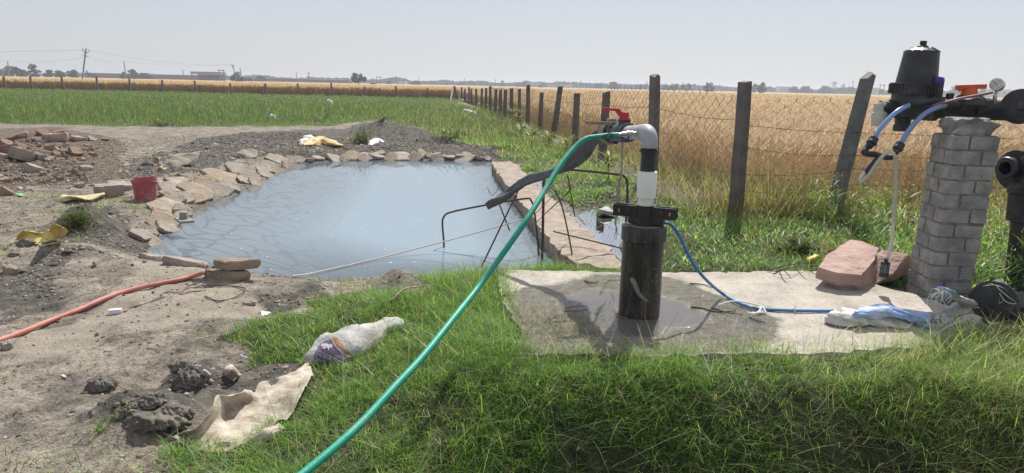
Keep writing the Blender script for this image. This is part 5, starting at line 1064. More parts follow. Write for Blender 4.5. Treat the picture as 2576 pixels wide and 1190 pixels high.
MB().lathe(e0, dn, [(0.032, 0.0295), (0.098, 0.0295)], 18).build('strainer_mesh', M['mesh'], sr)
mbr = MB(); q1 = np.cross(dn, [0, 1.0, 0]); q1 /= np.linalg.norm(q1); q2 = np.cross(dn, q1)
for k in range(8):
    a = k * math.pi / 4; d = q1 * math.cos(a) + q2 * math.sin(a); mbr.bar(e0 + dn * 0.03 + d * 0.030, e0 + dn * 0.1 + d * 0.030, 0.005, 0.004, d)
mbr.build('strainer_rib', M['black'], sr)
# upright black pipe with a side port at the edge, and the cap valve below
vp = on(2575, 730); vs_ = depth(vp); vpx = D(2577, 560, vs_ - 0.12); up0 = thing('upright_pipe', (vpx[0], vpx[1], 0), 'black upright pipe with a flanged side port beyond the brick pillar', 'pipe')
vz = lambda v: zat(vpx[0], vpx[1], v); s_v = depth(vpx); R2 = lambda px: px / F_PX * s_v / 2
MB().lathe((vpx[0], vpx[1], 0), (0, 0, 1), [(vz(735), R2(70)), (vz(725), R2(84)), (vz(712), R2(84)), (vz(708), R2(44)), (vz(560), R2(58)), (vz(556), R2(80)), (vz(490), R2(88)), (vz(486), R2(96)), (vz(470), R2(96)), (vz(452), R2(70)), (vz(400), R2(70)), (vz(385), R2(50))], 28).build('pipe_body', M['black'], up0)
pa = D(2500, 424, s_v - 0.09); pb = D(2572, 420, s_v + 0.02); MB().lathe(pb, pa - pb, [(0, R2(52)), (0.17, R2(50)), (0.175, R2(56)), (0.185, R2(56)), (0.195, R2(52)), (0.195, R2(32)), (0.10, R2(30))], 24, False).build('side_port', M['black'], up0)
fa = D(2556, 428, s_v - 0.02); MB().lathe(fa, pa - pb, [(-0.02, R2(96)), (0.0, R2(100)), (0.012, R2(100)), (0.016, R2(60))], 28).build('port_flange', M['black'], up0)
cv = on(2500, 790); sc_ = depth(cv); cvp = thing('cap_valve', cv, 'round black capped valve with a steel bail lying at the foot of the upright pipe', 'valve')
CD = lambda u, v, ds=0: D(u, v, sc_ + ds); r3 = lambda px: px / F_PX * sc_ / 2
MB().lathe(CD(2510, 762, 0.05), CD(2484, 766, -0.14) - CD(2510, 762, 0.05), [(-0.1, r3(70)), (0, r3(96)), (0.10, r3(100)), (0.105, r3(112)), (0.135, r3(112)), (0.14, r3(98)), (0.16, r3(92)), (0.165, r3(20))], 30).build('valve_cap', M['black'], cvp)
MB().lathe(CD(2530, 765, 0.1), CD(2620, 765, 0.12) - CD(2530, 765, 0.1), [(0, r3(80)), (0.05, r3(66)), (0.4, r3(60))], 24).build('valve_body', M['black'], cvp)
MB().lathe(CD(2502, 718, -0.03), (0, 0, 1), [(-0.04, r3(34)), (0.012, r3(30)), (0.016, r3(14)), (0.03, r3(12))], 12).build('valve_plug', M['black'], cvp)
MB().tube(crom([CD(2508, 722, -0.08), CD(2516, 730, -0.10), CD(2538, 748, -0.14), CD(2552, 758, -0.15), CD(2555, 763, -0.15), CD(2546, 764, -0.15), CD(2528, 757, -0.14), CD(2514, 738, -0.12)], 5), 0.004, 6).build('bail', M['steel'], cvp)
# ------------------------------------------------------------------ stones
def normal_at(x, y, e=0.12):
    n = np.array([-(ground(x + e, y) - ground(x - e, y)) / (2 * e), -(ground(x, y + e) - ground(x, y - e)) / (2 * e), 1.0]); return n / np.linalg.norm(n)
def slab(u, v, wpx, m, label=None, cat='stone', group=None, thick=0.05, dr=(0.6, 0.95), tilt=0.12, rise=0.0, face=(0, 0), name='flat_stone', seed=None, P0=None, yaw=None):
    r_ = np.random.default_rng(seed if seed is not None else int(u * 31 + v * 7))
    p = on(u, v) if P0 is None else np.asarray(P0, float)
    rx = wpx / F_PX * depth(p) / 2; ry = rx * r_.uniform(*dr); n = r_.integers(5, 8)
    N = normal_at(p[0], p[1]) + np.array([r_.normal(0, tilt) + face[0], r_.normal(0, tilt) + face[1], 0]); N /= np.linalg.norm(N)
    yw = r_.uniform(-0.5, 0.5) if yaw is None else yaw
    ex = np.array([math.cos(yw), math.sin(yw), 0]); ex -= N * (ex @ N); ex /= np.linalg.norm(ex); ey = np.cross(N, ex)
    ang = np.sort((np.arange(n) + r_.uniform(-0.32, 0.32, n)) / n * 2 * math.pi); rad = r_.uniform(0.82, 1.18, n); V = []
    # points along the outline, corners kept sharp
    out = []; thick = min(thick, rx * 0.9)
    for i in range(n):
        a = np.array([math.cos(ang[i]), math.sin(ang[i])]) * rad[i]; b2 = np.array([math.cos(ang[(i + 1) % n]), math.sin(ang[(i + 1) % n])]) * rad[(i + 1) % n]
        for s in (0, 0.35, 0.7): out.append(a + (b2 - a) * s + r_.normal(0, 0.025, 2))
    k = len(out); tvar = r_.uniform(0.75, 1.25, k)
    for z, sc in ((-0.6, 0.86), (0.1, 1.0), (0.75, 1.0), (1.0, 0.94), (1.03, 0.55)):
        for i, o in enumerate(out):
            q = p + ex * o[0] * rx * sc + ey * o[1] * ry * sc + N * (thick * (z + (tvar[i] - 1) * 0.25 * (z > 0.5)) + rise)
            V.append(q + r_.normal(0, 0.003, 3))
    V.append(p + N * (thick * 1.05 + rise)); mb = MB(); L5 = 5
    Fc = [(i * k + j, i * k + (j + 1) % k, (i + 1) * k + (j + 1) % k, (i + 1) * k + j) for i in range(L5 - 1) for j in range(k)] + [((L5 - 1) * k + j, (L5 - 1) * k + (j + 1) % k, L5 * k) for j in range(k)] + [tuple(range(k - 1, -1, -1))]
    mb.add(V, Fc); o = mb.build(name, m, None, 28); me = o.data
    for q in me.vertices: q.co = Vector(np.array(q.co) - p)
    o.location = p.tolist(); return tag(o, label, cat, group)
SM = [M['slab'], M['slabgrey'], M['slab'], M['slabgrey'], M['slabochre']]
left = [(437, 480, 66), (487, 482, 60), (560, 455, 78), (515, 463, 42), (545, 486, 58), (447, 462, 44), (424, 494, 36), (436, 511, 46), (418, 528, 74), (460, 539, 40), (402, 562, 62), (416, 584, 44), (381, 589, 26), (357, 602, 50), (410, 462, 36), (606, 458, 34), (628, 450, 38), (594, 431, 44), (640, 436, 34), (488, 506, 44), (466, 505, 36), (514, 500, 36), (672, 419, 30), (700, 407, 46), (655, 424, 28), (665, 441, 40), (733, 405, 24), (695, 432, 34), (640, 462, 30), (585, 480, 30), (720, 418, 24), (752, 405, 24), (384, 616, 34), (444, 556, 30), (612, 440, 26), (676, 432, 24), (575, 470, 34), (532, 472, 30)]
left.sort(key=lambda q: -q[1])
WHAT = ['broad pale', 'tan', 'grey-brown', 'tilted tan', 'rough grey', 'thin flat', 'ochre']
for i, (u, v, w_) in enumerate(left):
    slab(u, v, w_ * 1.32, SM[i % 5], f'{WHAT[i % 7]} slab of the left pond edging, {ordn(i + 1)} from the near corner', 'stone slab', 'stone slabs edging the left side of the pond', thick=random.uniform(0.03, 0.055), tilt=0.13, rise=0.02, dr=(0.85, 1.25), face=(0.16, -0.30))
farb = [(799, 400, 33), (887, 396, 46), (913, 393, 32), (949, 396, 34), (957, 388, 22), (1005, 396, 57), (1041, 388, 17), (1062, 391, 29), (1081, 395, 23), (1100, 391, 24), (1115, 397, 15), (1137, 397, 31), (1164, 396, 37), (1171, 402, 46), (1208, 400, 26), (840, 402, 34), (865, 402, 26), (985, 402, 30), (1045, 401, 30), (1100, 402, 30), (920, 402, 34), (780, 405, 22), (1226, 402, 18)]
farb.sort(key=lambda q: -q[0])
for i, (u, v, w_) in enumerate(farb):
    slab(u, v, w_ * 1.2, SM[(i + 1) % 5], f'{WHAT[(i * 3) % 7]} slab of the far pond edging, {ordn(i + 1)} from the concrete wall', 'stone slab', 'stone slabs edging the far side of the pond', thick=random.uniform(0.035, 0.065), tilt=0.17, rise=0.005, dr=(0.7, 1.3), face=(0, -0.08))
ED = [(300, 473, 84, 'slab', 'long flat slab just behind the red bucket', 0.07), (276, 490, 98, 'slabgrey', 'rounded grey-brown boulder left of the red bucket', 0.13), (450, 405, 108, 'slabgrey', 'large wedge-shaped rock beside the bits of litter on the dark soil', 0.20), (622, 390, 56, 'slabgrey', 'grey wedge rock alone on the bank above the left slabs', 0.13),
      (384, 655, 84, 'slab', 'flat stone with a dark hollow under it at the near pond corner', 0.05), (470, 668, 104, 'slab', 'long flat stone on the near pond edge beside the stacked slabs', 0.05), (22, 688, 44, 'slabochre', 'tan rock at the edge of the bare ground near the salt streak', 0.10), (628, 765, 32, 'slabgrey', 'small dark flat stone on the bare ground by the near bank', 0.02), (20, 875, 46, 'slabgrey', 'low grey stone half buried beside the red pipe', 0.04), (840, 700, 26, 'slabgrey', 'small brown stone at the water line by the cord', 0.05),
      (1470, 985, 1, None, None, 0)]
for u, v, w_, mk, lb, th_ in ED:
    if mk and v not in (405, 390): slab(u, v, w_, M[mk], lb, 'rock' if th_ > 0.09 else 'stone', None, thick=th_, tilt=0.08, name='rock' if th_ > 0.09 else 'flat_stone')
# the two stacked slabs holding the red pipe end
sb = on(582, 702); a_sl = slab(580, 701, 140, M['slabochre'], 'lower of two stacked brown slabs at the end of the red pipe', 'stone slab', None, 0.045, (0.30, 0.34), 0.02, 0.02, name='stone_slab', seed=3, yaw=-0.05)
slab(582, 700, 112, M['slabochre'], 'upper of two stacked brown slabs at the end of the red pipe', 'stone slab', None, 0.045, (0.30, 0.36), 0.02, 0, name='stone_slab', seed=5, P0=sb + (0.03, 0.03, 0.105), yaw=0.12)
rub = [(30, 384, 62, 'slabred', 'long flat rust-red slab low in the rubble'), (58, 397, 66, 'slabgrey', 'grey-green block in the middle of the rubble'), (102, 399, 30, 'slabgrey', 'dark brown block in the rubble'), (126, 405, 24, 'slabgrey', 'thin dark slab at the foot of the rubble'), (55, 344, 34, 'pinkstone', 'pale pink boulder on top of the rubble'), (113, 340, 36, 'slabred', 'dark rusty slab leaning on the back of the rubble'), (143, 351, 62, 'pinkstone', 'largest pink sandstone block on the rubble heap'), (146, 338, 30, 'slabred', 'orange-brown slab lying on the largest pink block'), (67, 421, 26, 'slab', 'small tan slab at the front of the rubble'), (82, 431, 42, 'slab', 'thin tan slab lowest in the rubble'), (129, 378, 30, 'slabred', 'flat red-brown slab right of the rust-red long one'), (190, 388, 34, 'slabred', 'rust-coloured slab alone right of the rubble'), (215, 430, 32, 'slab', 'brown slab edge-on right of the rubble foot'), (197, 353, 34, 'slab', 'tan broken stone at the right end of the heap'), (232, 353, 24, 'slabgrey', 'pale-topped stone just right of the heap'), (267, 355, 16, 'clod', 'round dark lump farthest right of the heap'), (201, 471, 22, 'slab', 'lone thin brown stone on the bare track'), (12, 490, 34, 'slabred', 'flat red stone near the green wrapper'), (96, 356, 30, 'slabred', 'brick-red stone in front of the dark leaning slab'), (30, 350, 22, 'slabred', 'rusty stone left of the pale pink boulder'), (15, 368, 38, 'slabred', 'orange-red block at the left end of the rubble'), (10, 398, 30, 'slabgrey', 'olive-brown block at the lower left of the rubble')]
for u, v, w_, mk, lb in rub: slab(u, v, w_ * 1.1, M[mk], lb, 'stone', 'broken sandstone on the rubble heap', thick=w_ / F_PX * 11 * 0.3, tilt=0.2, rise=0.02, name='broken_stone')
r2 = random.Random(4)
for k in range(120):
    u = r2.uniform(-5, 235); v = r2.uniform(345, 460)
    if u > 150 and v < 365: continue
    slab(u, v, r2.uniform(6, 22), M[r2.choice(['slabred', 'slabred', 'slab', 'slabgrey'])], 'small broken sandstone bit strewn over the reddish rubble', 'stone', 'small broken stones in the rubble', thick=r2.uniform(0.03, 0.07), tilt=0.25, name='broken_stone', seed=k + 900)
for k in range(30):
    u = r2.uniform(1, 700); v = r2.uniform(440, 870); q = on(u, v)
    if inpoly(np.array([q[0]]), np.array([q[1]]), POND)[0] or v > 700 and u > 500: continue
    slab(u, v, r2.uniform(5, 13), M[r2.choice(['slab', 'slabgrey', 'clod', 'clod'])], 'small loose stone lying on the bare earth left of the pond', 'stone', 'loose stones on the bare earth', thick=r2.uniform(0.01, 0.03), tilt=0.25, name='loose_stone', seed=k + 1900)
# pink blocks beside the pillar
def hullstone(pts, name, m, label, cat, amp=0.012, cuts=5, group=None, parent=None):
    bm = bmesh.new(); vs = [bm.verts.new(tuple(map(float, p))) for p in pts]; r = bmesh.ops.convex_hull(bm, input=vs)
    bmesh.ops.delete(bm, geom=[g for g in r['geom_interior'] if isinstance(g, bmesh.types.BMVert)], context='VERTS')
    bmesh.ops.dissolve_limit(bm, angle_limit=0.09, verts=bm.verts[:], edges=bm.edges[:])
    bmesh.ops.bevel(bm, geom=bm.edges[:], offset=0.004, segments=1, affect='EDGES'); bmesh.ops.triangulate(bm, faces=bm.faces[:])
    for _ in range(3): bmesh.ops.subdivide_edges(bm, edges=[e for e in bm.edges if e.calc_length() > 0.035], cuts=1, use_grid_fill=True); bmesh.ops.triangulate(bm, faces=[f for f in bm.faces if len(f.verts) > 4])
    bm.normal_update(); nv = [np.array(q.normal) for q in bm.verts]
    for q, n_ in zip(bm.verts, nv):
        c = np.array(q.co); d = fbm(np.array([c[0] * 9 + c[2] * 7]), np.array([c[1] * 9 + c[2] * 5]), 4)[0] - 0.5; d2 = vnoise(np.array([c[0] * 4]), np.array([c[1] * 4 + 60 * c[2]]))[0] - 0.5
        lay = math.sin(c[2] * 210 + 6 * vnoise(np.array([c[0] * 5]), np.array([c[1] * 5]))[0]) * (abs(n_[2]) < 0.7); q.co = Vector(c + n_ * (2.4 * amp * d + amp * d2 * (abs(n_[2]) < 0.6) + 0.28 * amp * lay))
    me = bpy.data.meshes.new(name); bm.to_mesh(me); bm.free(); c0 = np.mean(pts, 0); c0[2] = np.min(np.array(pts)[:, 2])
    for q in me.vertices: q.co = Vector(np.array(q.co) - c0)
    me.polygons.foreach_set('use_smooth', [True] * len(me.polygons)); me.set_sharp_from_angle(angle=math.radians(32)); me.materials.append(m)
    o = bpy.data.objects.new(name, me); COL.objects.link(o); o.location = c0.tolist(); return tag(o, label, cat, group)
tf = [G(2057, 671, 0.19), G(2080, 642, 0.215), G(2138, 605, 0.26), G(2170, 606, 0.265), G(2211, 622, 0.255), G(2200, 655, 0.21), G(2168, 692, 0.165), G(2108, 688, 0.17)]
hullstone(tf + [p - (0, -0.02, 0.095) for p in tf], 'sandstone_slab', M['pinkstone'], 'big tilted pink sandstone slab lying on top of another block beside the pillar', 'stone', 0.010)
lo_ = [G(2074, 718, 0.03), G(2118, 730, 0.03), G(2166, 728, 0.03), G(2205, 708, 0.03), G(2200, 690, 0.03), G(2080, 690, 0.03)]
hullstone([p + (0, 0, -0.03) for p in lo_] + [p + (0, 0.02, 0.125) for p in lo_] + [G(2140, 662, 0.16), G(2180, 662, 0.16)], 'sandstone_block', M['pinkstone'], 'lower reddish sandstone block under the tilted pink slab', 'stone', 0.009)
ri = [G(2198, 708, 0.05), G(2240, 702, 0.03), G(2285, 682, 0.03), G(2300, 668, 0.03), G(2210, 672, 0.03)]
hullstone([p + (0, 0, -0.03) for p in ri] + [G(2200, 648, 0.2), G(2216, 628, 0.25), G(2284, 641, 0.24), G(2290, 655, 0.18), G(2245, 690, 0.11)], 'sandstone_block', M['pinkstone'], 'tan-pink sandstone block between the tilted slab and the brick pillar', 'stone', 0.009)
_s = depth(on(450, 419)); hullstone([D(398, 409, _s), D(412, 421, _s - .1), D(442, 422, _s - .1), D(470, 414, _s), D(497, 398, _s + .15), D(504, 387, _s + .25), D(496, 384, _s + .4), D(440, 388, _s + .3), D(424, 392, _s + .1), D(405, 402, _s + .1), D(450, 412, _s + .7)], 'rock', M['slabgrey'], 'large wedge-shaped rock beside the bits of litter on the dark soil', 'rock', 0.03)
_s = depth(on(622, 396)); hullstone([D(592, 384, _s), D(604, 397, _s - .1), D(640, 397, _s - .1), D(650, 392, _s), D(648, 377, _s + .2), D(632, 374, _s + .2), D(606, 378, _s + .1), D(622, 388, _s + .6)], 'rock', M['slabgrey'], 'grey wedge rock alone on the bank above the left slabs', 'rock', 0.03)
# clods of earth
def ico(sub):
    bm = bmesh.new(); bmesh.ops.create_icosphere(bm, subdivisions=sub, radius=1); V = np.array([q.co[:] for q in bm.verts]); F_ = np.array([[w_.index for w_ in f.verts] for f in bm.faces]); bm.free(); return V, F_
def clod(u, v, wpx, hr, label, name='earth_clod', m=None, group=None, amp=0.35, sub=5, fr=2.2, seed=0):
    p = on(u, v); r = wpx / F_PX * depth(p) / 2; V, F_ = ico(sub); d = 1 + amp * 2 * (fbm(V[:, 0] * fr + 3 + seed, V[:, 1] * fr + V[:, 2] * fr * 1.3 * hr + seed, 4) - 0.5) + 0.30 * (fbm(V[:, 0] * 7 + V[:, 2] * 5 * hr, V[:, 1] * 7 - V[:, 2] * 6 * hr + seed, 4) - 0.5) * 2
    W = V * d[:, None]; W = W * np.array([r, r * 0.85, r * hr]); W[:, 2] = np.maximum(W[:, 2], -0.5 * r * hr) + 0.22 * r * hr
    o = np_mesh(name, W, F_, m or M['clod'], smooth=True); o.location = (p + (0, 0.3 * r, 0)).tolist(); return tag(o, label, 'clod of earth', group)
clod(250, 980, 70, 0.7, 'squarish earth clod alone on the bare ground', amp=0.22, fr=1.2)
clod(470, 975, 70, 0.9, 'tall dark earth clod beside the grey scrap', amp=0.3, seed=4)
clod(452, 930, 52, 0.6, 'rough dark clod just behind the tall one', amp=0.35, seed=9)
for k, (u, v, w_, h_) in enumerate([(330, 1040, 56, 0.6), (380, 1016, 66, 0.6), (418, 1050, 74, 0.6), (350, 1064, 48, 0.5), (448, 1076, 50, 0.55), (300, 1052, 34, 0.5), (393, 1078, 42, 0.5), (466, 1048, 38, 0.5), (322, 1012, 30, 0.45)]):
    clod(u, v, w_, h_, ['left big', 'rear', 'middle largest', 'front', 'right front', 'leftmost small', 'front low', 'right rear', 'rear left small'][k] + ' lump of the crumbly dark earth heap by the dirty sack', seed=k * 3 + 20, amp=0.42, group='lumps of the dark earth heap')
clod(388, 1062, 150, 0.30, 'broad low body of the crumbly dark earth heap by the dirty sack', seed=50, amp=0.3, group='lumps of the dark earth heap')
clod(32, 645, 26, 0.7, 'dark round clod in the bare soil below the yellow sack', seed=70, sub=3); clod(62, 618, 40, 0.7, 'dark clod under the flap of the yellow sack', seed=74, sub=3); clod(370, 418, 26, 0.8, 'dark clod beside the wedge-shaped rock', seed=71, sub=3); clod(353, 428, 18, 0.7, 'small dark clod left of the orange wrapper', seed=72, sub=3)
clod(797, 306, 15, 0.9, 'dark clump at the edge of the green field', seed=73, sub=3)
# loose crumbs of soil everywhere the ground is dug up
V0, F0 = ico(1); n = 60000; x, y = scatter(n * 5, -9.5, 3.2, 2.3, 19); keepd = np.zeros(len(x), bool)
for q_ in Z_DARK: keepd |= zone(q_, x, y, 18)
redz = zone(Z_RED, x, y, 18); k = ((keepd | redz) & (rng.random(len(x)) < sstep(0.36, 0.62, fbm(x * 1.8 + 4, y * 2.4, 4))) | (rng.random(len(x)) < 0.16)) & inview(x, y, 100) & free(x, y) & ~inpoly(x, y, POND) & ~zone(Z_NEAR, x, y) & (y < 19); x, y, redz, kd = x[k], y[k], redz[k], keepd[k]; n = len(x)
s = rng.gamma(1.3, 0.0042, n) * np.where(kd, 1.25, 1.0) * np.clip(y / 8, 0.6, 1.05) + 0.002
c = np.where(redz[:, None], np.array([(0.19, 0.145, 0.11)]), np.array([(0.145, 0.13, 0.112)])) * rng.uniform(0.45, 1.7, (n, 1)); lt = rng.random(n) < 0.33; c[lt] = np.array([0.36, 0.32, 0.27]) * rng.uniform(0.7, 1.2, (lt.sum(), 1))
P = np.stack([x, y, height(x, y)], 1); jit = rng.uniform(0.45, 1.5, (n, len(V0), 1))
W = P[:, None] + V0[None] * jit * s[:, None, None] * np.stack([rng.uniform(0.8, 1.3, n), rng.uniform(0.8, 1.3, n), rng.uniform(0.45, 0.9, n)], 1)[:, None]
o = np_mesh('soil_crumbs', W.reshape(-1, 3), (F0[None] + (np.arange(n) * len(V0))[:, None, None]).reshape(-1, 3), M['soilbits'], np.repeat(c, len(V0), 0))
tag(o, 'loose crumbs of dug soil and grit', None, None, 'stuff')
# dry stalks lying about
vg = Veg(); n = 9000; x, y = scatter(n, -6, 4.6, 2.2, 9); ipd = inpoly(x, y, PAD); k = (ipd & (rng.random(n) < 0.20)) | (~ipd & free(x, y) & ~inpoly(x, y, POND) & ~zone(Z_NEAR, x, y) & (rng.random(n) < 0.5)); x, y = x[k], y[k]; n = len(x)
zz = np.where(inpoly(x, y, PAD), 0.034, height(x, y) + 0.004)
vg.add(blades(np.stack([x, y, zz], 1), rng.uniform(0.008, 0.02, n), rng.uniform(0.002, 0.004, n), rng.uniform(1.5, 5.5, n), np.full(n, 0.3), np.array([(0.30, 0.25, 0.17), (0.14, 0.11, 0.08), (0.06, 0.05, 0.04)])[rng.choice(3, n)], segs=2))
n = 1300; u_ = rng.normal(1380, 85, n); v_ = rng.normal(815, 32, n); q = np.array([G(a, b2, 0.036) for a, b2 in zip(u_, v_)]); k = inpoly(q[:, 0], q[:, 1], PAD); q = q[k]; n = len(q)
vg.add(blades(q, rng.uniform(0.012, 0.035, n), rng.uniform(0.002, 0.004, n), rng.uniform(1.0, 4.0, n), np.full(n, 0.3), np.array([(0.34, 0.28, 0.16), (0.22, 0.17, 0.09), (0.08, 0.07, 0.05), (0.16, 0.2, 0.06)])[rng.choice(4, n)], segs=2))
vg.build('dry_straw', M['grass'], 'dry straw and stalk litter strewn over the pad and bare soil')
def twig(pts, r, label, m='twig'): return tag(MB().tube(crom(pts, 5), [r * (1 - 0.5 * i / (len(pts) * 5 - 5)) for i in range(len(pts) * 5 - 4)], 6).build('twig', M[m], None), label, 'twig', 'twigs lying about')
twig([on(934, 778) + (0, 0, .01), on(985, 765) + (0, 0, .03), on(1015, 750) + (0, 0, .06), on(1050, 742) + (0, 0, .06), on(1082, 736) + (0, 0, .05)], 0.009, 'long brown stick lying into the grass by the near bank', 'wood')
gp = lambda u, v, z=0.04: G(u, v, z)
twig([gp(1738, 772), gp(1770, 776), gp(1800, 784), gp(1850, 782)], 0.007, 'dark twig on the wet pad between the casing and the white ties'); twig([gp(1790, 774), gp(1830, 786, 0.05), gp(1870, 792)], 0.006, 'thin crooked twig just below the dark one on the pad'); twig([gp(1885, 798), gp(1910, 808), gp(1924, 810)], 0.006, 'short dark twig under the knotted white ties')
twig([gp(1286 + 185, 706, .035), gp(1490, 712, .05), gp(1506, 708, .04)], 0.008, 'black curled twig on the pad left of the casing'); twig([gp(1736, 713), gp(1770, 716), gp(1792, 724)], 0.006, 'thin dark twig on the dry pad right of the casing')
twig([gp(1420, 775), gp(1450, 770, .05), gp(1478, 771)], 0.006, 'pale reed lying in the puddle left of the casing', 'wood')
twig([gp(1510, 735), gp(1525, 712, .06), gp(1540, 705, .08), gp(1562, 706, .06)], 0.004, 'thin root curling up to the casing'); twig([gp(1552, 790), gp(1546, 760, .08), gp(1540, 740, .12)], 0.006, 'bent straw leaning on the foot of the casing', 'wood')
for k, (a, b2) in enumerate([((1930, 680), (2040, 662)), ((1945, 690), (2010, 672)), ((1960, 676), (1990, 700)), ((2000, 668), (2050, 690))]): twig([G(*a, 0.04), G((a[0] + b2[0]) / 2, (a[1] + b2[1]) / 2 - 5, 0.10), G(*b2, 0.08)], 0.006, ['longest', 'shorter', 'crossing', 'forked'][k] + ' dry twig at the back corner of the pad by the yellow scrap')
# ------------------------------------------------------------------ bucket
bk = on(367, 503); sb_ = depth(bk); r1 = 24 / F_PX * sb_; r2_ = 30.5 / F_PX * sb_; hb_k = zat(bk[0], bk[1], 449) - bk[2]
bucket = thing('bucket', bk, 'faded red plastic bucket standing on the earth beside the pond slabs', 'bucket')
B_ = lambda p, n=36, c=False: MB().lathe((bk[0], bk[1], bk[2]), (0, 0, 1), p, n, c)
B_([(0.0, 0.0), (0.0, r1), (hb_k * 0.80, r2_ * 0.93), (hb_k * 0.80, r2_ * 0.90), (0.012, r1 * 0.96), (0.012, 0.0)]).build('bucket_body', M['bucket'], bucket)
B_([(hb_k * 0.795, r2_ * 0.90), (hb_k * 0.80, r2_ * 0.96), (hb_k * 0.84, r2_ * 0.965), (hb_k * 0.85, r2_ * 1.0), (hb_k * 0.90, r2_ * 1.0), (hb_k * 0.91, r2_ * 0.97), (hb_k * 0.97, r2_ * 0.98), (hb_k, r2_ * 0.985), (hb_k, r2_ * 0.93), (hb_k * 0.795, r2_ * 0.90)]).build('bucket_rim', M['bucket'], bucket)
hh = [bk + np.array([r2_ * math.cos(a) * 1.02, -r2_ * math.sin(a) * 0.55 - 0.01, hb_k * 0.87 - 0.10 * math.sin(a)]) for a in np.linspace(-0.05, 1.5, 10)]
MB().tube([bk + (r2_, 0.02, hb_k * 0.88), bk + (r2_ * 1.08, 0, hb_k * 0.8), bk + (r2_ * 1.09, -0.02, hb_k * 0.6), bk + (r2_ * 1.0, -0.04, hb_k * 0.45)], 0.0035, 6).build('bucket_handle', M['steel'], bucket)
# ------------------------------------------------------------------ cloth helpers
def cloth(name, rows, m, label, cat, amp=0.01, fr=14, k=6, parent=None, thick=0.004, group=None, base=None):
    """rows of (u, v, height over the ground) -> a rumpled sheet"""
    C = []
    for r in rows: C.append([(lambda p: G(u, v, p[2] + h))(on(u, v)) for (u, v, h) in r])
    S = surf(C, k, k); nr_, nc_ = S.shape[:2]; V = S.reshape(-1, 3)
    V[:, 2] += amp * 2 * (fbm(V[:, 0] * fr, V[:, 1] * fr * 1.3, 4) - 0.5) + amp * 1.2 * (np.abs(fbm(V[:, 0] * fr * 0.6 + 8, V[:, 1] * fr * 0.5, 3) - 0.5) * -4 + 0.4)
    V[:, 2] = np.maximum(V[:, 2], height(V[:, 0], V[:, 1]) + 0.006)
    o = np_mesh(name, V, grid_faces(nr_, nc_), m, parent=parent, smooth=True)
    sd = o.modifiers.new('thickness', 'SOLIDIFY'); sd.thickness = thick; sd.offset = 0
    return tag(o, label, cat, group) if label else o
M['dirtysack'] = rough_mat('dirty cream woven sack', (0.26, 0.21, 0.165), (0.50, 0.44, 0.36), 9, 0.85, 0.6, 70, c3=(0.60, 0.55, 0.47), lo=0.36, hi=0.56)
cloth('flat_sack', [[(434, 1110, .01), (436, 1107, .01), (440, 1103, .01), (445, 1100, .015)], [(509, 1133, .015), (500, 1108, .02), (492, 1085, .03), (484, 1075, .06)], [(579, 1129, .02), (560, 1090, .015), (545, 1055, .03), (530, 1032, .10)], [(635, 1108, .02), (618, 1065, .01), (595, 1025, .03), (551, 990, .13)], [(690, 1070, .03), (668, 1035, .02), (645, 1010, .02), (610, 991, .11)], [(726, 1040, .05), (706, 1005, .03), (682, 984, .03), (656, 966, .03)], [(756, 997, .07), (740, 975, .05), (722, 958, .04), (704, 950, .04)], [(789, 938, .05), (786, 930, .05), (781, 923, .04), (776, 916, .03)]],
      M['dirtysack'], 'dirty cream woven sack spread flat on the ground', 'sack', 0.020, 13, 9)
cloth('sack_flap', [[(626, 1108, .03), (640, 1118, .02), (652, 1122, .01)], [(668, 1082, .06), (684, 1094, .04), (700, 1096, .01)], [(700, 1066, .05), (712, 1076, .03), (722, 1080, .01)]], M['dirtysack'], 'loose cream flap of woven cloth lying beside the dirty sack', 'cloth scrap', 0.006, 20, 5)
# ------------------------------------------------------------------ printed feed sack
axp = [(766, 908), (788, 912), (826, 906), (868, 888), (908, 866), (940, 848), (958, 836), (980, 826), (1002, 818), (1012, 814)]
axr = [(.02, .02), (.08, .075), (.125, .115), (.130, .112), (.112, .090), (.088, .070), (.066, .050), (.075, .048), (.06, .036), (.012, .012)]
Ax = crom([on(u, v) for u, v in axp], 7); Rx = crom([(a, b2, 0) for a, b2 in axr], 7); V = []; n = 40
for i in range(len(Ax)):
    tg = Ax[min(i + 1, len(Ax) - 1)] - Ax[max(i - 1, 0)]; sd = np.array([tg[1], -tg[0], 0]); sd /= np.linalg.norm(sd)
    for k in range(n):
        a = 2 * math.pi * k / n; w_ = 1 + 0.20 * (fbm(np.array([i * 0.20 + 3]), np.array([4 + 2.2 * math.cos(a) + 1.5 * math.sin(a)]), 4)[0] - 0.5) * 2 - 0.05 * max(0, math.sin(i * 0.9 + 3 * math.cos(a)))
        zz = max(math.sin(a), -0.25); V.append(Ax[i] + sd * math.cos(a) * max(Rx[i][0], 0.01) * w_ + np.array([0, 0, 0.012 + max(Rx[i][1], 0.01) * (0.25 + zz) * 0.85 * w_]))
m_ = len(Ax); mb = MB(); mb.add(V, [(i * n + k, i * n + (k + 1) % n, (i + 1) * n + (k + 1) % n, (i + 1) * n + k) for i in range(m_ - 1) for k in range(n)] + [tuple(range(n - 1, -1, -1)), tuple((m_ - 1) * n + k for k in range(n))])
M['sackwhite'] = rough_mat('white woven sack', (0.30, 0.29, 0.28), (0.50, 0.49, 0.475), 9, 0.75, 0.6, 45, c3=(0.50, 0.39, 0.29), lo=0.36, hi=0.60, dist=0.02)
M['sackpurple'] = rough_mat('faded purple print', (0.105, 0.075, 0.15), (0.17, 0.13, 0.215), 9, 0.75, 0.25, 60)
M['sackorange'] = rough_mat('orange print band', (0.42, 0.15, 0.035), (0.52, 0.21, 0.06), 9, 0.75, 0.25, 60)
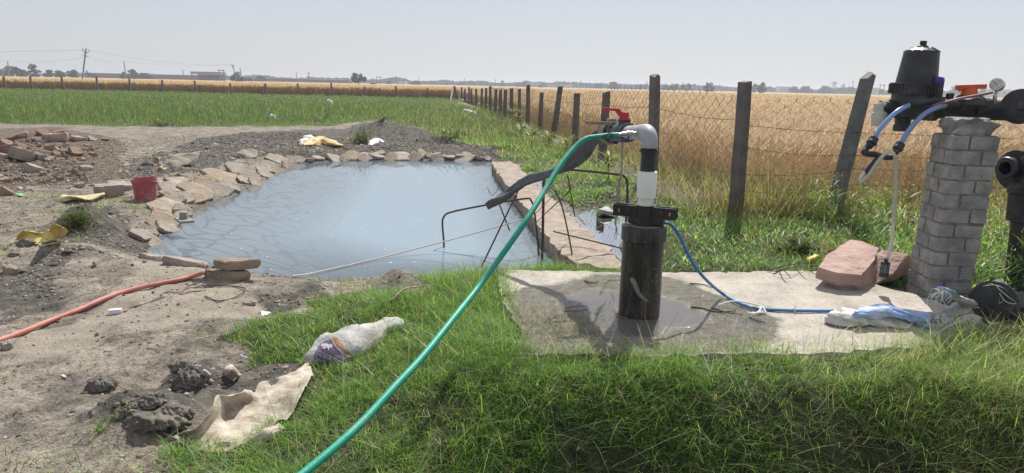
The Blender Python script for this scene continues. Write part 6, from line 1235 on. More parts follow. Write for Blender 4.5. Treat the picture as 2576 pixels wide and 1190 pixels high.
M['sackink'] = rough_mat('pale lettering', (0.50, 0.48, 0.50), (0.62, 0.60, 0.62), 9, 0.75, 0.1, 60)
M['sackgrey'] = rough_mat('grey print outline', (0.20, 0.19, 0.20), (0.28, 0.27, 0.28), 9, 0.75, 0.1, 60)
fs = mb.build('feed_sack', M['sackwhite'], None, 60)
fs_loc = Ax[20].copy()
for q in fs.data.vertices: q.co = Vector(np.array(q.co) - fs_loc)
fs.location = fs_loc.tolist(); tag(fs, 'stuffed white sack with a purple and orange print and lettering, lying in the grass', 'sack')
from mathutils.bvhtree import BVHTree
bv = BVHTree.FromPolygons([Vector(q) for q in V], mb.f)
zp = lambda x, y: ((1150 + x / 4.249) * 0.644, (1200 + y / 4.249) * 0.644)
def onto(u, v, off):
    d = Vector(ray(u, v)).normalized(); h = bv.ray_cast(Vector(CAM), d)
    if h[0] is None: return None
    nn = h[1] if h[1].dot(d) < 0 else -h[1]
    return np.array(h[0] + nn * off)
def print_on(name, polys, m, off, parent, cell=6.0, zoomed=True):
    bm = bmesh.new()
    for poly in polys:
        pp = [zp(*q) for q in poly] if zoomed else poly
        vs = [bm.verts.new((a, b2, 0)) for a, b2 in pp]; bm.faces.new(vs)
    bmesh.ops.triangulate(bm, faces=bm.faces[:])
    co = np.array([q.co[:] for q in bm.verts])
    for ax in (0, 1):
        for g in np.arange(co[:, ax].min() + cell / 2, co[:, ax].max(), cell):
            no = [0, 0, 0]; no[ax] = 1; c0 = [0, 0, 0]; c0[ax] = g; bmesh.ops.bisect_plane(bm, geom=bm.verts[:] + bm.edges[:] + bm.faces[:], plane_co=c0, plane_no=no)
    bad = []
    L = root_loc(parent)
    for q in bm.verts:
        p = onto(q.co[0], q.co[1], off)
        if p is None: bad.append(q)
        else: q.co = Vector(p - L)
    bmesh.ops.delete(bm, geom=bad, context='VERTS'); me = bpy.data.meshes.new(name); bm.to_mesh(me); bm.free(); me.materials.append(m)
    me.polygons.foreach_set('use_smooth', [True] * len(me.polygons))
    o = bpy.data.objects.new(name, me); COL.objects.link(o); o.parent = parent; return o
print_on('purple_panel', [[(440, 605), (540, 560), (618, 535), (650, 590), (700, 660), (790, 745), (900, 815), (1000, 845), (940, 900), (860, 950), (760, 985), (620, 990), (480, 955), (320, 850), (345, 760), (395, 665)]], M['sackpurple'], 0.0022, fs, 4)
print_on('orange_band', [[(632, 528), (690, 648), (790, 750), (900, 812), (1010, 842), (1095, 832), (985, 792), (870, 722), (770, 610), (702, 503)]], M['sackorange'], 0.0022, fs, 4)
print_on('white_stripe', [[(612, 540), (632, 528), (690, 648), (790, 750), (900, 812), (1010, 842), (1002, 852), (890, 824), (780, 760), (676, 656)]], M['sackink'], 0.0032, fs, 4)
print_on('animal_emblem', [[(470, 612), (520, 612), (570, 625), (620, 620), (632, 640), (628, 670), (600, 684), (575, 680), (560, 672), (575, 722), (560, 720), (540, 672), (510, 700), (500, 696), (515, 668), (498, 650), (478, 692), (466, 690), (480, 650), (468, 634), (452, 668), (442, 655), (456, 625)]], M['sackink'], 0.0045, fs, 4)
print_on('grey_outline', [[(960, 748), (1030, 655), (1115, 690), (1105, 702), (1034, 672), (975, 752)], [(1000, 745), (1040, 700), (1075, 712), (1045, 722), (1015, 755)]], M['sackgrey'], 0.003, fs, 4)
def lettering(name, txt, a, b2, hgt, m, off, parent):
    cu = bpy.data.curves.new(name, 'FONT'); cu.body = txt; cu.size = 1.0; ob = bpy.data.objects.new(name, cu); COL.objects.link(ob)
    bpy.context.view_layer.update(); dg = bpy.context.evaluated_depsgraph_get(); me0 = bpy.data.meshes.new_from_object(ob.evaluated_get(dg)); COL.objects.unlink(ob); bpy.data.objects.remove(ob); bpy.data.curves.remove(cu)
    co = np.array([q.co[:] for q in me0.vertices]); x0, x1 = co[:, 0].min(), co[:, 0].max(); y1 = 0.72
    A0 = np.array(zp(*a)); B0 = np.array(zp(*b2)); d = (B0 - A0); nrm = np.array([d[1], -d[0]]) / np.linalg.norm(d); hp_x = hgt / 4.249 * 0.644
    L = root_loc(parent); ok = True
    for q, c in zip(me0.vertices, co):
        uv = A0 + d * (c[0] - x0) / (x1 - x0) + nrm * (c[1] / y1) * hp_x; p = onto(uv[0], uv[1], off)
        q.co = Vector((p if p is not None else Ax[20]) - L)
    me0.materials.clear(); me0.materials.append(m); me0.name = name; o = bpy.data.objects.new(name, me0); COL.objects.link(o); o.parent = parent; return o
lettering('lettering', 'SHRI BALAJI MINERALS', (362, 795), (850, 965), 50, M['sackink'], 0.0045, fs)
lettering('lettering', 'MFD. BY', (680, 825), (830, 890), 34, M['sackink'], 0.0045, fs)
lettering('lettering', 'DANTC S DIK', (372, 880), (640, 955), 42, M['sackink'], 0.0045, fs)
# ------------------------------------------------------------------ twisted blue and white sack by the pillar
M['clothblue'] = rough_mat('pale blue woven sack', (0.20, 0.33, 0.66), (0.42, 0.52, 0.74), 6, 0.6, 0.3, 60, c3=(0.62, 0.66, 0.74))
M['clothwhite'] = rough_mat('off-white woven sack', (0.50, 0.49, 0.46), (0.66, 0.65, 0.62), 6, 0.65, 0.3, 60, c3=(0.60, 0.55, 0.52))
tw = thing('twisted_sack', on(2230, 810), 'twisted blue and white woven sack wrapped over the blue cable by the pillar', 'sack')
def roll(name, cps, m, parent, n=28, rg=0.25, seed=0, k=6):
    A = crom([c[0] for c in cps], k); R = crom([(c[1], c[2], 0) for c in cps], k); V = []
    for i in range(len(A)):
        tg = A[min(i + 1, len(A) - 1)] - A[max(i - 1, 0)]; tg /= np.linalg.norm(tg); sd = np.cross(tg, [0, 0, 1.0]); sd /= np.linalg.norm(sd) + 1e-9; up = np.cross(sd, tg)
        for q in range(n):
            a = 2 * math.pi * q / n; w_ = 1 + rg * 2 * (fbm(np.array([i * 0.22 + seed]), np.array([seed + 2 * math.cos(a) + 1.7 * math.sin(a)]), 4)[0] - 0.5) + 0.10 * math.sin(4 * a + i * 0.5) + 0.08 * math.sin(9 * a + i * 0.8 + seed)
            V.append(A[i] + sd * math.cos(a) * R[i][0] * w_ + up * math.sin(a) * R[i][1] * w_)
    mb = MB(); m_ = len(A); mb.add(V, [(i * n + q, i * n + (q + 1) % n, (i + 1) * n + (q + 1) % n, (i + 1) * n + q) for i in range(m_ - 1) for q in range(n)] + [tuple(range(n - 1, -1, -1)), tuple((m_ - 1) * n + q for q in range(n))])
    return mb.build(name, m, parent, 50)
g = lambda u, v, z: G(u, v, z)
roll('white_cloth', [(g(2084, 800, .05), .02, .02), (g(2098, 799, .07), .06, .045), (g(2130, 800, .07), .085, .05), (g(2180, 803, .06), .075, .04), (g(2230, 810, .055), .06, .03), (g(2275, 818, .045), .05, .02), (g(2292, 822, .04), .01, .008)], M['clothwhite'], tw, 30, .42, 3)
roll('blue_cloth', [(g(2152, 792, .12), .02, .02), (g(2180, 787, .12), .05, .03), (g(2225, 782, .13), .045, .035), (g(2255, 788, .12), .05, .03), (g(2300, 796, .10), .045, .03), (g(2340, 801, .10), .035, .03)], M['clothblue'], tw, 30, .42, 9)
roll('white_cloth', [(g(2325, 800, .10), .03, .03), (g(2360, 800, .10), .042, .032), (g(2395, 790, .12), .05, .035), (g(2425, 775, .15), .065, .03), (g(2438, 765, .18), .055, .03), (g(2420, 755, .22), .055, .022), (g(2395, 745, .26), .045, .016)], M['sackwhite'], tw, 30, .38, 14)
roll('blue_cloth', [(g(2402, 749, .24), .05, .014), (g(2385, 738, .29), .05, .014), (g(2374, 727, .34), .035, .010), (g(2366, 722, .36), .02, .006)], M['clothblue'], tw, 30, .42, 21)
r3_ = random.Random(8); fr_ = MB()
for k in range(34):
    if k < 18: c = g(2368 + r3_.uniform(-6, 14), 724 + r3_.uniform(-3, 12), .35); e = c + np.array([r3_.uniform(-.07, .02), r3_.uniform(-.04, .04), r3_.uniform(-.10, .02)])
    else: c = g(2330 + r3_.uniform(-6, 60), 797 + r3_.uniform(-6, 6), .13); e = c + np.array([r3_.uniform(-.07, .03), r3_.uniform(-.07, .0), r3_.uniform(-.07, .0)])
    mid = (c + e) / 2 + np.array([r3_.uniform(-.03, .03), r3_.uniform(-.03, .03), r3_.uniform(0, .02)]); fr_.tube(crom([c, mid, e], 4), 0.0015, 4)
o = fr_.build('frayed_threads', M['white'], tw); o['kind'] = 'stuff'
# ------------------------------------------------------------------ other litter
cloth('yellow_sack', [[(37, 602, .01), (60, 606, .01), (92, 616, .01)], [(56, 586, .07), (76, 590, .06), (104, 606, .02)], [(88, 586, .09), (104, 590, .07), (122, 604, .03)], [(118, 582, .10), (132, 585, .10), (140, 606, .03)], [(132, 566, .22), (142, 578, .16), (150, 600, .04)], [(150, 567, .20), (158, 576, .15), (158, 592, .06)], [(171, 575, .12), (170, 579, .10), (166, 584, .07)]], M['yellow'], 'bright yellow woven sack rumpled on the bare earth', 'sack', 0.02, 9, 6)
cloth('sack_scrap', [[(92, 612, .03), (100, 617, .02), (104, 622, .01)], [(118, 606, .04), (124, 612, .02), (128, 616, .01)], [(140, 602, .05), (146, 606, .03), (148, 611, .01)]], M['paleyellow'], 'torn pale yellow scrap in front of the yellow sack', 'cloth scrap', 0.008, 16, 4)
cloth('flat_sack', [[(140, 506, .01), (150, 508, .01), (163, 508, .01)], [(155, 492, .05), (166, 496, .05), (180, 505, .02)], [(180, 492, .04), (190, 496, .06), (200, 503, .02)], [(205, 494, .04), (212, 497, .04), (220, 502, .02)], [(232, 490, .05), (236, 492, .05), (240, 498, .03)], [(262, 484, .05), (264, 487, .05), (262, 492, .04)]], M['paleyellow'], 'faded yellow sack lying flat left of the rounded boulder', 'sack', 0.012, 9, 5)
p0 = on(805, 366); roll('sack', [(on(762, 369) + (0, 0, .03), .05, .03), (on(778, 367) + (0, 0, .06), .18, .09), (on(800, 364) + (0, 0, .07), .20, .11), (on(825, 364) + (0, 0, .06), .17, .10), (on(840, 366) + (0, 0, .04), .10, .05), (on(864, 370) + (0, 0, .03), .05, .02)], M['straw'], None, 18, .25, 31)
tag(bpy.data.objects['sack'], 'straw-yellow sack lying on the far bank of the pond', 'sack')
o = roll('white_bag', [(on(763, 369) + (0, 0, .02), .05, .02), (on(770, 365) + (0, 0, .08), .14, .08), (on(778, 362) + (0, 0, .12), .12, .1), (on(786, 360) + (0, 0, .14), .04, .03)], M['white'], None, 14, .3, 35); tag(o, 'white plastic film bunched at one end of the straw-yellow sack', 'plastic bag')
o = roll('white_bag', [(on(931, 368) + (0, 0, .02), .04, .03), (on(940, 364) + (0, 0, .05), .11, .08), (on(952, 362) + (0, 0, .06), .12, .08), (on(964, 362) + (0, 0, .03), .03, .02)], M['white'], None, 14, .3, 41); tag(o, 'white plastic bag on the far bank beside the bushy weed', 'plastic bag')
for (u, v, w_, z, lb) in [(686, 303, 12, .14, 'white plastic scrap at the front edge of the green field'), (830, 270, 14, .5, 'white plastic strip caught up in the green crop'), (1176, 290, 20, .25, 'white plastic sheet scrap in the grass near the side fence'), (1190, 293, 14, .2, 'smaller white scrap beside the white sheet near the side fence')]:
    p = on(u, v); r = w_ / F_PX * depth(p) / 2
    o = roll('plastic_scrap', [(p + (-r, 0, z * .7 + .06), r * .2, .04), (p + (-r * .3, .1, z * .6 + .06), r * .5, .10), (p + (r * .4, .1, z * .5 + .03), r * .45, .09), (p + (r, 0, z * .3), r * .15, .03)], M['white'], None, 10, .3, int(u)); tag(o, lb, 'plastic scrap', 'white plastic scraps')
def scrap(rows, m, lb, cat='litter', amp=0.006, nm='scrap'): return cloth(nm, rows, m, lb, cat, amp, 22, 4)
scrap([[(557, 938, .01), (570, 950, .01), (585, 956, .01)], [(566, 924, .05), (582, 934, .06), (600, 946, .02)], [(582, 918, .04), (596, 926, .05), (606, 938, .01)]], M['dirtysack'], 'crumpled cream paper bag in the sparse grass', 'paper bag', .012, 'paper_bag')
scrap([[(505, 945, .01), (512, 950, .01), (524, 948, .01)], [(508, 934, .05), (517, 938, .06), (530, 942, .02)], [(516, 930, .02), (524, 933, .03), (530, 938, .01)]], M['sackwhite'], 'crumpled grey-white scrap at the foot of the tall dark clod', 'scrap', .012)
scrap([[(657, 794, .01), (664, 795, .01), (672, 793, .01)], [(657, 782, .02), (666, 784, .03), (682, 786, .01)]], M['white'], 'small printed white wrapper on the bare ground by the lawn', 'wrapper', .008, 'wrapper')
scrap([[(152, 946, .005), (160, 950, .005)], [(156, 942, .02), (168, 948, .01)]], M['white'], 'small white scrap alone on the bare ground', 'scrap')
scrap([[(784, 818, .02), (790, 820, .02)], [(786, 813, .03), (794, 816, .02)]], M['white'], 'small pale stone-like chip in the short lawn', 'scrap')
scrap([[(608, 902, .005), (618, 908, .005)], [(604, 894, .02), (624, 902, .02)]], M['white'], 'thin white paper strip in the grass above the paper bag', 'scrap')
scrap([[(37, 490, .01), (48, 492, .01), (58, 492, .01)], [(38, 486, .02), (50, 487, .04), (60, 489, .01)]], M['greenwrap'], 'bright green wrapper on the bare earth by the flat red stone', 'wrapper', .006, 'wrapper')
scrap([[(391, 425, .01), (400, 428, .01), (420, 425, .01)], [(393, 420, .03), (404, 423, .03), (418, 421, .01)]], M['orangewrap'], 'orange-edged wrapper below the wedge-shaped rock', 'wrapper', .008, 'wrapper')
scrap([[(400, 420, .05), (406, 422, .05)], [(402, 416, .08), (410, 419, .06)]], M['greenwrap'], 'green-and-white wrapper on the orange one', 'wrapper', .01, 'wrapper')
scrap([[(386, 407, .04), (396, 410, .04), (402, 410, .02)], [(388, 396, .16), (398, 397, .14), (404, 398, .1)]], M['paleyellow'], 'pale yellow scrap leaning on the wedge-shaped rock', 'scrap', .02)
scrap([[(405, 404, .1), (414, 404, .12)], [(408, 394, .2), (424, 394, .2)]], M['white'], 'cream scrap behind the wedge-shaped rock', 'scrap', .02)
scrap([[(2024, 664, .02), (2036, 668, .02), (2046, 668, .02)], [(2030, 652, .08), (2042, 652, .09), (2056, 656, .06)], [(2040, 643, .10), (2054, 642, .12), (2066, 648, .08)]], M['yellow'], 'torn yellow sack scrap in the weeds behind the tilted pink slab', 'cloth scrap', .012)
scrap([[(2014, 672, .01), (2030, 676, .01)], [(2018, 664, .03), (2044, 668, .03)]], M['sackwhite'], 'white torn sack piece below the yellow scrap', 'cloth scrap', .01)
scrap([[(2066, 793, .012), (2080, 798, .012), (2100, 795, .012)], [(2074, 787, .014), (2092, 788, .014), (2112, 788, .014)]], M['sackwhite'], 'flat grey plastic piece on the pad left of the twisted sack', 'scrap', .002)
M['bagfilm'] = rough_mat('greenish grey plastic bag', (0.30, 0.34, 0.32), (0.46, 0.49, 0.46), 8, 0.75, 0.3, 50)
o = roll('plastic_bag', [(G(1504, 536, .0), .02, .01), (G(1512, 532, .02), .07, .035), (G(1524, 531, .03), .09, .045), (G(1536, 534, .015), .07, .03), (G(1550, 540, .0), .02, .01)], M['bagfilm'], None, 24, .5, 77); tag(o, 'greenish grey plastic bag in the mud by the puddle', 'plastic bag')
# plug with its thin cable
pg = on(290, 791); tag(MB().bar(pg + (-0.035, -0.01, .02), pg + (0.035, 0.015, .022), 0.036, 0.030).build('white_plug', M['white'], None, 20), 'small white plug at the end of the thin cable on the bare earth', 'plug')
cb_ = [pg + (.035, .01, .015)] + [on(u, v) + (0, 0, .006) for u, v in [(318, 784), (326, 776), (350, 770), (385, 758), (410, 748), (405, 742), (420, 736), (450, 738), (470, 727), (505, 725), (515, 732), (480, 735), (452, 741), (470, 722), (500, 712), (520, 705)]] + [on(524, 704) + (0, 0, .05), on(524, 702) + (-.02, 0, .10), on(520, 702) + (-.05, .05, .12)]
M['thincable'] = rough_mat('twisted grey cable', (0.16, 0.10, 0.11), (0.30, 0.22, 0.22), 60, 0.6, 0.2, 90)
tag(MB().tube(crom(cb_, 6), 0.0042, 6).build('thin_cable', M['thincable'], None), 'thin twisted cable looping from the stacked slabs to the white plug', 'cable')
o_ = MB().tube(crom([on(506, 722) + (0, 0, .01), on(560, 722) + (0, 0, .01), on(600, 724) + (0, 0, .01), on(618, 735) + (0, 0, .02), on(590, 752) + (0, 0, .01), on(548, 760) + (0, 0, .01), on(515, 748) + (0, 0, .01)], 6), 0.004, 6); tag(o_.build('thin_cable', M['twig'], None), 'dark thin wire curling over the earth right of the red pipe end', 'cable')
# plasterer's float at the water's edge
fl = on(464, 556); ft = thing('plastering_float', fl, 'grey plastering float with a block handle lying on the pond edge', 'plastering float')
M['floatgrey'] = rough_mat('cement-grey float', (0.24, 0.23, 0.21), (0.34, 0.33, 0.30), 8, 0.8, 0.2, 50)
mbp = MB(); cs = [G(439, 551, .03), G(470, 545, .05), G(489, 559, .02), G(452, 562, .02)]; mbp.add([c + (0, 0, .02) for c in cs] + [c + (0, 0, -.005) for c in cs], [(0, 1, 2, 3), (7, 6, 5, 4), (0, 4, 5, 1), (1, 5, 6, 2), (2, 6, 7, 3), (3, 7, 4, 0)]); mbp.build('float_plate', M['floatgrey'], ft, 20)
c = (cs[0] + cs[2]) / 2 + (0, 0, .055); MB().box(c, (.085, .05, .075), None, 0.85).build('float_handle', M['floatgrey'], ft, 20)
# flowers and saplings
def sapling(u, v, vt, label, spread=0.14, n=26, stem=True, leafl=0.13):
    p = on(u, v); z = zat(p[0], p[1], vt) - p[2]; t = thing('sapling', p, label, 'sapling', 'saplings planted along the side fence')
    tip = p + np.array([random.uniform(-.03, .03), 0, z * 0.8]); mb = MB().tube(crom([p, (p + tip) / 2 + (random.uniform(-.02, .02), 0, 0), tip], 4), [0.008] * 5 + [0.005] * 4, 6)
    Ps = [];
    for k in range(n):
        a = random.uniform(0, 6.283); r = spread * random.uniform(0.1, 0.75); q = p + np.array([math.cos(a) * r, math.sin(a) * r, z * random.uniform(0.55, 0.95)]); Ps.append((q, a))
        if k % 4 == 0: mb.tube([tip - (0, 0, z * 0.25), q], 0.003, 5)
    mb.build('stem', M['twig'], t)
    P = np.array([q for q, a in Ps]); ya = np.array([a for q, a in Ps]); vg = Veg(); nn = len(P)
    cc = np.array([(0.12, 0.20, 0.05), (0.19, 0.27, 0.08), (0.28, 0.34, 0.13)])[rng.choice(3, nn)]
    vg.add(blades(P, rng.uniform(0.7, 1.2, nn) * leafl, rng.uniform(0.30, 0.42, nn) * leafl, rng.uniform(0.6, 1.6, nn), rng.uniform(0.3, 0.9, nn), cc, ya, 0.3)); vg.build('leaves', M['saplingleaf'], None, None, t); return t
for k, (u, v, vt, sp, n_, lb) in enumerate([(1298, 340, 274, .42, 60, 'bright yellow-green sapling before the thin post'), (1313, 362, 313, .30, 30, 'slender sapling just beyond the pale mud patch, second from the yellow-green one'), (1337, 367, 321, .30, 30, 'slender sapling left of the leaning post'), (1380, 368, 335, .26, 30, 'low pale-leaved sapling at the foot of the leaning post'), (1425, 395, 343, .26, 46, 'leafy dark sapling with yellow lower leaves beside the green hose'), (1530, 462, 388, .17, 34, 'pale sapling between the hanging rope and the first post'), (1286, 300, 268, .5, 40, 'bushy yellowish sapling farther back than the yellow-green one'), (1262, 290, 271, .5, 30, 'pale sapling in the row, beyond the bushy yellowish one'), (1240, 281, 265, .5, 30, 'pale low sapling in the row, fourth from the far corner'), (1216, 272, 260, .5, 26, 'small pale sapling in the row, third from the far corner'), (1196, 265, 255, .5, 24, 'small pale sapling in the row, second from the far corner'), (1168, 259, 250, .6, 24, 'small pale sapling nearest the far corner')]):
    sapling(u, v, vt, lb, sp, n_, leafl=0.105 if u > 1290 else 0.18)
def flower(u, v, h, label):
    p = on(u, v + 20); c = D(u, v, depth(p)); t = thing('yellow_flower', p, label, 'flower', 'yellow flowers in the turf'); mb = MB()
    mb.tube([p, (p + c) / 2 + (.01, 0, 0), c], 0.0025, 5).build('stem', M['twig'], t); mb = MB()
    for k in range(6):
        a = k * 1.047; d = np.array([math.cos(a), math.sin(a), 0.3]); e = np.array([-math.sin(a), math.cos(a), 0]); mb.add([c, c + d * h * .6 + e * h * .35, c + d * h, c + d * h * .6 - e * h * .35], [(0, 1, 2, 3)])
    mb.build('petals', M['flower'], t, 0)
flower(1368, 448, .05, 'yellow flower beside the upright rod and the green hose'); flower(1602, 442, .045, 'yellow flower just left of the white coupling')
# leafy weed bushes on the banks
def bush(u, v, r, h, label, n=420, wide=1.0, cols=((0.07, 0.115, 0.03), (0.12, 0.17, 0.05), (0.18, 0.20, 0.08))):
    p = on(u, v); vg = Veg(); q = rng.normal(0, 0.42, (n, 3)); q[:, 2] = np.abs(q[:, 2]) ; P = p + q * np.array([r, r * 0.8, h]); P[:, 2] = p[2] + np.clip(q[:, 2], 0, 1.3) * h
    t = thing('weed_bush', p, label, 'weed'); mb = MB()
    for k in range(9): mb.tube([p, p + np.array([random.uniform(-r, r) * .5, random.uniform(-r, r) * .5, h * random.uniform(.4, .8)])], 0.006, 5)
    mb.build('stems', M['twig'], t); vg.add(blades(P, rng.uniform(.05, .10, n), rng.uniform(.015, .03, n) * wide, rng.uniform(.2, 1.4, n), rng.uniform(0, .8, n), np.array(cols)[rng.choice(3, n)], segs=2)); vg.build('leaves', M['leaf'], None, None, t)
bush(912, 362, .38, .45, 'bushy green weed growing beside the earth mound on the far bank'); bush(195, 570, .17, .15, 'tuft of green grass on the dark mound by the yellow sack', 700, wide=0.25); bush(1130, 352, .5, .3, 'dark green weed clump on the grassy edge of the far bank', 300); bush(410, 318, .5, .22, 'low dark green weed at the front edge of the field', 300)
bush(2010, 640, .22, .14, 'low green weed tuft between the twigs and the grass behind the pad', 300)
# bird on the mound
bp0 = on(963, 311); bs_ = depth(bp0); bird = thing('bird', bp0, 'small dark-headed plover standing on top of the earth mound', 'bird')
BD = lambda u, v: D(u, v, bs_)
k_ = [BD(950, 309), BD(954, 306.5), BD(959, 303.5), BD(963, 301), BD(965.2, 298.2), BD(966.6, 295.6), BD(967.6, 294.4)]
MB().tube(crom(k_, 4), list(np.interp(np.linspace(0, 6, 25), [0, 1, 2, 3, 4, 5, 6], np.array([.004, .022, .046, .046, .024, .024, .010]) * 1.25)), 12).build('bird_body', M['skinbird'], bird, 60)
MB().tube([BD(965.6, 297.5), BD(966.6, 295.4), BD(967.4, 294.3)], [.026, .034, .018], 10).tube([BD(967.2, 295.4), BD(969.6, 295.8)], [.010, .003], 6).build('bird_head', M['birddark'], bird, 60)
MB().tube([BD(948.5, 309.6), BD(953, 307)], [.006, .018], 8).build('tail', M['birddark'], bird, 60)
for du in (0, 1.6): MB().tube([BD(960.5 + du, 304), BD(960.3 + du, 309), BD(961 + du, 313)], .006, 5).build('leg', M['flower'], bird)
# ------------------------------------------------------------------ far trees, poles, walls
def gz(u, v, dist):                                          # ground point at a distance in the column u
    d = ray(u, v); t = dist / d[1]; p = CAM + d * t; return np.array([p[0], p[1], 0.0])
def tree(u, vt, wpx, dist, label, dense=1.0, umb=False, sparse=False, tint=1.0, name='tree'):
    p = gz(u, 200, dist); h = zat(p[0], p[1], vt); r = wpx / F_PX * depth(p) / 2; t = thing(name, p, label, 'tree', 'trees along the horizon')
    mb = MB(); th = h * (0.42 if umb else 0.3); tr = max(0.12, r * 0.06)
    mb.tube(crom([p - (0, 0, .5), p + (0.1 * r * random.uniform(-1, 1), 0, th * 0.6), p + (0.1 * r * random.uniform(-1, 1), 0, th * 1.3)], 4), [tr * 1.2] * 5 + [tr * 0.7] * 4, 7)
    nb_ = 6; lim = []
    for k in range(nb_):
        a = k * 6.283 / nb_ + random.random(); e = p + np.array([math.cos(a) * r * 0.6, math.sin(a) * r * 0.6, h * random.uniform(0.55, 0.8)]); lim.append(e); mb.tube(crom([p + (0, 0, th * 0.8), (p + e) / 2 + (0, 0, h * 0.2), e], 3), [tr * .6, tr * .5, tr * .45, tr * .4, tr * .3, tr * .25, tr * .15], 5)
    mb.build('trunk', M['bark'], t)
    # crown: clusters of leaf-sized faces round many lobes
    nl = 16 if not sparse else 9; z0, z1 = (0.42, 0.98) if umb else ((0.15, 0.98) if not sparse else (0.3, 1.0)); L = []
    for k in range(nl):
        a = random.uniform(0, 6.283); s = random.uniform(z0, z1); prof = math.sqrt(max(0.05, 1 - ((s - (0.62 if umb else 0.5)) / 0.52) ** 2)); rr = r * prof * random.uniform(0.2, 0.78); L.append((p + np.array([math.cos(a) * rr, math.sin(a) * rr, h * (s - 0.06)]), r * random.uniform(0.22, 0.38)))
    L += [(p + np.array([s_ * r * .74, 0, h * (0.62 if umb else 0.45) * random.uniform(.85, 1.15)]), r * .26) for s_ in (-1, 1)]
    n = int((1100 if not sparse else 420) * dense); ii = rng.integers(0, len(L), n); C = np.array([l[0] for l in L])[ii]; R = np.array([l[1] for l in L])[ii]
    d = rng.normal(0, 1, (n, 3)); d /= np.linalg.norm(d, axis=1)[:, None]; P = C + d * (R * rng.uniform(0.35, 1.05, n) ** 0.7)[:, None] * np.array([1, 1, 0.85]); P[:, 2] = np.clip(P[:, 2], h * 0.06, h * 1.02)
    sz = r * rng.uniform(0.06, 0.14, n); a1 = rng.normal(0, 1, (n, 3)); a1 /= np.linalg.norm(a1, axis=1)[:, None]; a2 = np.cross(a1, rng.normal(0, 1, (n, 3))); a2 /= np.linalg.norm(a2, axis=1)[:, None]
    V = np.stack([P - a1 * sz[:, None], P + a2 * sz[:, None] * .7, P + a1 * sz[:, None], P - a2 * sz[:, None] * .7], 1).reshape(-1, 3)
    col = np.array([(0.045, 0.075, 0.028), (0.06, 0.095, 0.035), (0.085, 0.115, 0.045)])[rng.choice(3, n)] * tint
    o = np_mesh('crown', V, np.arange(4 * n).reshape(-1, 4), M['farleaf'], np.repeat(col, 4, 0), parent=t); return t
TR = [(5, 174, 20, 330, 'dense bush-like tree at the left end of the tree row'), (29, 167, 31, 320, 'round broad tree behind the thin slanting pole'), (57, 166, 34, 300, 'dark spreading tree in the left tree row'), (89, 162, 30, 310, 'tallest round tree of the left tree row'), (124, 177, 28, 330, 'low wide tree right of the tallest round one'), (152, 178, 27, 330, 'low round tree left of the big electric pole, second from it'), (184, 176, 28, 330, 'low round tree just left of the big electric pole'), (220, 175, 12, 360, 'small lone tree just right of the big electric pole'), (234, 183, 22, 360, 'low bush before the long wall, right of the big pole'), (310, 181, 20, 350, 'low tree beside the slanting bare pole'), (334, 174, 27, 340, 'taller tree just right of the slanting bare pole'), (365, 185, 40, 370, 'long low bush before the long brick wall'), (596, 182, 32, 300, 'round tree behind the leaning forked pole'), (626, 196, 24, 380, 'small low tree right of the leaning forked pole'), (655, 191, 26, 400, 'small dense tree at the end of the second wall'), (977, 203, 14, 480, 'small tree right of the twin-pole transformer'), (1046, 204, 26, 480, 'low tree by the T-shaped pole'), (1264, 202, 14, 520, 'slim tree beyond the far fence corner'), (1304, 206, 16, 560, 'first of two low trees left of the pale buildings'), (1318, 207, 15, 560, 'second of two low trees left of the pale buildings'), (1506, 210, 22, 560, 'low round tree left of the tall chipped post'), (1547, 207, 32, 520, 'broad tree in the middle of the far tree line'), (1612, 214, 18, 560, 'small tree close left of the tall chipped post'), (1680, 215, 24, 520, 'low tree right of the tall chipped post'), (1697, 212, 14, 400, 'brownish small tree in the far tree line'), (1726, 215, 30, 520, 'wide low tree between the brown tree and the round one'), (1785, 208, 27, 360, 'dark round tree standing alone left of the thick corner post'), (1900, 210, 16, 420, 'pale round tree close right of the thick corner post'), (1918, 205, 25, 330, 'dark tree right of the thick corner post'), (2000, 218, 24, 560, 'low dense tree in the tree line left of the lattice tower'), (2030, 217, 34, 580, 'broad low tree just left of the lattice tower'), (2080, 218, 40, 580, 'broad low tree behind the lattice tower')]
for (u, vt, w_, dist, lb) in TR: tree(u, vt, w_ * 1.12, dist, lb, 1.1, tint=1.6 if 'brownish' in lb else 1.0)
tree(903, 184.5, 38, 260, 'lone umbrella-shaped tree standing in the wheat', 1.5, True)
for (u, vt, w_, lb) in [(2123, 203, 13, 'tall thin sparse tree left of the leaning grey post'), (2137, 206, 9, 'thin sparse tree between two others by the leaning post'), (2147, 203, 13, 'tall thin sparse tree nearest the leaning grey post')]: tree(u, vt, w_, 480, lb, 1, False, True)
for (u, vt, w_, lb) in [(2408, 213, 30, 'low tree under the orange valve handle'), (2440, 220, 26, 'small low tree right of the orange handle'), (2475, 222, 24, 'small low tree left of the pressure gauge')]: tree(u, vt, w_, 560, lb, 0.7)
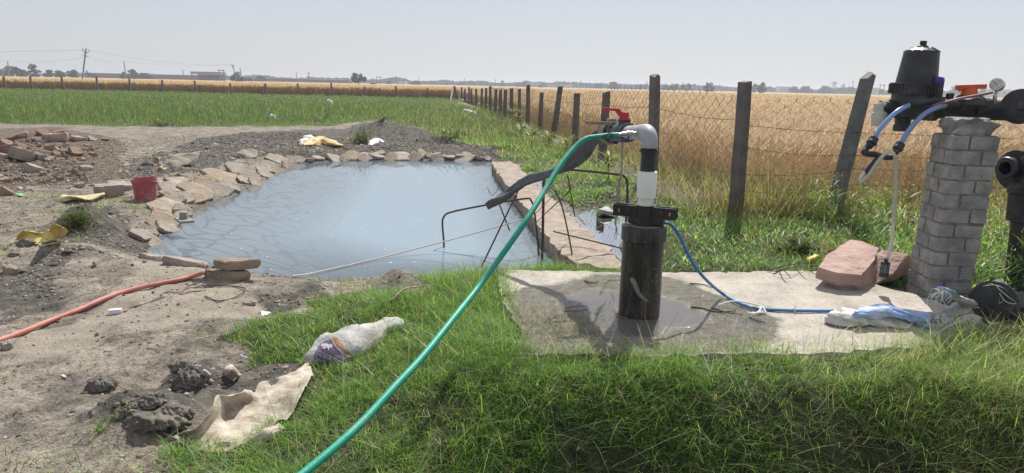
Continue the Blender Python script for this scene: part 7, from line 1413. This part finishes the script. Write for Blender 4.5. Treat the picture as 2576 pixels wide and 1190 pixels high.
# the far wood, one mass
vg = Veg(); n = 26000; uu = rng.uniform(-250, 2850, n); dist = rng.uniform(640, 760, n); hgt = 3.4 + 5.0 * fbm(uu * 0.02, 0 * uu + 3, 4) ** 1.5 * 1.8; hgt = hgt * np.where(uu < 560, 0.45, 0.62); uu = uu + np.where(fbm(uu * 0.011 + 5, 0 * uu, 3) > 0.52, 0, 0)
tx = (uu - CU) / F_PX; P = np.stack([dist * (RT[0] * tx + FW[0]) / (FW[1] + RT[1] * tx), dist, rng.uniform(0.0, 1.0, n) ** 0.8 * hgt], 1)
sz = rng.uniform(1.0, 2.2, n); a1 = rng.normal(0, 1, (n, 3)); a1 /= np.linalg.norm(a1, axis=1)[:, None]; a2 = np.cross(a1, rng.normal(0, 1, (n, 3))); a2 /= np.linalg.norm(a2, axis=1)[:, None]
V = np.stack([P - a1 * sz[:, None], P + a2 * sz[:, None] * .8, P + a1 * sz[:, None], P - a2 * sz[:, None] * .8], 1).reshape(-1, 3)
o = np_mesh('distant_wood', V, np.arange(4 * n).reshape(-1, 4), M['farleaf'], np.repeat(np.array([(0.04, 0.06, 0.03)]) * rng.uniform(.85, 1.15, (n, 1)), 4, 0)); tag(o, 'far hazy belt of trees along the horizon', None, None, 'stuff')
# electric poles
POLES = {}
def pole(ub, vb, ut, vt, dist, label, kind='bare', name='electric_pole'):
    p = gz(ub, vb, dist); s = depth(p); tq = Dy(ut, vt, p[1]); bq = p.copy(); bq[2] = -0.3; h = tq[2]
    t = thing(name, p, label, 'electric pole', 'electric poles across the wheat'); r = 0.14 if dist < 250 else 0.17
    MB().bar(bq, tq, r * 1.7, r * 1.7, (0, 1, 0)).build('shaft', M['pole'], t, 20)
    ax = (tq - bq) / np.linalg.norm(tq - bq); sd = np.cross(ax, [0, 1.0, 0]); sd /= np.linalg.norm(sd); c = tq - ax * h * 0.10
    ends = [tq + ax * 0.3]
    if kind in ('arms', 'vee'):
        w_ = h * 0.105; mb = MB()
        for sg in (-1, 1):
            e = c + sd * sg * w_ + ax * (h * 0.085 if kind == 'vee' else h * 0.06); mb.tube([c - ax * 0.1, e], 0.075, 6); mb.tube([e, e + ax * 0.45], [0.09, 0.05], 6); ends.append(e + ax * 0.45)
        mb.tube([tq, tq + ax * 0.5], [0.10, 0.05], 6)
        if kind == 'arms':
            c2 = tq - ax * h * 0.19
            for sg in (-1, 1): mb.tube([c2, c2 + sd * sg * w_], 0.06, 6); ends.append(c2 + sd * sg * w_)
        mb.build('crossarm', M['pole'], t)
    elif kind == 'tee': mb = MB().tube([tq - sd * h * .09, tq + sd * h * .09], 0.08, 6).build('crossarm', M['pole'], t)
    POLES[label] = (t, ends); return ends
e1_ = pole(205, 203, 216, 125, 176, 'big leaning electric pole with forked arms and insulators', 'arms')
e2_ = pole(319, 203, 311, 155, 300, 'bare slanting pole right of the big electric pole')
e0_ = pole(24, 195, 19, 154, 290, 'thin slanting pole among the left trees')
e3_ = pole(598, 211, 585, 164, 280, 'leaning forked pole in front of the round tree', 'vee'); pole(609, 210, 604, 172, 310, 'thin pole close right of the leaning forked one')
e4_ = pole(462, 200, 460, 175, 400, 'thin upright pole in front of the long wall'); pole(747, 208, 745, 182, 380, 'thin pole before the second brick wall'); e5_ = pole(780, 215, 776, 184, 330, 'leaning forked pole before the second brick wall', 'vee'); pole(885, 215, 883, 190, 330, 'pole standing just left of the umbrella-shaped tree'); pole(938, 206, 938, 194, 480, 'small pole behind the brick hut')
pole(1053, 215, 1053.5, 195, 420, 'T-shaped pole right of the umbrella tree', 'tee'); pole(1121, 220, 1121, 204, 520, 'faint short pole left of the far fence corner'); pole(1169, 219, 1169, 197, 450, 'thin pole over the far fence corner'); pole(1246, 221, 1246, 199, 420, 'thin pole beyond the start of the side fence'); pole(1398, 224, 1398, 202, 480, 'thin pole beside the pale buildings'); pole(1406, 222, 1406, 202, 600, 'second thin pole beside the pale buildings'); pole(1461, 227, 1461, 203, 420, 'dark thin pole right of the pale buildings'); pole(1628, 229, 1628, 203, 420, 'thin pole just left of the tall chipped post')
def twin(u0, u1, vb, vt, dist, label):
    p0 = gz(u0, vb, dist); p1 = gz(u1, vb, dist); h = zat(p0[0], p0[1], vt); t = thing('transformer_stand', (p0 + p1) / 2, label, 'transformer poles', 'twin-pole transformer stands')
    for p in (p0, p1): MB().bar(p - (0, 0, .3), p + (0, 0, h), .3, .3, (0, 1, 0)).build('pole', M['pole'], t, 20)
    a, b2 = p0 + (0, 0, h * .92), p1 + (0, 0, h * .92); d = (b2 - a) * .25; MB().bar(a - d, b2 + d, .2, .3).build('crossbeam', M['pole'], t, 20)
    c = (p0 + p1) / 2 + (0, 0, h * .35); MB().box(c, (np.linalg.norm(p1 - p0) * .6, 1.0, h * .14)).build('transformer', M['roofsheet'], t, 20)
twin(552, 564, 201, 174.5, 320, 'twin-pole transformer stand at the end of the long wall'); twin(948, 957, 214, 192, 380, 'twin-pole transformer stand right of the umbrella tree'); twin(2212, 2222, 236, 212, 420, 'twin-pole transformer stand behind the leaning grey post')
lt = thing('lattice_tower', gz(2096, 237, 480), 'steel lattice tower above the tree line', 'lattice tower'); pt_ = np.array(lt.location); ht = zat(pt_[0], pt_[1], 206); mb = MB(); w0 = 1.5
for a, b2 in ((-1, -1), (1, -1), (1, 1), (-1, 1)): mb.tube([pt_ + (a * w0, b2 * w0, 0), pt_ + (a * .5, b2 * .5, ht)], .12, 4)
mb.build('mast_legs', M['pole'], lt, 0); mb = MB()
for i in range(8):
    z0, z1 = ht * i / 8, ht * (i + 1) / 8; k0, k1 = w0 + (.5 - w0) * i / 8, w0 + (.5 - w0) * (i + 1) / 8
    for sg in (-1, 1): mb.tube([pt_ + (-k0 * sg, -k0, z0), pt_ + (k1 * sg, -k1, z1)], .08, 4)
for zz, ww in ((.97, 2.6), (.86, 2.2)): mb.tube([pt_ + (-ww, 0, ht * zz), pt_ + (ww, 0, ht * zz)], .12, 4)
mb.build('bracing', M['pole'], lt, 0)
# overhead lines
def line(a, b2, sag, label):
    P = [a + (b2 - a) * s + np.array([0, 0, -sag * 4 * s * (1 - s)]) for s in np.linspace(0, 1, 25)]; tag(MB().tube(P, .022, 4).build('overhead_line', M['pole'], None), label, 'power line', 'overhead power lines')
off_ = gz(-420, 190, 210)
line(e1_[1], off_ + (0, 0, 8.2), .8, 'upper overhead line running left from the big pole'); line(e1_[-2], e0_[0], 1.0, 'lower overhead line from the big pole to the thin slanting pole'); line(e1_[-1], e2_[0], 1.0, 'overhead line from the big pole down to the bare slanting pole'); line(e1_[2], e3_[1], 1.6, 'long sagging line from the big pole to the leaning forked pole'); line(e2_[0], e3_[0], 1.2, 'line from the bare slanting pole to the leaning forked pole'); line(e0_[0], gz(-300, 190, 400) + (0, 0, 4), .6, 'line running left from the thin slanting pole')
# brick walls, shed, hut, pale buildings on the horizon
def farbox(u0, u1, vt, dist, dep, m, name, label, cat, parts=None):
    p0 = gz(u0, 200, dist); p1 = gz(u1, 200, dist); h = max(zat(p0[0], p0[1], vt), 1.0); c = (p0 + p1) / 2; t = thing(name, c, label, cat); wd = np.linalg.norm(p1 - p0)
    MB().box(c + (0, dep / 2, h / 2 - .2), (wd, dep, h + .4)).build('wall', m, t, 20); return t, c, wd, h
t, c, wd, h = farbox(236, 548, 184.5, 390, 8, M['brickred'], 'brick_wall', 'long low brick boundary wall behind the slanting pole', 'wall'); MB().box(c + (0, 4, h + .12), (wd, 8.4, .2)).build('coping', M['roofsheet'], t, 20)
t, c, wd, h = farbox(668, 880, 197, 430, 8, M['brickred'], 'brick_wall', 'second long brick wall left of the umbrella-shaped tree', 'wall'); mb = MB()
for k in range(34): mb.lathe(c + ((k / 33 - .5) * wd * .98, 0, h), (0, 0, 1), [(-.3, 1.1), (0.15, .9), (.35, .3)], 8)
o = mb.build('coping', M['brickred'], t, 40); o['kind'] = 'stuff'
sh = thing('open_shed', gz(520, 200, 370), 'long open-sided shed with a flat dark roof', 'shed'); ps = np.array(sh.location); pL_, pR_ = gz(482, 200, 370), gz(556, 200, 370); hs = zat(ps[0], ps[1], 183.5); MB().box((pL_ + pR_) / 2 + (0, 6.5, hs * .5), (np.linalg.norm(pR_ - pL_) * .97, .3, hs - 1.3)).build('back_wall', M['brickred'], sh, 20); MB().box((pL_ + pR_) / 2 + (0, 3, hs), (np.linalg.norm(pR_ - pL_), 8, 1.1)).build('roof', M['roofsheet'], sh, 20)
for k in range(5): q = pL_ + (pR_ - pL_) * (.02 + .24 * k); MB().bar(q + (0, 0, -.2), q + (0, 0, hs - .56), .3, .3, (0, 1, 0)).build('pillar', M['pole'], sh, 20)
t, c, wd, h = farbox(930, 943, 209, 330, 4, M['brickred'], 'brick_hut', 'small square brick hut in the wheat under the umbrella tree', 'hut'); MB().box(c + (0, 2, h + .15), (wd * 1.1, 4.6, .3)).build('roof', M['roofsheet'], t, 20); MB().box(c + (wd * .15, -.03, h * .4), (wd * .22, .08, h * .7)).build('door', M['iron'], t, 20)
for k, (u0, u1, vt, lb) in enumerate([(1333, 1362, 210, 'pale flat-roofed building, left one of the distant pair'), (1378, 1440, 214, 'long pale building, right one of the distant pair'), (1964, 1988, 219, 'small pale far building left of the dense tree line'), (2200, 2215, 222, 'pale far house behind the leaning grey post'), (2490, 2560, 226, 'long pale far building behind the pressure gauge'), (936 + 66, 1020, 206, 'faint pale block near the T-shaped pole')]):
    t, c, wd, h = farbox(u0, u1, vt, 620, 10, M['farwall'], 'building', lb, 'building'); MB().box(c + (0, 5, h + .3), (wd * 1.03, 10.6, .5)).build('parapet', M['farwall'], t, 20)
    for q in range(4): MB().box(c + ((q - 1.5) * wd * .22, -.05, h * .62), (wd * .09, .2, h * .25)).build('window', M['roofsheet'], t, 20)
tk = thing('water_tank_stand', gz(1360, 224, 450), 'small dark cabin far out in the wheat before the pale buildings', 'cabin'); q = np.array(tk.location); MB().box(q + (0, 0, 1.2), (2.8, 2.2, 2.4)).build('cabin_wall', M['roofsheet'], tk, 20); MB().box(q + (0, 0, 2.5), (3.2, 2.6, .25)).build('roof', M['farwall'], tk, 20)
# ------------------------------------------------------------------ the hazy air
hb_ = MB().box((0, 700, 5.0), (3600, 2300, 17.0))
mh = bpy.data.materials.new('hazy air'); mh.use_nodes = True; tt = mh.node_tree; tt.nodes.remove(tt.nodes['Principled BSDF'])
pv = tt.nodes.new('ShaderNodeVolumePrincipled'); pv.inputs['Density'].default_value = 0.00075; pv.inputs['Color'].default_value = (0.84, 0.90, 1.0, 1)
pv.inputs['Anisotropy'].default_value = 0.35
tt.links.new(pv.outputs[0], tt.nodes['Material Output'].inputs['Volume'])
hz = hb_.build('haze', mh, None, 0); tag(hz, 'thin pale haze over the plain', None, None, 'stuff')
